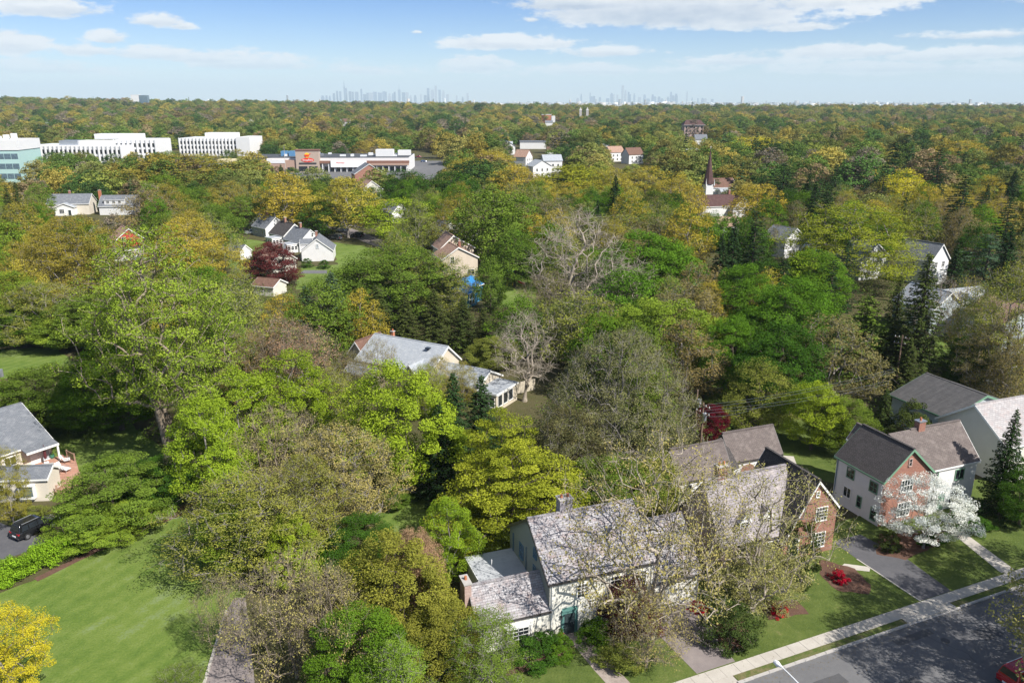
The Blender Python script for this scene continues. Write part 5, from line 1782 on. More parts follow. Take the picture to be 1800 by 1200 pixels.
landmark('pale blue house with steps', (*at2(1665, 560, 2), 4))

# ---- church
cp = at(1243, 331, 0)
cp = Vector(((1243 - 900) / 1400 * (352 * 0.9575 + 12), 352.0, 0.0))
CH = house('church', 'white church with slender brown shingled steeple and brown nave roof', (cp.x, cp.y), 12, mark='brown church steeple', cat='church', h=16)
spire_top = z_at(1245, 261, cp.y)
sz = spire_top
m = MB(); m.box(-1.7, 1.7, -1.7, 1.7, 0, 7.5); m.build('tower', 'siding_white', CH)
m = MB()
r8 = [(2.3 * math.cos(a), 2.3 * math.sin(a)) for a in [math.pi / 8 + math.pi / 4 * i for i in range(8)]]
vs = [(x, y, 7.5) for x, y in r8] + [(x * 0.52, y * 0.52, 7.5 + (sz - 7.5) * 0.42) for x, y in r8] + [(0, 0, sz)]
m.add(vs, [(i, (i + 1) % 8, 8 + (i + 1) % 8, 8 + i) for i in range(8)] + [(8 + i, 8 + (i + 1) % 8, 16) for i in range(8)])
m.build('spire', 'shingle_wine', CH)
m = MB(); m.tube([(0, 0, sz - 0.2), (0, 0, sz + 1.0)], 0.06, 5); m.box(-0.35, 0.35, -0.05, 0.05, sz + 0.5, sz + 0.62); m.build('finial', 'metal_white', CH)
for s_ in (-1, 1):
    m = MB(); m.tube([(s_ * 1.9, -1.9, 7), (s_ * 1.9, -1.9, 10.0)], [0.3, 0.02], 6); m.build('pinnacle', 'siding_white', CH)
gable(CH, 1.75, 13, -1, 9, 6.0, 9.4, 'x', 'siding_white', 'shingle_brown', oh=0.3)
gable(CH, 4, 9, -5, -1.05, 4.5, 5.6, 'x', 'siding_cream', 'shingle_light', oh=0.2)
for i in range(3):
    window(CH, 'f', -5, 4.9 + i * 1.6, 2.4, 1.1, 1.6, 1, 1)
N2 = house('parish_hall', 'dark brown roofed hall with white gable edge in front of the church', at2(1285, 380, 0), 14, mark='brown-roofed parish hall')
gable(N2, -12, 3, 0, 9, 4.0, 7.6, 'x', 'siding_white', 'shingle_wine', oh=0.3)
gable(N2, -1, 7.5, -3.0, 6, 3.6, 7.2, 'y', 'siding_white', 'shingle_wine', oh=0.3)
chimney(N2, 1.5, 5.5, 6.5, 9.2, 0.8, 0.8)
window(N2, 'f', -3, 3.2, 4.6, 0.7, 1.0, 1, 2); window(N2, 'f', -3, 1.6, 1.7, 0.9, 1.2, 2, 2); window(N2, 'f', -3, 4.8, 1.7, 0.9, 1.2, 2, 2)

# ---- shopping parade
MX, MY = -152.0, 505.0
MA = empty('shopping_parade', (MX, MY, 0), R(2)); tag(MA, 'long flat-roofed shopping parade with brown canopy and red supermarket sign', 'shop building')
landmark('shopping parade', (MX + 45, MY, 6))
k = 513 / 1400.0
MB().box(0, 88, 0, 40, 0, 8.2).build('wall', 'render_white', MA)
MB().box(0.6, 87.4, 0.6, 39.4, 8.204, 8.5).build('roof', 'roof_black', MA)
MB().box(-14, -0.05, 3, 34, 0, 8.6).build('side_wall', 'roof_black', MA)
MB().box(-4.5, 24, -4.0, -0.05, 0, 7.2).build('entrance_block', 'mall_terracotta', MA)
MB().box(1.0, 12, -4.2, -4.05, 5.4, 7.6).build('entrance_parapet', 'render_white', MA)
MB().box(19, 33, -5.0, -0.06, 0, 13.0).build('sign_tower', 'mall_taupe', MA)
MB().box(18.5, 33.5, -5.4, 0.4, 13.0, 13.6).build('tower_cornice', 'mall_brown', MA)
MB().box(33.05, 88, -3.6, -0.05, 5.2, 6.6).build('canopy', 'mall_brown', MA)
MB().box(40, 62, -4.2, -3.65, 2.9, 6.9).build('shop_fascia', 'sign_white', MA)
MB().box(62.1, 88, -3.9, -3.65, 4.0, 5.19).build('shop_fascia', 'mall_terracotta', MA)
for i in range(15):
    x = 34.5 + i * 3.7
    m = MB(); m.box(x, x + 0.5, -3.3, -2.8, 0, 5.2); m.build('column', 'render_white', MA)
for i in range(4):
    m = MB(); m.box(-3.5 + i * 5.6, -0.5 + i * 5.6, -4.06, -4.01, 0.3, 2.9); m.build('shop_window', 'pane_dark', MA)
for i in range(2):
    m = MB(); m.box(20.5 + i * 6.2, 25.8 + i * 6.2, -5.06, -5.01, 0.5, 3.6); m.build('shop_window', 'pane_dark', MA)
MB().box(21, 31.5, -5.3, -5.01, 5.0, 5.8).build('sign_band', 'trim_dark', MA)
for i in range(14):
    m = MB(); m.box(35.3 + i * 3.7, 37.9 + i * 3.7, -0.06, -0.051, 0.3, 3.0); m.build('shop_window', 'pane_dark', MA)
# sign: a cart basket over the word
sg = MB()
ov = [(26.2 + 3.9 * math.cos(a), 0, 7.4 + 1.25 * math.sin(a) * (1 if math.sin(a) > 0 else 1.1)) for a in [2 * math.pi * i / 20 for i in range(20)]]
sg.slab([(x, -5.12, z) for x, _, z in ov], 0.1)
so = sg.build('sign_board', 'sign_red', MA)
cir = [(26.0 + 1.55 * math.cos(a), -5.16, 10.2 + 1.5 * math.sin(a)) for a in [2 * math.pi * i / 18 for i in range(18)]]
MB().slab(cir, 0.1).build('sign_disc', 'sign_yellow', so)
bs = MB(); bs.slab([(24.8, -5.24, 9.3), (27.0, -5.24, 9.3), (27.6, -5.24, 10.6), (24.4, -5.24, 10.6)], 0.06)
bs.slab([(27.4, -5.24, 10.5), (28.4, -5.24, 11.2), (28.3, -5.24, 11.45), (27.3, -5.24, 10.8)], 0.06)
bs.build('sign_cart', 'sign_red', so)


def sign_text(txt, parent, loc, size, mat, rx=math.pi / 2):
    cu = bpy.data.curves.new('lettering', 'FONT')
    cu.body = txt
    cu.size = size
    cu.extrude = 0.03
    cu.align_x = 'CENTER'
    cu.align_y = 'CENTER'
    cu.resolution_u = 2
    ob = bpy.data.objects.new('lettering', cu)
    COL.objects.link(ob)
    dg = bpy.context.evaluated_depsgraph_get()
    me = bpy.data.meshes.new_from_object(ob.evaluated_get(dg))
    bpy.data.objects.remove(ob)
    me.materials.clear()
    me.materials.append(MATS[mat])
    t = link('lettering', me, parent)
    t.location = loc
    t.rotation_euler = (rx, 0, 0)
    return t


sign_text('ShopRite', so, (26.2, -5.26, 7.3), 1.75, 'sign_white')
sign_text('Pharmacy', MA, (46, -4.26, 5.6), 1.3, 'sign_red')
rr = random.Random(8)
for i in range(16):
    x, y = rr.uniform(3, 84), rr.uniform(6, 36)
    w_, d_, h_ = rr.uniform(1.5, 4), rr.uniform(1.5, 4), rr.uniform(0.8, 1.8)
    m = MB(); m.box(x, x + w_, y, y + d_, 8.5, 8.5 + h_); m.build('roof_unit', rr.choice(['metal_white', 'metal_grey', 'metal_white']), MA)
for x in (5.5, 10.5):
    m = MB(); m.box(x, x + 3.8, 14, 19, 8.5, 11.6); m.build('blue_unit', 'tarp_blue', MA)
MB().box(66, 77, 10, 18, 8.5, 12.6).build('plant_room', 'render_white', MA)
MB().box(79, 87, 20, 26, 8.5, 11.6).build('plant_room', 'render_white', MA)
o = house('yellow_canopy_building', 'long pale yellow canopy building at the corner of the parade', at2(438, 296, 0), 3, cat='building')
MB().box(-20, 8, 0, 10, 3.2, 5.6).build('canopy', 'canopy_yellow', o)
MB().box(-19, 7, 3, 9, 0, 3.2).build('wall', 'render_white', o)
for x in (-18, -9, 0, 7):
    MB().box(x - 0.25, x + 0.25, 0.4, 0.9, 0, 3.2).build('post', 'metal_grey', o)
o = house('slate_pavilion', 'small brick house with pointed slate roof in front of the parade', at2(650, 318, 0), 20)
gable(o, -8, 8, 0, 12, 4.0, 9.0, 'y', 'brick_red', 'shingle_grey', oh=0.4); window(o, 'f', 0, 0, 2, 1.6, 1.6, 2, 2)
o = house('tan_gabled_house', 'cream house with tan roof right of the golden street oak', at2(655, 352, 0), 25)
gable(o, -5, 5, 0, 10, 4.6, 8.4, 'y', 'siding_cream', 'shingle_tan', oh=0.3); window(o, 'f', 0, 0, 5.0, 1.2, 1.3, 2, 2); window(o, 'f', 0, 0, 1.8, 1.6, 1.3, 2, 2)

# ---- offices
def ribbed_office(name, label, u0, u1, vb, h, dep, ang, bays, rows, mark=None):
    p0, p1 = at(u0, vb), at(u1, vb)
    L = (p1 - p0).length
    o = empty(name, (p0.x, p0.y, 0), R(ang)); tag(o, label, 'office building')
    if mark:
        landmark(mark, ((p0.x + p1.x) / 2, p0.y, h))
    MB().box(0, L, 0, dep, 0, h).build('wall', 'render_white', o)
    MB().box(0.5, L - 0.5, 0.5, dep - 0.5, h + 0.004, h + 0.3).build('roof', 'metal_white', o)
    for i in range(bays + 1):
        x = L * i / bays
        m = MB(); m.box(x - 0.35, x + 0.35, -0.7, -0.004, 0, h + 0.5); m.build('rib', 'render_white', o)
    for i in range(bays):
        for j in range(rows):
            x = L * (i + 0.5) / bays
            z = 1.6 + j * (h - 2.2) / rows
            m = MB(); m.box(x - L / bays * 0.22, x + L / bays * 0.22, -0.06, -0.005, z, z + (h - 2.2) / rows * 0.62); m.build('window', 'pane_dark', o)
    return o, L


o, L = ribbed_office('white_office', 'long white ribbed office block with grey rooftop plant beyond the golden trees', 45, 222, 286, 11.5, 34, -4, 22, 2, 'long white office block')
MB().box(22, 36, 8, 18, 11.8, 15.0).build('plant_room', 'metal_grey', o)
MB().box(36.1, 58, 9, 20, 11.8, 15.0).build('plant_room', 'render_white', o)
o, L = ribbed_office('white_office', 'white office wing with blank end wall adjoining the long ribbed block', 205, 276, 284, 15.0, 30, 2, 9, 3)
MB().box(-18, 14, 10, 22, 15.3, 19.0).build('plant_room', 'render_white', o)
o, L = ribbed_office('white_office', 'smaller white ribbed office block with rooftop plant right of the long one', 318, 420, 274, 13.5, 30, -3, 16, 3, 'smaller white office block')
MB().box(18, 42, 8, 20, 13.8, 17.6).build('plant_room', 'render_white', o)
MB().box(L + 0.05, L + 11, -1.5, 28, 0, 14.6).build('end_block', 'render_white', o)
p = at(-60, 322)
o = empty('glass_office', (p.x, p.y, 0), R(6)); tag(o, 'pale aqua glass office with banded windows at the picture edge', 'office building')
landmark('aqua glass office', (p.x + 30, p.y, 12))
MB().box(0, 29, 0, 26, 0, 21.5).build('wall', 'aqua_panel', o)
MB().box(-0.4, 29.4, -0.4, 26.4, 17.0, 22.2).build('parapet', 'render_white', o)
for j in range(3):
    for i in range(8):
        m = MB(); m.box(0.5 + i * 3.55, 3.8 + i * 3.55, -0.08, -0.004, 2.0 + j * 5.2, 4.8 + j * 5.2); m.build('window', 'pane_blue', o)
for i in range(6):
    m = MB(); m.box(4 + i * 4, 6 + i * 4, 6, 9, 22.2, 24 + (i % 3) * 0.7); m.build('roof_unit', 'metal_white', o)

# ---- single buildings farther off
def far_block(name, label, u, v, wpx, hpx, mat, dist, dep=0.7, cat='building', extra=None):
    w = wpx / 1400 * dist * 0.958
    x = (u - 900) / 1400 * dist * 0.958
    zb = z_at(u, v, dist)
    h = z_at(u, v - hpx, dist) - zb
    o = empty(name, (x, dist, min(zb, float(land_z(np.array(x), np.array(dist)))))); tag(o, label, cat)
    b = zb - o.location.z
    MB().box(-w / 2, w / 2, 0, w * dep, 0, b + h).build('wall', mat, o)
    MB().box(-w / 2 - 0.3, w / 2 + 0.3, -0.3, w * dep + 0.3, b + h, b + h + 0.8).build('roof', 'metal_white', o)
    return o, w, h, b


o, w, h, b = far_block('slab_tower', 'white slab tower with blue glass side rising above the far wood', 238, 182, 14, 15, 'render_white', 2700)
MB().box(w / 2 + 0.35, w * 1.55, 0.5, w * 0.6, 0, b + h - 1).build('glass_side', 'pane_blue', o)
o, w, h, b = far_block('brick_school', 'orange brick building with white end wall among the far trees', 961, 212, 17, 10, 'brick_orange', 1500)
MB().box(w / 2 + 0.32, w / 2 + w * 0.4, -1, w * .5, 0, b + h * 0.8).build('end_wall', 'render_white', o)
o, w, h, b = far_block('mansard_building', 'wine-roofed long building in the far wood above the golden oaks', 1223, 234, 34, 13, 'brick_pale', 1000)
gable(o, -w / 2 - 1, w / 2 + 1, -1, w * 0.7 + 1, b + h + 0.9, b + h + 6.5, 'x', 'brick_pale', 'shingle_wine', oh=0.5, z0=b + h + 0.5, hip=4)
for i in range(5):
    for j in range(2):
        m = MB(); m.box(-w / 2 + w * (i + 0.3) / 5, -w / 2 + w * (i + 0.7) / 5, -0.1, -0.01, b + h * (0.15 + 0.45 * j), b + h * (0.45 + 0.45 * j)); m.build('window', 'pane_dark', o)
for u, lb in ((1021, 'pale stone steeple, left one of a far pair'), (1033, 'pale stone steeple, right one of a far pair')):
    o, w, h, b = far_block('stone_steeple', lb, u, 202, 4.2, 8, 'stone_grey', 1700, 1.0, 'steeple')
    m = MB(); vs = [(-w / 2, 0, b + h + .8), (w / 2, 0, b + h + .8), (w / 2, w, b + h + .8), (-w / 2, w, b + h + .8), (0, w / 2, b + h + 6.5)]
    m.add(vs, [(0, 1, 4), (1, 2, 4), (2, 3, 4), (3, 0, 4)]); m.build('spire', 'stone_grey', o)
o = house('warehouse', 'flat white and grey warehouse beside the pointed spruce', at2(935, 262, 0), 0, cat='building')
MB().box(-11, 13, 0, 20, 0, 6).build('wall', 'render_white', o); MB().box(-11.3, 13.3, -0.3, 20.3, 6, 6.6).build('roof', 'shingle_grey', o)
# small far houses, ranked along the view
spots = [(930, 292, 60), (953, 312, 25), (972, 303, 10), (975, 283, 0), (1000, 282, 8), (1068, 280, 20), (1085, 284, 25), (1118, 288, 30), (893, 272, 10), (620, 252, 0), (668, 262, 10), (700, 254, 0), (735, 252, 5), (545, 246, 0), (585, 262, 15),
         (440, 214, 10), (25, 196, 0), (175, 204, 15), (1400, 194, 10), (1382, 240, 30), (1396, 243, 10), (1482, 245, 40),
         (1555, 232, 10), (1535, 245, 0), (1562, 256, 30), (1741, 250, 20), (1262, 244, 10), (1232, 256, 0), (1340, 256, 0), (1312, 230, 0), (840, 206, 0), (965, 222, 0), (1185, 222, 0), (1270, 300, 15), (1216, 290, 5), (795, 262, 5), 
         (480, 225, 0), (240, 222, 0), (110, 215, 10), (660, 208, 0)]
rs = random.Random(31)
for i in range(26):
    spots.append((round(rs.uniform(560, 900) if i % 2 else rs.uniform(60, 1780)), round(rs.uniform(212, 272)), rs.choice([0, 10, 20, 35, -20])))
spots = [s_ for s_ in spots if not (470 < s_[0] < 760 and 255 < s_[1] < 300) and not (s_[0] < 450 and s_[1] > 228)]
spots.sort()
ORD = 'first second third fourth fifth sixth seventh eighth ninth tenth eleventh twelfth thirteenth fourteenth fifteenth sixteenth seventeenth eighteenth nineteenth twentieth'.split()
TENS = {2: 'twenty', 3: 'thirty', 4: 'forty', 5: 'fifty', 6: 'sixty', 7: 'seventy'}


def ordinal(i):
    if i <= 20:
        return ORD[i - 1]
    t_, r_ = divmod(i, 10)
    return TENS[t_] + ('-' + ORD[r_ - 1] if r_ else '') if r_ else {3: 'thirtieth', 4: 'fortieth', 5: 'fiftieth', 6: 'sixtieth', 7: 'seventieth'}[t_]


rr = random.Random(21)
SPOTS = spots
for i, (u, v, an) in enumerate(spots):
    p = at(u, v)
    if p.y > 1300:
        p = p * (1300 / p.y)
    lz = float(land_z(np.array(p.x), np.array(p.y)))
    kk = max(1.0, p.y / 900)
    rf = rr.choice(['shingle_light', 'shingle_grey', 'shingle_light', 'shingle_brown', 'shingle_tan'])
    o = empty('distant_house', (p.x, p.y, lz), R(an))
    rfw = {'shingle_light': 'pale', 'shingle_grey': 'grey', 'shingle_brown': 'brown', 'shingle_tan': 'tan'}[rf]
    tag(o, 'small white %s-roofed house among far trees, %s from the left of the scattered distant houses' % (rfw, ordinal(i + 1)), 'house', 'houses scattered in the far trees')
    L, W_ = rr.uniform(9, 13) * kk ** .3, rr.uniform(8, 10)
    ze, zr = rr.uniform(5.5, 7), rr.uniform(9.5, 11)
    gable(o, -L / 2, L / 2, 0, W_, ze, zr, rr.choice('xy'), 'siding_white', rf, oh=0.4, trim=None)
    if p.y < 700:
        for x in (-L * .28, 0, L * .28):
            for z in (1.6, 4.3):
                window(o, 'f', 0, x, z, 1.0, 1.4, 1, 2, 'trim_white', 'pane_dark', sill=False)

# ---------------------------------------------------------------- skyline
SKY_D = 23000.0
plain('tower_blue', (0.15, 0.20, 0.28), 0.5, 0.4, 0, 0.15, 0.002)
plain('tower_pale', (0.34, 0.36, 0.40), 0.6, 0.4, 0, 0.15, 0.002)
plain('tower_dark', (0.09, 0.13, 0.19), 0.4, 0.5, 0, 0.15, 0.002)
c1 = [(45, 228, 30), (85, 228, 16), (120, 230, 16), (165, 205, 18), (200, 180, 14), (232, 185, 16), (278, 62, 9), (295, 150, 15), (335, 185, 22), (365, 190, 16), (405, 190, 30), (455, 160, 14), (490, 215, 30), (520, 200, 18), (555, 200, 38),
      (597, 190, 34), (650, 200, 36), (690, 185, 24), (712, 190, 14), (750, 205, 26), (785, 205, 18), (805, 190, 14), (853, 165, 22), (898, 195, 30), (935, 195, 24), (972, 220, 20), (1020, 225, 24), (1080, 210, 12), (1125, 225, 24), (1158, 150, 22),
      (1203, 160, 34), (1239, 125, 18), (1278, 168, 20), (1318, 172, 24), (1360, 215, 24), (1458, 228, 10), (1520, 240, 14), (1567, 205, 9), (1578, 200, 9)]
c2 = [(92, 255, 26), (130, 210, 12), (222, 200, 6), (240, 235, 28), (265, 235, 18), (327, 245, 20), (410, 258, 30), (450, 200, 22), (470, 215, 16), (510, 220, 12), (564, 122, 18), (595, 172, 18), (628, 190, 14), (640, 215, 20), (688, 205, 14), (745, 245, 26),
      (797, 220, 20), (835, 262, 30), (882, 218, 16), (905, 235, 26), (950, 240, 20), (980, 260, 28), (1045, 240, 20), (1075, 190, 18), (1098, 230, 18), (1130, 205, 26), (1243, 185, 12), (1298, 248, 10), (1360, 258, 8), (1410, 255, 20), (1440, 255, 18), (1512, 265, 18)]
special = {(0, 278): 'slender needle tower, tallest of the hazy skyline', (0, 295): 'narrow tower touching the needle tower in the hazy skyline', (0, 853): 'stepped tower with thin mast in the hazy skyline', (0, 1239): 'tallest of the five broad hazy towers at one end of the wider skyline',
           (0, 1203): 'broad dark tower in the middle of five hazy towers', (1, 564): 'tapering tower with spire, tallest of the smaller skyline cluster', (1, 1243): 'lone pale tower standing apart from the smaller skyline cluster'}
rr = random.Random(3)
for ci, cl in enumerate((c1, c2)):
    for i, (xx, tt, ww) in enumerate(cl):
        u = (560 if ci == 0 else 1000) + xx / 6.0
        vt = 130 + tt / 6.0
        dist = SKY_D + rr.uniform(-900, 1500)
        x = (u - 900) / 1400 * dist * 0.958
        w = ww / 6.0 / 1400 * dist * 1.0 + 8
        top = z_at(u, vt, dist)
        zb = -14
        mat = rr.choice(['tower_blue', 'tower_blue', 'tower_pale', 'tower_dark'])
        if (ci, xx) == (1, 1243):
            mat = 'tower_pale'
        o = empty('skyline_tower', (x, dist, zb))
        lab = special.get((ci, xx), 'hazy skyline tower, %s from the left of the %s cluster' % (ordinal(i + 1), ('wider', 'smaller')[ci]))
        tag(o, lab, 'skyscraper', 'towers of the hazy city skyline')
        m = MB()
        d_ = min(w, 60)
        H_ = top - zb
        if (ci, xx) in ((0, 278),):
            m.box(-w / 2, w / 2, 0, d_, 0, H_ * 0.72)
        elif rr.random() < 0.45:
            f = rr.uniform(0.7, 0.9)
            m.box(-w / 2, w / 2, 0, d_, 0, H_ * f)
            m.box(-w * 0.34, w * 0.34, d_ * .15, d_ * .85, H_ * f + .01, H_ * rr.uniform(0.94, 1.0))
        else:
            m.box(-w / 2, w / 2, 0, d_, 0, H_)
        m.build('tower_shaft', mat, o)
        if (ci, xx) == (0, 278):
            m = MB(); m.tube([(0, d_ / 2, H_ * 0.72), (0, d_ / 2, H_ * 0.85), (0, d_ / 2, H_)], [w * 0.42, w * 0.26, 2], 6); m.build('spire', mat, o)
        elif (ci, xx) == (0, 853):
            m = MB(); m.tube([(0, d_ / 2, H_ * .95), (0, d_ / 2, H_ * 1.35)], [9, 2], 6); m.build('mast', mat, o)
        elif (ci, xx) == (1, 564):
            m = MB(); m.tube([(0, d_ / 2, H_ * .97), (0, d_ / 2, H_ * 1.05)], [6, 2], 6); m.build('mast', mat, o)


def low_city():
    rng = np.random.default_rng(5)
    V, Q = [], []
    n = 5200
    dist = rng.uniform(6500, 24000, n)
    q = rng.uniform(-0.72, 0.72, n)
    x = q * dist
    dens = np.clip(1.2 - q * 1.1, 0.15, 1.6)
    keep = rng.uniform(0, 1.6, n) < dens
    w = rng.uniform(15, 90, n) * (dist / 15000) ** 0.5
    h = rng.gamma(2.0, 7.0, n) + 5
    tall = rng.uniform(0, 1, n) < 0.05
    h = np.where(tall, h * rng.uniform(1.5, 3.0, n), h)
    w = np.where(tall, w * 0.45, w)
    for i in np.nonzero(keep)[0]:
        a, b, hh, d = x[i], dist[i], h[i], w[i]
        o = len(V)
        z = -14
        V += [(a, b, z), (a + d, b, z), (a + d, b + d * .6, z), (a, b + d * .6, z), (a, b, z + hh), (a + d, b, z + hh), (a + d, b + d * .6, z + hh), (a, b + d * .6, z + hh)]
        Q += [(o, o + 1, o + 5, o + 4), (o + 1, o + 2, o + 6, o + 5), (o + 3, o, o + 4, o + 7), (o + 4, o + 5, o + 6, o + 7)]
    m, t, b = new_mat('low_city')
    g = t.node('ShaderNodeNewGeometry')
    t.put(b.inputs['Base Color'], t.ramp(g.outputs['Random Per Island'], [(0.0, (0.16, 0.17, 0.18)), (0.4, (0.30, 0.28, 0.26)), (0.7, (0.45, 0.42, 0.39)), (0.9, (0.75, 0.75, 0.74)), (1.0, (0.36, 0.22, 0.18))], 'CONSTANT'))
    me = mesh_arrays('low_city', np.array(V), np.array(Q), 'low_city')
    o = link('distant_city', me)
    tag(o, 'hazy low city spread out below the skyline', 'city', kind='stuff')


low_city()
# ---------------------------------------------------------------- tree kinds
PROTO = {}


def near(kind, fn, seeds, **kw):
    PROTO[kind] = [fn(s, **kw) for s in seeds]


near('maple', broadleaf, (11, 12, 13), H=16, Rc=6.0, base=0.12, N=125, rc=1.25, nleaf=400, leaf=0.20, flat=0.85, prof=(0.72, 0.5), hollow=0.66, lobes=0.16)
near('lime', broadleaf, (21, 22), H=14, Rc=5.6, base=0.10, N=110, rc=1.1, nleaf=330, leaf=0.185, flat=0.8, prof=(0.7, 0.5), hollow=0.58, bark='bark_grey')
near('layered', broadleaf, (25, 26), H=10, Rc=5.6, base=0.12, N=115, rc=1.1, nleaf=330, leaf=0.16, flat=0.32, prof=(0.6, 0.55), hollow=0.5)
near('golden', broadleaf, (31, 32, 33), H=18, Rc=8.2, base=0.14, N=170, rc=1.3, nleaf=230, leaf=0.2, flat=0.75, prof=(0.68, 0.5), hollow=0.58, twigs=3, bark='bark_grey', lobes=0.15)
near('olive', broadleaf, (41, 42, 43), H=15, Rc=5.6, base=0.10, N=180, rc=1.05, nleaf=150, leaf=0.155, flat=0.9, prof=(0.75, 0.55), hollow=0.4, twigs=6, bark='bark_grey', trunks=3)
near('twiggy', broadleaf, (45, 46), H=11, Rc=4.8, base=0.10, N=150, rc=1.0, nleaf=40, leaf=0.145, flat=0.95, prof=(0.95, 0.55), hollow=0.25, twigs=10, bark='bark_tulip', trunks=5, rtip=0.02, spread=1.5, tr=0.13)
near('plane', broadleaf, (51, 52), H=15, Rc=8.0, base=0.20, N=190, rc=1.15, nleaf=56, leaf=0.17, flat=0.75, prof=(0.8, 0.45), hollow=0.35, twigs=5, bark='bark_pale', trunks=2, rtip=0.024, tr=0.42, lobes=0.15)
near('tulip', broadleaf, (61,), H=28, Rc=8.6, base=0.27, N=230, rc=1.25, nleaf=150, leaf=0.2, flat=0.75, prof=(0.85, 0.42), hollow=0.35, twigs=4, bark='bark_tulip', trunks=3, tr=0.62, rtip=0.032, lobes=0.3)
near('dome', broadleaf, (71,), H=17, Rc=10.5, base=0.1, N=330, rc=1.25, nleaf=190, leaf=0.165, flat=0.75, prof=(0.5, 0.5), hollow=0.75, twigs=9, bark='bark_grey', trunks=3, rtip=0.026, lobes=0.1, droop=0.12, tr=0.35)
near('bare', broadleaf, (81, 82), H=15, Rc=4.0, base=0.22, N=120, rc=1.2, nleaf=0, flat=0.95, prof=(0.9, 0.6), hollow=0.3, twigs=9, bark='bark_pale', trunks=3, rtip=0.022, spread=1.2, tr=0.24, up=1)
near('willow', broadleaf, (85, 86), H=11, Rc=5.2, base=0.1, N=140, rc=1.05, nleaf=240, leaf=0.15, flat=0.95, prof=(0.6, 0.5), hollow=0.6, droop=0.22)
near('dogwood', broadleaf, (91,), H=6.2, Rc=4.6, base=0.22, N=130, rc=0.75, nleaf=210, leaf=0.11, wd=0.95, flat=0.42, prof=(0.65, 0.5), hollow=0.45, bark='bark_grey', trunks=2, up=1.6, tr=0.14, rtip=0.016)
near('plum', broadleaf, (95,), H=9, Rc=4.6, base=0.08, N=110, rc=0.95, nleaf=260, leaf=0.17, flat=0.8, prof=(0.62, 0.5), hollow=0.6, twigs=3)
near('spruce', conifer, (101, 102), H=18, Rc=4.0, dens=26, leaf=0.34)
near('cedar', conifer, (105,), H=15, Rc=6.5, dz=0.9, per=7, dens=22, leaf=0.42, droop=0.10, powr=0.45, irregular=0.3)
near('softpine', conifer, (107, 108), H=16, Rc=5.0, dz=0.55, per=8, dens=22, leaf=0.4, droop=0.18, powr=0.6, irregular=0.25)
near('shrub', broadleaf, (111, 112), H=3.0, Rc=1.9, base=0.02, N=40, rc=0.5, nleaf=240, leaf=0.11, prof=(0.5, 0.5), tr=0.05, trunks=3, rtip=0.012)
near('yew', broadleaf, (115,), H=3.0, Rc=1.5, base=0.02, N=50, rc=0.42, nleaf=260, leaf=0.09, prof=(0.6, 0.45), hollow=0.75, tr=0.05, trunks=2, rtip=0.012, mat='needle')
near('azalea', broadleaf, (118,), H=1.2, Rc=1.0, base=0.03, N=34, rc=0.25, nleaf=150, leaf=0.075, prof=(0.5, 0.5), tr=0.03, trunks=3, rtip=0.008)
# lighter versions for the middle distance
near('m_maple', broadleaf, (211, 212, 213, 214, 215, 216), H=16, Rc=6.2, base=0.12, N=85, rc=1.55, nleaf=165, leaf=0.33, flat=0.85, prof=(0.7, 0.5), hollow=0.66, lobes=0.16)
near('m_golden', broadleaf, (231, 232, 233, 234, 235, 236), H=17, Rc=7.0, base=0.14, N=100, rc=1.45, nleaf=125, leaf=0.30, flat=0.85, prof=(0.66, 0.48), hollow=0.62, twigs=2, bark='bark_grey', lobes=0.14)
near('m_olive', broadleaf, (241, 242, 243), H=15, Rc=5.6, base=0.12, N=120, rc=1.25, nleaf=75, leaf=0.26, flat=0.9, prof=(0.78, 0.55), hollow=0.4, twigs=5, bark='bark_grey', trunks=3)
near('m_spruce', conifer, (251, 252), H=18, Rc=4.2, dz=0.5, per=8, dens=15, leaf=0.55)
near('m_pine', conifer, (255, 256), H=20, Rc=5.6, dz=0.8, per=7, dens=15, leaf=0.6, droop=0.15, powr=0.5, irregular=0.3)

COLS = {   # base colours of foliage
    'green': (0.098, 0.185, 0.018), 'deep': (0.052, 0.115, 0.016), 'mid': (0.125, 0.185, 0.028), 'lime': (0.225, 0.305, 0.026), 'yellowgreen': (0.255, 0.280, 0.028),
    'gold': (0.370, 0.298, 0.044), 'ochre': (0.270, 0.225, 0.040), 'yellow': (0.520, 0.440, 0.030), 'olive': (0.215, 0.232, 0.048), 'brownolive': (0.215, 0.175, 0.070), 'bud': (0.315, 0.285, 0.105),
    'greyolive': (0.185, 0.178, 0.078), 'dark': (0.030, 0.062, 0.022), 'bluegreen': (0.068, 0.115, 0.066), 'oliveconifer': (0.062, 0.085, 0.024), 'maroon': (0.105, 0.026, 0.028), 'red': (0.115, 0.012, 0.024),
    'white': (0.68, 0.64, 0.68), 'azalea': (0.42, 0.010, 0.035), 'fresh': (0.180, 0.260, 0.032), 'redtip': (0.195, 0.205, 0.036), 'pink': (0.33, 0.215, 0.14),
}
WORDS = {'green': 'green', 'deep': 'deep green', 'mid': 'mid-green', 'lime': 'lime-green', 'yellowgreen': 'yellow-green', 'gold': 'golden', 'ochre': 'ochre', 'yellow': 'bright yellow', 'olive': 'olive-green', 'brownolive': 'brownish budding',
         'bud': 'pale budding', 'greyolive': 'grey-olive', 'dark': 'dark', 'bluegreen': 'blue-green', 'oliveconifer': 'olive-dark', 'maroon': 'dark maroon', 'red': 'wine-red', 'white': 'white-flowering', 'azalea': 'red-flowering', 'fresh': 'fresh green', 'redtip': 'green', 'pink': 'pinkish budding'}
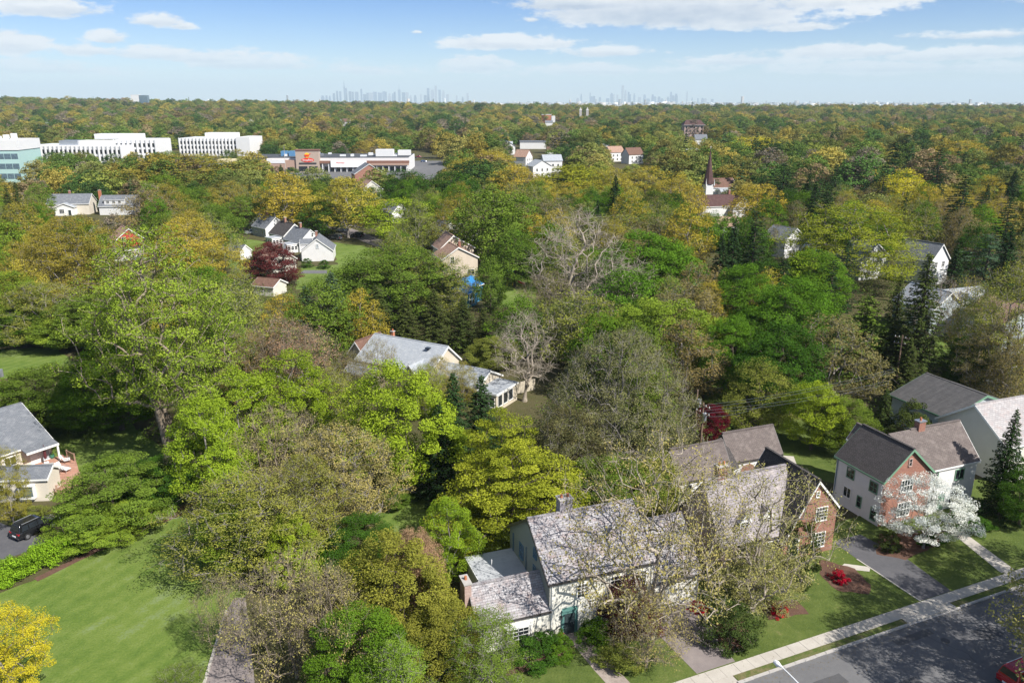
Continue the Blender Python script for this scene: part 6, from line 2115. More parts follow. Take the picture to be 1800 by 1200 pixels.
NAMES = {'maple': 'maple_tree', 'lime': 'linden_tree', 'layered': 'layered_tree', 'golden': 'oak_tree', 'olive': 'budding_tree', 'twiggy': 'twiggy_tree', 'plane': 'plane_tree', 'tulip': 'tulip_tree', 'dome': 'domed_tree', 'bare': 'bare_tree',
         'willow': 'drooping_tree', 'dogwood': 'dogwood_tree', 'plum': 'plum_tree', 'spruce': 'spruce_tree', 'cedar': 'cedar_tree', 'softpine': 'pine_tree', 'shrub': 'garden_shrub', 'yew': 'clipped_yew', 'azalea': 'azalea_bush',
         'm_maple': 'maple_tree', 'm_golden': 'oak_tree', 'm_olive': 'budding_tree', 'm_spruce': 'spruce_tree', 'm_pine': 'pine_tree'}
KINDWORD = {'maple_tree': 'maple', 'linden_tree': 'broadleaf tree', 'layered_tree': 'layered tree', 'oak_tree': 'oak', 'budding_tree': 'open-crowned tree', 'twiggy_tree': 'twiggy multi-stemmed tree', 'plane_tree': 'plane tree', 'tulip_tree': 'tulip tree',
            'domed_tree': 'wide domed tree', 'bare_tree': 'leafless tree', 'drooping_tree': 'drooping tree', 'dogwood_tree': 'dogwood', 'plum_tree': 'plum tree', 'spruce_tree': 'spruce', 'cedar_tree': 'flat-topped cedar', 'pine_tree': 'pine', 'garden_shrub': 'shrub',
            'clipped_yew': 'clipped yew', 'azalea_bush': 'azalea bush'}
TREES = []          # placed trees: dict(o, phrase, u, v)
TREEPOS = []        # (x, y, radius)
trng = random.Random(77)


def plant(kind, x, y, h, wid, col, label=None, z=0.0, rz=None, tint=True):
    pr = trng.choice(PROTO[kind])
    sz = h / pr['H']
    sx = wid / (2 * pr['R'])
    nm = NAMES[kind]
    o = empty(nm, (x, y, z), trng.uniform(0, 6.28) if rz is None else rz)
    o.scale = (sx * trng.uniform(0.88, 1.12), sx * trng.uniform(0.88, 1.12), sz)
    t_ = link('trunk' if h > 3.2 else 'stems', pr['trunk'], o)
    c = COLS[col]
    if tint:
        f = trng.uniform(0.88, 1.12)
        c = (c[0] * f * trng.uniform(0.93, 1.08), c[1] * f, c[2] * f)
    if pr['crown'] is not None:
        cr = link('crown' if h > 3.2 else 'foliage', pr['crown'], o)
        cr.color = (*c, 1)
    u, v, w = project((x, y, z + h * 0.6))
    TREEPOS.append((x, y, wid * 0.5))
    TREES.append(dict(o=o, label=label, col=col, nm=nm, u=u, v=v, w=w, h=h, wid=wid))
    return o


def T(kind, u, vt, h, wpx, col, label=None, vb=None, rz=None):
    """tree whose top stands at pixel (u, vt): either its height h or the pixel row of its foot vb is given"""
    if vb is not None:
        p = at(u, vb)
        h = z_at(u, vt, p.y)
        x, y = p.x, p.y
    else:
        q = at(u, vt, h)
        x, y = q.x, q.y
    w = project((x, y, h * 0.6))[2]
    return plant(kind, x, y, h, wpx / 1400 * w, col, label, rz=rz)


# ---- foreground, left
T('golden', -18, 1062, 8, 165, 'yellow', 'bright yellow budding oak at the lower picture corner over the striped lawn')
T('golden', 26, 782, 0, 80, 'ochre', 'small ochre tree with orange trunk foot in front of the beige house', vb=926)
T('layered', 205, 800, 0, 185, 'mid', 'broad layered green tree between the deck and the hedge', vb=930)
T('layered', 158, 893, 0, 125, 'fresh', 'low spreading fresh green tree over the black car', vb=965)
T('layered', 225, 880, 0, 120, 'fresh', 'low green bush tree at the end of the hedge', vb=940)
T('shrub', 62, 888, 0, 50, 'olive', 'small olive shrub by the wing of the beige house', vb=912)
T('maple', 282, 800, 0, 120, 'deep', 'deep green bushy tree at the foot of the tall tulip tree', vb=900)
T('tulip', 300, 392, 0, 300, 'fresh', 'towering open tulip tree with pale forked trunk, tallest on the left', vb=812, rz=0.4)
T('tulip', 352, 470, 0, 170, 'fresh', 'slimmer tulip tree standing just behind the towering one', vb=800, rz=2.0)
T('lime', 372, 690, 0, 150, 'lime', 'lime-green tree right of the tall pale trunk', vb=895)
T('lime', 430, 640, 0, 150, 'lime', 'lime-green tree behind the lime-green one by the tall trunk', vb=830)
T('lime', 520, 610, 0, 150, 'lime', 'lime-green tree between the pinkish twigs and the big maple', vb=800)
T('maple', 75, 640, 0, 170, 'mid', 'bushy mid-green tree behind the dark shingle roof of the beige house', vb=752)
T('maple', 160, 650, 0, 130, 'green', 'bushy green tree at the edge of the small shady lawn', vb=752)
T('maple', -15, 668, 0, 110, 'green', 'green tree at the picture edge above the beige house roof', vb=770)
T('maple', 215, 590, 0, 150, 'green', 'dense green tree behind the forked pale trunk', vb=755)
T('golden', 120, 372, 20, 185, 'ochre', 'large rounded ochre oak left of the red gabled house')
T('golden', 325, 378, 19, 170, 'gold', 'golden-orange oak rising behind the tulip tree crown')
T('olive', 250, 455, 16, 130, 'olive', 'olive open tree between the ochre oak and the tulip tree')
T('maple', 30, 470, 0, 130, 'fresh', 'fresh green tree at the picture edge below the ochre oak', vb=598)
T('olive', 90, 490, 0, 150, 'olive', 'olive tree below the large ochre oak', vb=604)
T('maple', 165, 515, 0, 130, 'mid', 'mid-green tree beyond the sunny lawn patch', vb=612)
T('maple', 45, 530, 0, 120, 'green', 'green tree at the back of the sunny lawn patch', vb=606)
T('maple', 115, 545, 0, 110, 'fresh', 'fresh green tree at the corner of the sunny lawn patch', vb=612)
T('m_golden', 320, 265, 20, 190, 'ochre', 'huge ochre oak left of the gabled row of white houses')
T('m_olive', 255, 330, 17, 110, 'brownolive')
T('twiggy', 505, 545, 0, 150, 'pink', 'tall pinkish twiggy tree left of the grey-roofed tan house', vb=720)
T('twiggy', 545, 560, 0, 120, 'pink', 'second pinkish twiggy tree beside the grey-roofed tan house', vb=710)
T('olive', 440, 575, 0, 110, 'brownolive', vb=720)
T('olive', 590, 640, 0, 120, 'olive', vb=770)
T('twiggy', 492, 700, 0, 140, 'bud', 'grey twiggy tree in front of the lime-green trees', vb=880)
T('olive', 610, 735, 0, 185, 'bud', 'large pale yellowish tree in front of the big lime maple', vb=950)
T('olive', 545, 790, 0, 170, 'olive', 'olive-green open tree at the middle of the wood edge', vb=980)
T('olive', 450, 825, 0, 230, 'olive', 'wide olive-green open tree casting its shadow on the striped lawn', vb=1010)
T('maple', 520, 900, 0, 110, 'lime', vb=1040)
T('maple', 425, 860, 0, 150, 'fresh', 'dense fresh green tree whose shadow falls on the striped lawn', vb=1000)
T('maple', 630, 905, 0, 130, 'deep', 'deep green bush tree beside the small round lawn', vb=1010)
T('twiggy', 522, 955, 0, 175, 'bud', 'large budding twiggy tree over the narrow worn driveway', vb=1190)
T('twiggy', 595, 985, 0, 170, 'bud', 'brown-budded twiggy tree right of the narrow worn driveway', vb=1210)
T('twiggy', 405, 1000, 0, 90, 'bud', 'small budding tree leaning over the striped lawn edge', vb=1150)
T('olive', 318, 1165, 0, 95, 'mid', 'low green sapling at the bottom edge of the striped lawn', vb=1260)
T('maple', 700, 930, 0, 200, 'redtip', 'large green maple with reddish tips left of the brick chimney', vb=1150)
T('maple', 640, 1060, 0, 170, 'green', 'green maple at the bottom edge beside the budding twiggy trees', vb=1240)
T('maple', 770, 1060, 0, 150, 'redtip', 'lower green maple touching the brick chimney', vb=1210)
T('lime', 790, 868, 0, 90, 'lime', 'slender lime-green tree left of the flat grey roof', vb=1030)
T('maple', 735, 920, 0, 100, 'pink', 'small tree with reddish young leaves above the green maple', vb=1080)
T('olive', 850, 1075, 0, 170, 'mid', 'spreading green tree in front of the cream bay-window wall', vb=1230)
T('olive', 700, 1120, 0, 150, 'fresh', 'fresh green tree at the bottom edge below the big maple', vb=1290)
T('maple', 705, 628, 0, 195, 'lime', 'big round lime-green maple in front of the grey-roofed tan house', vb=860)
T('spruce', 800, 650, 0, 130, 'dark', 'dark spruce between the big maple and the yellow-green layered tree', vb=850)
T('spruce', 848, 655, 0, 125, 'dark', 'second dark spruce in front of the sunroom', vb=840)
T('spruce', 775, 700, 0, 110, 'dark', 'dark spruce nearest the small round lawn', vb=880)
T('layered', 880, 715, 0, 170, 'yellowgreen', 'tall yellow-green layered tree with dark trunk, upper tier', vb=920)
T('layered', 905, 775, 0, 225, 'yellowgreen', 'wide yellow-green layered tree right behind the slate house chimney', vb=960)
T('dome', 1085, 568, 0, 300, 'greyolive', 'huge grey-olive domed tree with bare twigs in the middle of the view', vb=840)
T('willow', 1000, 700, 0, 140, 'greyolive', 'grey-green drooping tree at the foot of the huge domed tree', vb=850)
T('maple', 1075, 800, 0, 170, 'mid', 'green bushy tree behind the slate house ridge', vb=905)
T('willow', 1150, 790, 0, 130, 'olive', 'olive bushy tree behind the slate house wing', vb=900)
T('bare', 922, 535, 0, 130, 'bud', 'leafless vase-shaped tree beside the sunroom and pale fence', vb=705)
for i, (u, vt, vb, w) in enumerate(((665, 500, 610, 100), (715, 515, 620, 90), (765, 505, 615, 95), (815, 520, 612, 80), (850, 540, 612, 70))):
    T('spruce', u, vt, 0, w, 'oliveconifer', '%s of the olive-dark spruces in a row behind the grey-roofed tan house' % ordinal(i + 1), vb=vb)
T('spruce', 590, 475, 0, 130, 'bluegreen', 'blue-green spruce left of the row of dark spruces', vb=615)
T('spruce', 545, 500, 0, 100, 'bluegreen', 'shorter blue-green spruce below the end white house', vb=610)
T('maple', 870, 590, 0, 90, 'olive', 'olive bushy tree behind the sunroom', vb=650)
T('olive', 750, 636, 0, 85, 'yellowgreen', 'small yellow-green tree under the gable of the grey-roofed tan house', vb=735)
T('olive', 618, 612, 0, 70, 'brownolive', 'brownish budding tree at the brown end of the grey-roofed tan house', vb=720)
T('spruce', 1585, 590, 0, 80, 'oliveconifer', 'olive-dark spruce where the overhead wires vanish', vb=712)
T('twiggy', 668, 585, 0, 75, 'bud', 'pale budding birch in front of the grey shingle roof', vb=700)
T('olive', 775, 622, 0, 75, 'bud', 'small pale budding tree hiding the middle of the grey-roofed tan house', vb=715)
T('olive', 815, 630, 0, 60, 'ochre', 'small ochre tree in front of the low grey roof', vb=715)
T('olive', 1705, 490, 0, 100, 'olive', 'thin olive tree in front of the pale blue house', vb=655)
T('twiggy', 1680, 480, 0, 80, 'yellow', 'thin yellow-budded tree beside the pale blue house steps', vb=640)
T('m_maple', 1420, 440, 14, 90, 'lime', 'lime-green tree hiding the white dormer house')
T('spruce', 785, 488, 0, 60, 'oliveconifer', 'narrow dark evergreen hiding part of the bright blue house', vb=570)
T('m_maple', 862, 448, 0, 62, 'mid', 'mid-green tree hiding one side of the tan gabled house', vb=545)
T('olive', 778, 462, 0, 60, 'olive', 'small olive tree left of the tan gabled house', vb=545)
T('m_pine', 1655, 258, 24, 85, 'dark', 'tall dark pine standing highest among the evergreens on the right')
T('m_pine', 1595, 235, 22, 80, 'dark', 'tall dark pine left of the highest evergreen')
T('m_pine', 1700, 305, 22, 95, 'dark', 'broad dark pine right below the highest evergreen')
T('m_pine', 1380, 285, 20, 80, 'dark', 'dark pine right of the rounded yellow oak')
T('m_golden', 1590, 295, 18, 100, 'yellow', 'rounded yellow oak between dark pines on the right')
T('m_golden', 1690, 245, 19, 130, 'gold', 'broad golden oak behind the dark pines on the right')
T('m_golden', 1780, 255, 18, 90, 'gold', 'golden oak at the picture edge behind the dark pines')
T('maple', 690, 425, 16, 190, 'mid', 'broad mid-green tree left of the tan gabled house')
T('m_maple', 620, 460, 12, 110, 'mid')
T('olive', 770, 440, 14, 110, 'olive', 'olive open tree beside the bright blue house')
T('plum', 480, 422, 0, 95, 'maroon', 'dark maroon plum tree in front of the gabled row', vb=498)
T('m_golden', 505, 298, 0, 118, 'gold', 'golden oak standing in the street behind the gabled row', vb=408)
T('m_golden', 612, 306, 0, 118, 'gold', 'golden oak right of the street behind the gabled row', vb=418)
T('m_maple', 565, 350, 0, 80, 'deep', 'deep green round tree over the parked cars by the gabled row', vb=418)
T('m_maple', 712, 294, 17, 105, 'deep')
T('m_maple', 792, 298, 17, 100, 'deep')
T('m_maple', 752, 350, 12, 90, 'deep')
T('m_maple', 705, 345, 14, 120, 'lime', 'lime-green tree over the white house below the deep green maples')
T('m_golden', 862, 262, 18, 120, 'gold')
T('m_golden', 820, 275, 16, 90, 'gold')
T('m_golden', 905, 290, 17, 100, 'gold')
T('m_maple', 870, 320, 22, 140, 'mid', 'tall mid-green tree above the playground slide')
T('m_maple', 905, 400, 14, 100, 'mid')
T('m_maple', 1010, 285, 18, 130, 'yellowgreen', 'feathery yellow-green tree left of the golden trees in the centre')
for u, vt, w in ((1075, 290, 100), (1140, 288, 110), (1195, 300, 90), (1110, 330, 90), (1215, 350, 100)):
    T('m_golden', u, vt, 19, w, 'gold')
T('m_olive', 1090, 370, 14, 130, 'olive')
T('m_olive', 1160, 375, 14, 120, 'brownolive')
T('m_olive', 980, 340, 16, 110, 'brownolive')
T('bare', 1015, 355, 0, 190, 'bud', 'great leafless grey tree with spreading pale branches in the centre', vb=580)
T('bare', 1075, 440, 0, 110, 'bud', 'leafless tree right of the great grey one', vb=590)
T('twiggy', 960, 470, 0, 110, 'olive', 'olive twiggy tree under the great leafless tree', vb=590)
T('olive', 1000, 520, 0, 110, 'mid', vb=620)
T('maple', 1140, 398, 19, 150, 'green', 'tall bright green maple right of the great leafless tree')
T('maple', 1155, 515, 0, 180, 'fresh', 'round fresh green maple above the huge domed tree', vb=680)
T('m_golden', 1335, 318, 17, 105, 'gold', 'golden tree right of the brown-roofed parish hall')
T('m_golden', 1322, 238, 20, 115, 'yellow', 'rounded yellow oak beside the brown church steeple')
T('golden', 1240, 490, 0, 75, 'gold', 'small golden tree between green maples on the right', vb=620)
T('golden', 1505, 352, 20, 250, 'yellowgreen', 'wide yellow-green oak spreading over white houses on the right')
T('maple', 1310, 455, 16, 130, 'green', 'deep green maple left of the wide yellow-green oak')
T('maple', 1395, 480, 16, 150, 'green', 'green maple below the white dormer house')
T('maple', 1440, 430, 15, 110, 'green', 'green maple tucked under the wide yellow-green oak')
T('maple', 1290, 545, 13, 120, 'green', 'green maple at the back of the bright back lawn')
T('maple', 1380, 560, 14, 140, 'deep', 'deep green maple above the drooping olive tree')
T('softpine', 1510, 515, 0, 125, 'mid', 'soft green pine left of the dark tall spruces', vb=665)
T('spruce', 1600, 440, 0, 130, 'oliveconifer', 'tall olive-dark spruce right of the soft pine', vb=680)
T('spruce', 1560, 480, 0, 90, 'oliveconifer', 'olive-dark spruce touching the soft pine', vb=660)
T('bare', 1630, 470, 0, 80, 'bud', 'thin leafless tree in front of the pale blue house', vb=640)
T('willow', 1330, 625, 0, 120, 'olive', 'drooping olive tree on the bright back lawn', vb=755)
T('maple', 1425, 665, 0, 110, 'lime', 'lime-green bushy tree under the overhead wires', vb=790)
T('maple', 1480, 690, 0, 90, 'mid', 'green bushy tree at the end of the bright back lawn', vb=800)
T('spruce', 1545, 680, 0, 60, 'oliveconifer', 'olive evergreen behind the white house with brick gable', vb=790)
T('yew', 1595, 698, 0, 75, 'oliveconifer', 'rounded evergreen against the charcoal-roofed house', vb=800)
T('maple', 1690, 585, 0, 75, 'deep', 'deep green tree behind the charcoal roof', vb=690)
T('olive', 1760, 450, 0, 170, 'olive', 'tall leaning olive tree at the picture edge over the pale houses', vb=690)
T('olive', 1740, 560, 0, 110, 'brownolive', 'brownish thin tree beside the low white garage', vb=705)
T('cedar', 1745, 408, 14, 150, 'bluegreen', 'flat-topped blue-green cedar above the pale houses')
T('spruce', 1752, 715, 0, 100, 'dark', 'dark spruce between the white house and the pale pink slate roof', vb=905)
T('maple', 1790, 800, 0, 90, 'deep', 'deep green tree at the picture edge by the street', vb=925)
T('dogwood', 1622, 832, 0, 138, 'white', 'white flowering dogwood in front of the brick gable', vb=965)
T('maple', 1248, 708, 0, 65, 'red', 'wine-red small maple beside the utility pole', vb=775)
T('plane', 1140, 752, 0, 330, 'bud', 'large budding plane tree in front of the slate house', vb=1120, rz=0.5)
T('plane', 1318, 815, 0, 280, 'bud', 'spreading budding plane tree in front of the brick gable', vb=1075, rz=2.2)
T('twiggy', 1135, 1030, 0, 130, 'bud', 'low budding tree beside the flagstone path', vb=1175, rz=1.0)
T('olive', 1330, 960, 0, 170, 'bud', 'low budding tree above the light red azalea', vb=1060)
T('plum', 1108, 1015, 0, 90, 'maroon', 'maroon-leaved small tree right of the green front door', vb=1115)
T('yew', 1400, 905, 0, 60, 'oliveconifer', 'narrow evergreen against the brick gable', vb=1030)
T('yew', 1282, 1050, 0, 85, 'oliveconifer', 'rounded clipped yew at the weathered driveway', vb=1138)
T('azalea', 1228, 1056, 0, 30, 'azalea', 'red azalea by the weathered driveway behind the plane trunk', vb=1075)
T('azalea', 1368, 1058, 0, 30, 'azalea', 'light red azalea on the front lawn', vb=1080)
T('azalea', 1474, 1000, 0, 30, 'azalea', 'largest red azalea beside the short concrete path', vb=1022)
T('yew', 940, 1112, 0, 75, 'deep', 'rounded dark shrub under the bay window', vb=1165)
T('yew', 985, 1118, 0, 50, 'green', 'small green shrub beside the flagstone path', vb=1150)
T('yew', 965, 1105, 0, 22, 'deep', 'slim dark shrub at the corner of the bay-window wall', vb=1138)
T('shrub', 1045, 1085, 0, 60, 'green', 'green shrub under the maroon-leaved tree', vb=1130)
T('shrub', 1090, 1130, 0, 70, 'olive', 'olive shrub between the path and the weathered driveway', vb=1175)
T('shrub', 1560, 930, 0, 45, 'oliveconifer', 'low dark shrub at the foot of the dogwood', vb=965)
T('shrub', 1640, 925, 0, 50, 'deep', 'low dark shrub by the straight concrete path', vb=955)
T('shrub', 1700, 895, 0, 60, 'deep', 'dark shrub at the corner of the white house', vb=930)
T('shrub', 540, 452, 0, 22, 'deep', 'round clipped bush before the blank white gable', vb=470)
T('shrub', 570, 455, 0, 22, 'deep', 'second round clipped bush before the blank white gable', vb=472)
T('twiggy', 790, 890, 0, 70, 'greyolive', 'bare brushy shrub beside the small round lawn', vb=960)
T('maple', 690, 850, 0, 60, 'mid', 'leafy shrub on the stone border of the small round lawn', vb=890)
# across the street, beyond the frame: their shade lies on the asphalt
plant('golden', 42.5, 44.5, 18, 15, 'bud', 'street tree across the road, shading the asphalt')
plant('golden', 47.0, 50.0, 20, 14, 'bud', 'second street tree across the road, shading the pavement')
plant('golden', 56.0, 54.5, 20, 15, 'bud', 'third street tree across the road, shading the lawn')

# ---- hedge along the striped lawn
rh = random.Random(9)
cs = []
a_, b_ = at(-70, 1075), at(262, 918)
n_ = 60
for i in range(n_ * 5):
    f = rh.random()
    pnt = a_.lerp(b_, f)
    cs.append((pnt.x + rh.uniform(-0.9, 0.2), pnt.y + rh.uniform(0.1, 1.7), rh.uniform(0.3, 2.2)))
hg = link('hedge', leafy_mass(33, cs, 0.6, 190, 0.15))
hg.color = (0.20, 0.33, 0.024, 1)
tag(hg, 'long bright green hedge between the striped lawn and the black car', 'hedge')
landmark('long bright hedge', tuple(at(110, 980)))

# ---- the rest of the trees one can tell apart: fill the wood between the placed ones
KEEP = [   # parts of the view that stay open: u0, v0, u1, v1, as far as
    (0, 700, 135, 935, 95), (0, 900, 420, 1200, 82), (425, 365, 600, 470, 262), (610, 585, 930, 690, 122), (755, 390, 860, 530, 215), (1440, 730, 1800, 1200, 84), (1560, 660, 1800, 900, 102), (1160, 745, 1480, 960, 88),
    (1225, 650, 1260, 760, 100), (1360, 735, 1470, 850, 95), (0, 608, 135, 655, 152), (650, 862, 770, 950, 82), (780, 880, 1240, 1200, 68), (475, 255, 715, 290, 505), (0, 225, 280, 264, 600), (310, 228, 445, 262, 680), (0, 250, 36, 300, 440), (1238, 258, 1250, 335, 350), (1245, 332, 1310, 372, 318), (1255, 290, 1275, 330, 350),
    (88, 340, 160, 374, 318), (172, 340, 232, 372, 318), (198, 408, 245, 470, 230), (1375, 418, 1405, 445, 235), (1525, 440, 1565, 475, 205), (1630, 455, 1660, 485, 200), (1655, 500, 1700, 600, 150), (928, 275, 988, 308, 540), (1080, 264, 1130, 286, 600), (230, 160, 262, 183, 2700),
    (1200, 205, 1245, 238, 1000), (950, 196, 985, 214, 1500), (1012, 184, 1040, 204, 1700), (880, 480, 930, 520, 192), (655, 370, 695, 400, 290), (520, 465, 600, 485, 205), (560, 385, 650, 425, 270), (900, 245, 960, 265, 760), (720, 262, 760, 290, 700)]


def clear_of(u, vt, vb, hw, y):
    for (u0, v0, u1, v1, d) in KEEP:
        if y < d and u + hw > u0 and u - hw < u1 and vb > v0 and vt < v1:
            return False
    return True


def free_spot(x, y, r):
    for (a, b, c) in TREEPOS:
        if (a - x) ** 2 + (b - y) ** 2 < ((c + r) * 0.62) ** 2:
            return False
    return True


def palette(x, y):
    r = trng.random()
    if x / max(y, 1) > 0.28:
        tab = [(0.17, 'm_pine', 'dark'), (0.30, 'm_spruce', 'dark'), (0.50, 'm_maple', 'green'), (0.60, 'm_maple', 'deep'), (0.78, 'm_olive', 'brownolive'), (0.92, 'm_golden', 'gold'), (1.0, 'm_olive', 'olive')]
    elif x / max(y, 1) > -0.05:
        tab = [(0.05, 'm_spruce', 'dark'), (0.30, 'm_maple', 'green'), (0.38, 'm_maple', 'deep'), (0.53, 'm_golden', 'gold'), (0.76, 'm_olive', 'olive'), (0.90, 'm_olive', 'brownolive'), (1.0, 'm_maple', 'mid')]
    else:
        tab = [(0.05, 'm_spruce', 'oliveconifer'), (0.28, 'm_maple', 'mid'), (0.42, 'm_maple', 'green'), (0.58, 'm_golden', 'ochre'), (0.66, 'm_golden', 'gold'), (0.86, 'm_olive', 'olive'), (1.0, 'm_maple', 'fresh')]
    for lim, k, c in tab:
        if r <= lim:
            return k, c
    return tab[-1][1:]


count = 0
tries = 0
while count < 265 and tries < 14000:
    tries += 1
    y = math.sqrt(trng.uniform(92 ** 2, 300 ** 2))
    q = trng.uniform(-0.70, 0.70)
    x = q * y * 0.97
    k, c = palette(x, y)
    h = trng.uniform(11, 17) if 'pine' not in k and 'spruce' not in k else trng.uniform(14, 21)
    wid = h * trng.uniform(0.62, 0.92) if 'pine' not in k and 'spruce' not in k else h * 0.46
    u, vt, w = project((x, y, h))
    _, vb, _ = project((x, y, 0))
    if not (-60 < u < 1860) or vt > 1190:
        continue
    hw = wid / 2 / w * 1400
    if not free_spot(x, y, wid / 2) or not clear_of(u, vt + 4, vb, hw * 0.9, y):
        continue
    plant(k, x, y, h, wid, c)
    count += 1

# ---- undergrowth: low leafy stuff between the trunks
ru = np.random.default_rng(15)
cs = []
while len(cs) < 1700:
    y = math.sqrt(ru.uniform(70 ** 2, 210 ** 2))
    x = ru.uniform(-0.68, 0.68) * y
    u, v, w = project((x, y, 0.5))
    if clear_of(u, v - 10, v + 4, 12, y):
        cs.append((x, y, ru.uniform(0.3, 1.8)))
ug = link('undergrowth', leafy_mass(44, cs, 1.5, 70, 0.28))
ug.color = (0.11, 0.16, 0.03, 1)
tag(ug, 'low leafy undergrowth between the tree trunks', 'undergrowth', kind='stuff')

# ---- labels that tell the unnamed trees apart
for t_ in TREES:
    if t_['label']:
        tag(t_['o'], t_['label'], 'shrub' if t_['nm'] in ('garden_shrub', 'clipped_yew', 'azalea_bush') else 'tree')
groups = {}
for t_ in TREES:
    if t_['label']:
        continue
    best = min(LANDMARKS, key=lambda L: math.hypot((L[1] - t_['u']), (L[2] - t_['v']) * 1.6))
    du, dv = t_['u'] - best[1], t_['v'] - best[2]
    rel = ('right of' if du > 0 else 'left of') if abs(du) > 1.3 * abs(dv) else ('behind' if t_['w'] > best[3] else 'in front of')
    phrase = '%s %s %s the %s' % (WORDS[t_['col']], KINDWORD[t_['nm']], rel, best[0])
    groups.setdefault(phrase, []).append(t_)
for phrase, ts in groups.items():
    ts.sort(key=lambda t_: t_['u'])
    n = len(ts)
    for i, t_ in enumerate(ts):
        lab = phrase if n == 1 else '%s, %s' % (phrase, ('leftmost' if i == 0 else 'rightmost' if i == n - 1 else '%s from left' % ordinal(i + 1)) + (' of %d' % n if False else ''))
        tag(t_['o'], lab, 'tree', 'trees of the suburban wood')

# ---------------------------------------------------------------- the far woods
leaf_material('far_leaf', [(0.0, (0.35, 0.285, 0.07)), (0.09, (0.27, 0.24, 0.075)), (0.24, (0.38, 0.30, 0.065)), (0.30, (0.20, 0.22, 0.065)), (0.48, (0.13, 0.20, 0.045)), (0.64, (0.075, 0.14, 0.035)), (0.74, (0.28, 0.205, 0.12)), (0.81, (0.23, 0.26, 0.06)), (0.89, (0.24, 0.20, 0.165)), (0.94, (0.05, 0.095, 0.03))])
leaf_material('far_needle', [(0.0, (0.035, 0.07, 0.028)), (0.5, (0.05, 0.085, 0.035))], trans=0.1)
FAR = bpy.data.collections.new('far_tree_kinds')
for i in range(8):
    pr = broadleaf(300 + i, H=15, Rc=7.3, base=0.08, N=70, rc=1.75, nleaf=75, leaf=0.6, wd=0.85, flat=0.7, prof=(0.55, 0.45), hollow=0.82, mat='far_leaf', lobes=0.14, tonec=0.5)
    FAR.objects.link(bpy.data.objects.new('far_crown', pr['crown']))
for i in range(2):
    pr = conifer(320 + i, H=17, Rc=3.6, dz=1.3, per=7, dens=4, leaf=1.5, mat='far_needle')
    FAR.objects.link(bpy.data.objects.new('far_crown', pr['crown']))


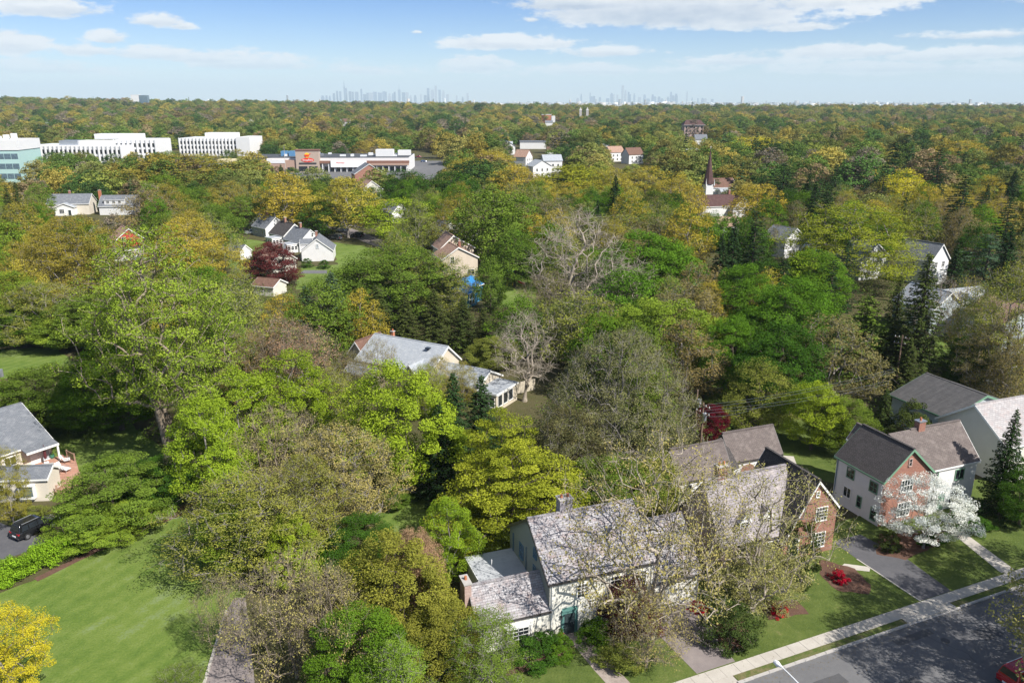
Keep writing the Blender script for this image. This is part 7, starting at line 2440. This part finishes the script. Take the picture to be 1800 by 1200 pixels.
def far_woods():
    rng = np.random.default_rng(99)
    pts, sc, rot, idx = [], [], [], []

    def ring(y0, y1, spacing):
        y = y0
        while y < y1:
            xw = 0.78 * y
            n = int(2 * xw / spacing)
            xs = (np.arange(n) + 0.5) / n * 2 * xw - xw + rng.uniform(-0.45, 0.45, n) * spacing
            yy = y + rng.uniform(-0.45, 0.45, n) * spacing
            for a, b in zip(xs, yy):
                yield a, b
            y += spacing
    boxes = [(-215, 452, -28, 560), (-400, 575, -205, 690), (-330, 660, -205, 730), (0, 760, 45, 795)]
    for y0, y1, s_ in ((225, 340, 12.0), (340, 900, 13.5), (900, 1700, 15.5), (1700, 2900, 18)):
        for a, b in ring(y0, y1, s_):
            if any(x0 < a < x1 and v0 < b < v1 for x0, v0, x1, v1 in boxes):
                continue
            lz = float(land_z(np.array(a), np.array(b)))
            h = (rng.uniform(9, 16) if rng.uniform() < 0.7 else rng.uniform(16, 22)) if b > 340 else rng.uniform(8, 13)
            u, vt, w = project((a, b, lz + h))
            _, vb, _ = project((a, b, lz))
            r = 6.2 * h / 15
            if b < 340:
                if any((p - a) ** 2 + (q - b) ** 2 < (c * 0.85 + 2.5) ** 2 for p, q, c in TREEPOS):
                    continue
            if not clear_of(u, vt + 2, vb, r / w * 1400, b):
                continue
            if b < 1300 and any(abs(u - su) < 11 and 4 < (sv - vt) < 15 and b < at(su, sv).y and sv > 208 for su, sv, _ in SPOTS):
                continue
            if rng.uniform() < (0.09 if b > 400 else 0.0):
                continue
            pts.append((a, b, lz - 0.3))
            s0 = h / 15.0 * (rng.uniform(1.05, 1.4) if b > 1750 and rng.uniform() < 0.4 else 1.0)
            sc.append((s0 * rng.uniform(0.8, 1.25), s0 * rng.uniform(0.8, 1.25), s0))
            rot.append((0, 0, rng.uniform(0, 6.28)))
            right = np.clip((a / b) * 1.2, 0, 0.4)
            idx.append(int(rng.integers(8, 10)) if rng.uniform() < 0.03 + right * 0.2 else int(rng.integers(0, 8)))
    me = bpy.data.meshes.new('far_woods')
    me.from_pydata(pts, [], [])
    for nm, ty, dat in (('sc', 'FLOAT_VECTOR', sc), ('rot', 'FLOAT_VECTOR', rot)):
        at_ = me.attributes.new(nm, ty, 'POINT')
        at_.data.foreach_set('vector', np.array(dat, dtype=np.float32).ravel())
    at_ = me.attributes.new('idx', 'INT', 'POINT')
    at_.data.foreach_set('value', np.array(idx, dtype=np.int32))
    ob = link('far_woods', me)
    tag(ob, 'hazy spring woods stretching to the horizon', 'woods', kind='stuff')
    ng = bpy.data.node_groups.new('far_woods', 'GeometryNodeTree')
    ng.interface.new_socket('Geometry', in_out='INPUT', socket_type='NodeSocketGeometry')
    ng.interface.new_socket('Geometry', in_out='OUTPUT', socket_type='NodeSocketGeometry')
    n = ng.nodes
    gi, go = n.new('NodeGroupInput'), n.new('NodeGroupOutput')
    ip = n.new('GeometryNodeInstanceOnPoints')
    ci = n.new('GeometryNodeCollectionInfo')
    ci.inputs['Collection'].default_value = FAR
    ci.inputs['Separate Children'].default_value = True
    ci.inputs['Reset Children'].default_value = True
    def attr(name, ty):
        a = n.new('GeometryNodeInputNamedAttribute')
        a.data_type = ty
        a.inputs['Name'].default_value = name
        return a.outputs['Attribute']
    e2r = n.new('FunctionNodeEulerToRotation')
    L = ng.links.new
    L(gi.outputs[0], ip.inputs['Points'])
    L(ci.outputs[0], ip.inputs['Instance'])
    ip.inputs['Pick Instance'].default_value = True
    L(attr('idx', 'INT'), ip.inputs['Instance Index'])
    L(attr('rot', 'FLOAT_VECTOR'), e2r.inputs[0])
    L(e2r.outputs[0], ip.inputs['Rotation'])
    L(attr('sc', 'FLOAT_VECTOR'), ip.inputs['Scale'])
    L(ip.outputs[0], go.inputs[0])
    md = ob.modifiers.new('trees', 'NODES')
    md.node_group = ng
    print('far trees', len(pts), 'trees', len(TREES))


far_woods()

# ---------------------------------------------------------------- haze
hz = MB().box(-38000, 38000, -450, 40000, -40, 800)
hm = bpy.data.materials.new('haze')
hm.use_nodes = True
t = NT(hm.node_tree)
t.n.clear()
out = t.node('ShaderNodeOutputMaterial')
pv_ = t.node('ShaderNodeVolumePrincipled')
pv_.inputs['Color'].default_value = (0.72, 0.87, 1.0, 1)
pv_.inputs['Density'].default_value = 5.6e-5
pv_.inputs['Anisotropy'].default_value = 0.0
t.l.new(pv_.outputs[0], out.inputs['Volume'])
MATS['haze'] = hm
ho = hz.build('haze', 'haze')
tag(ho, 'thin pale haze over the distant land', 'haze', kind='stuff')
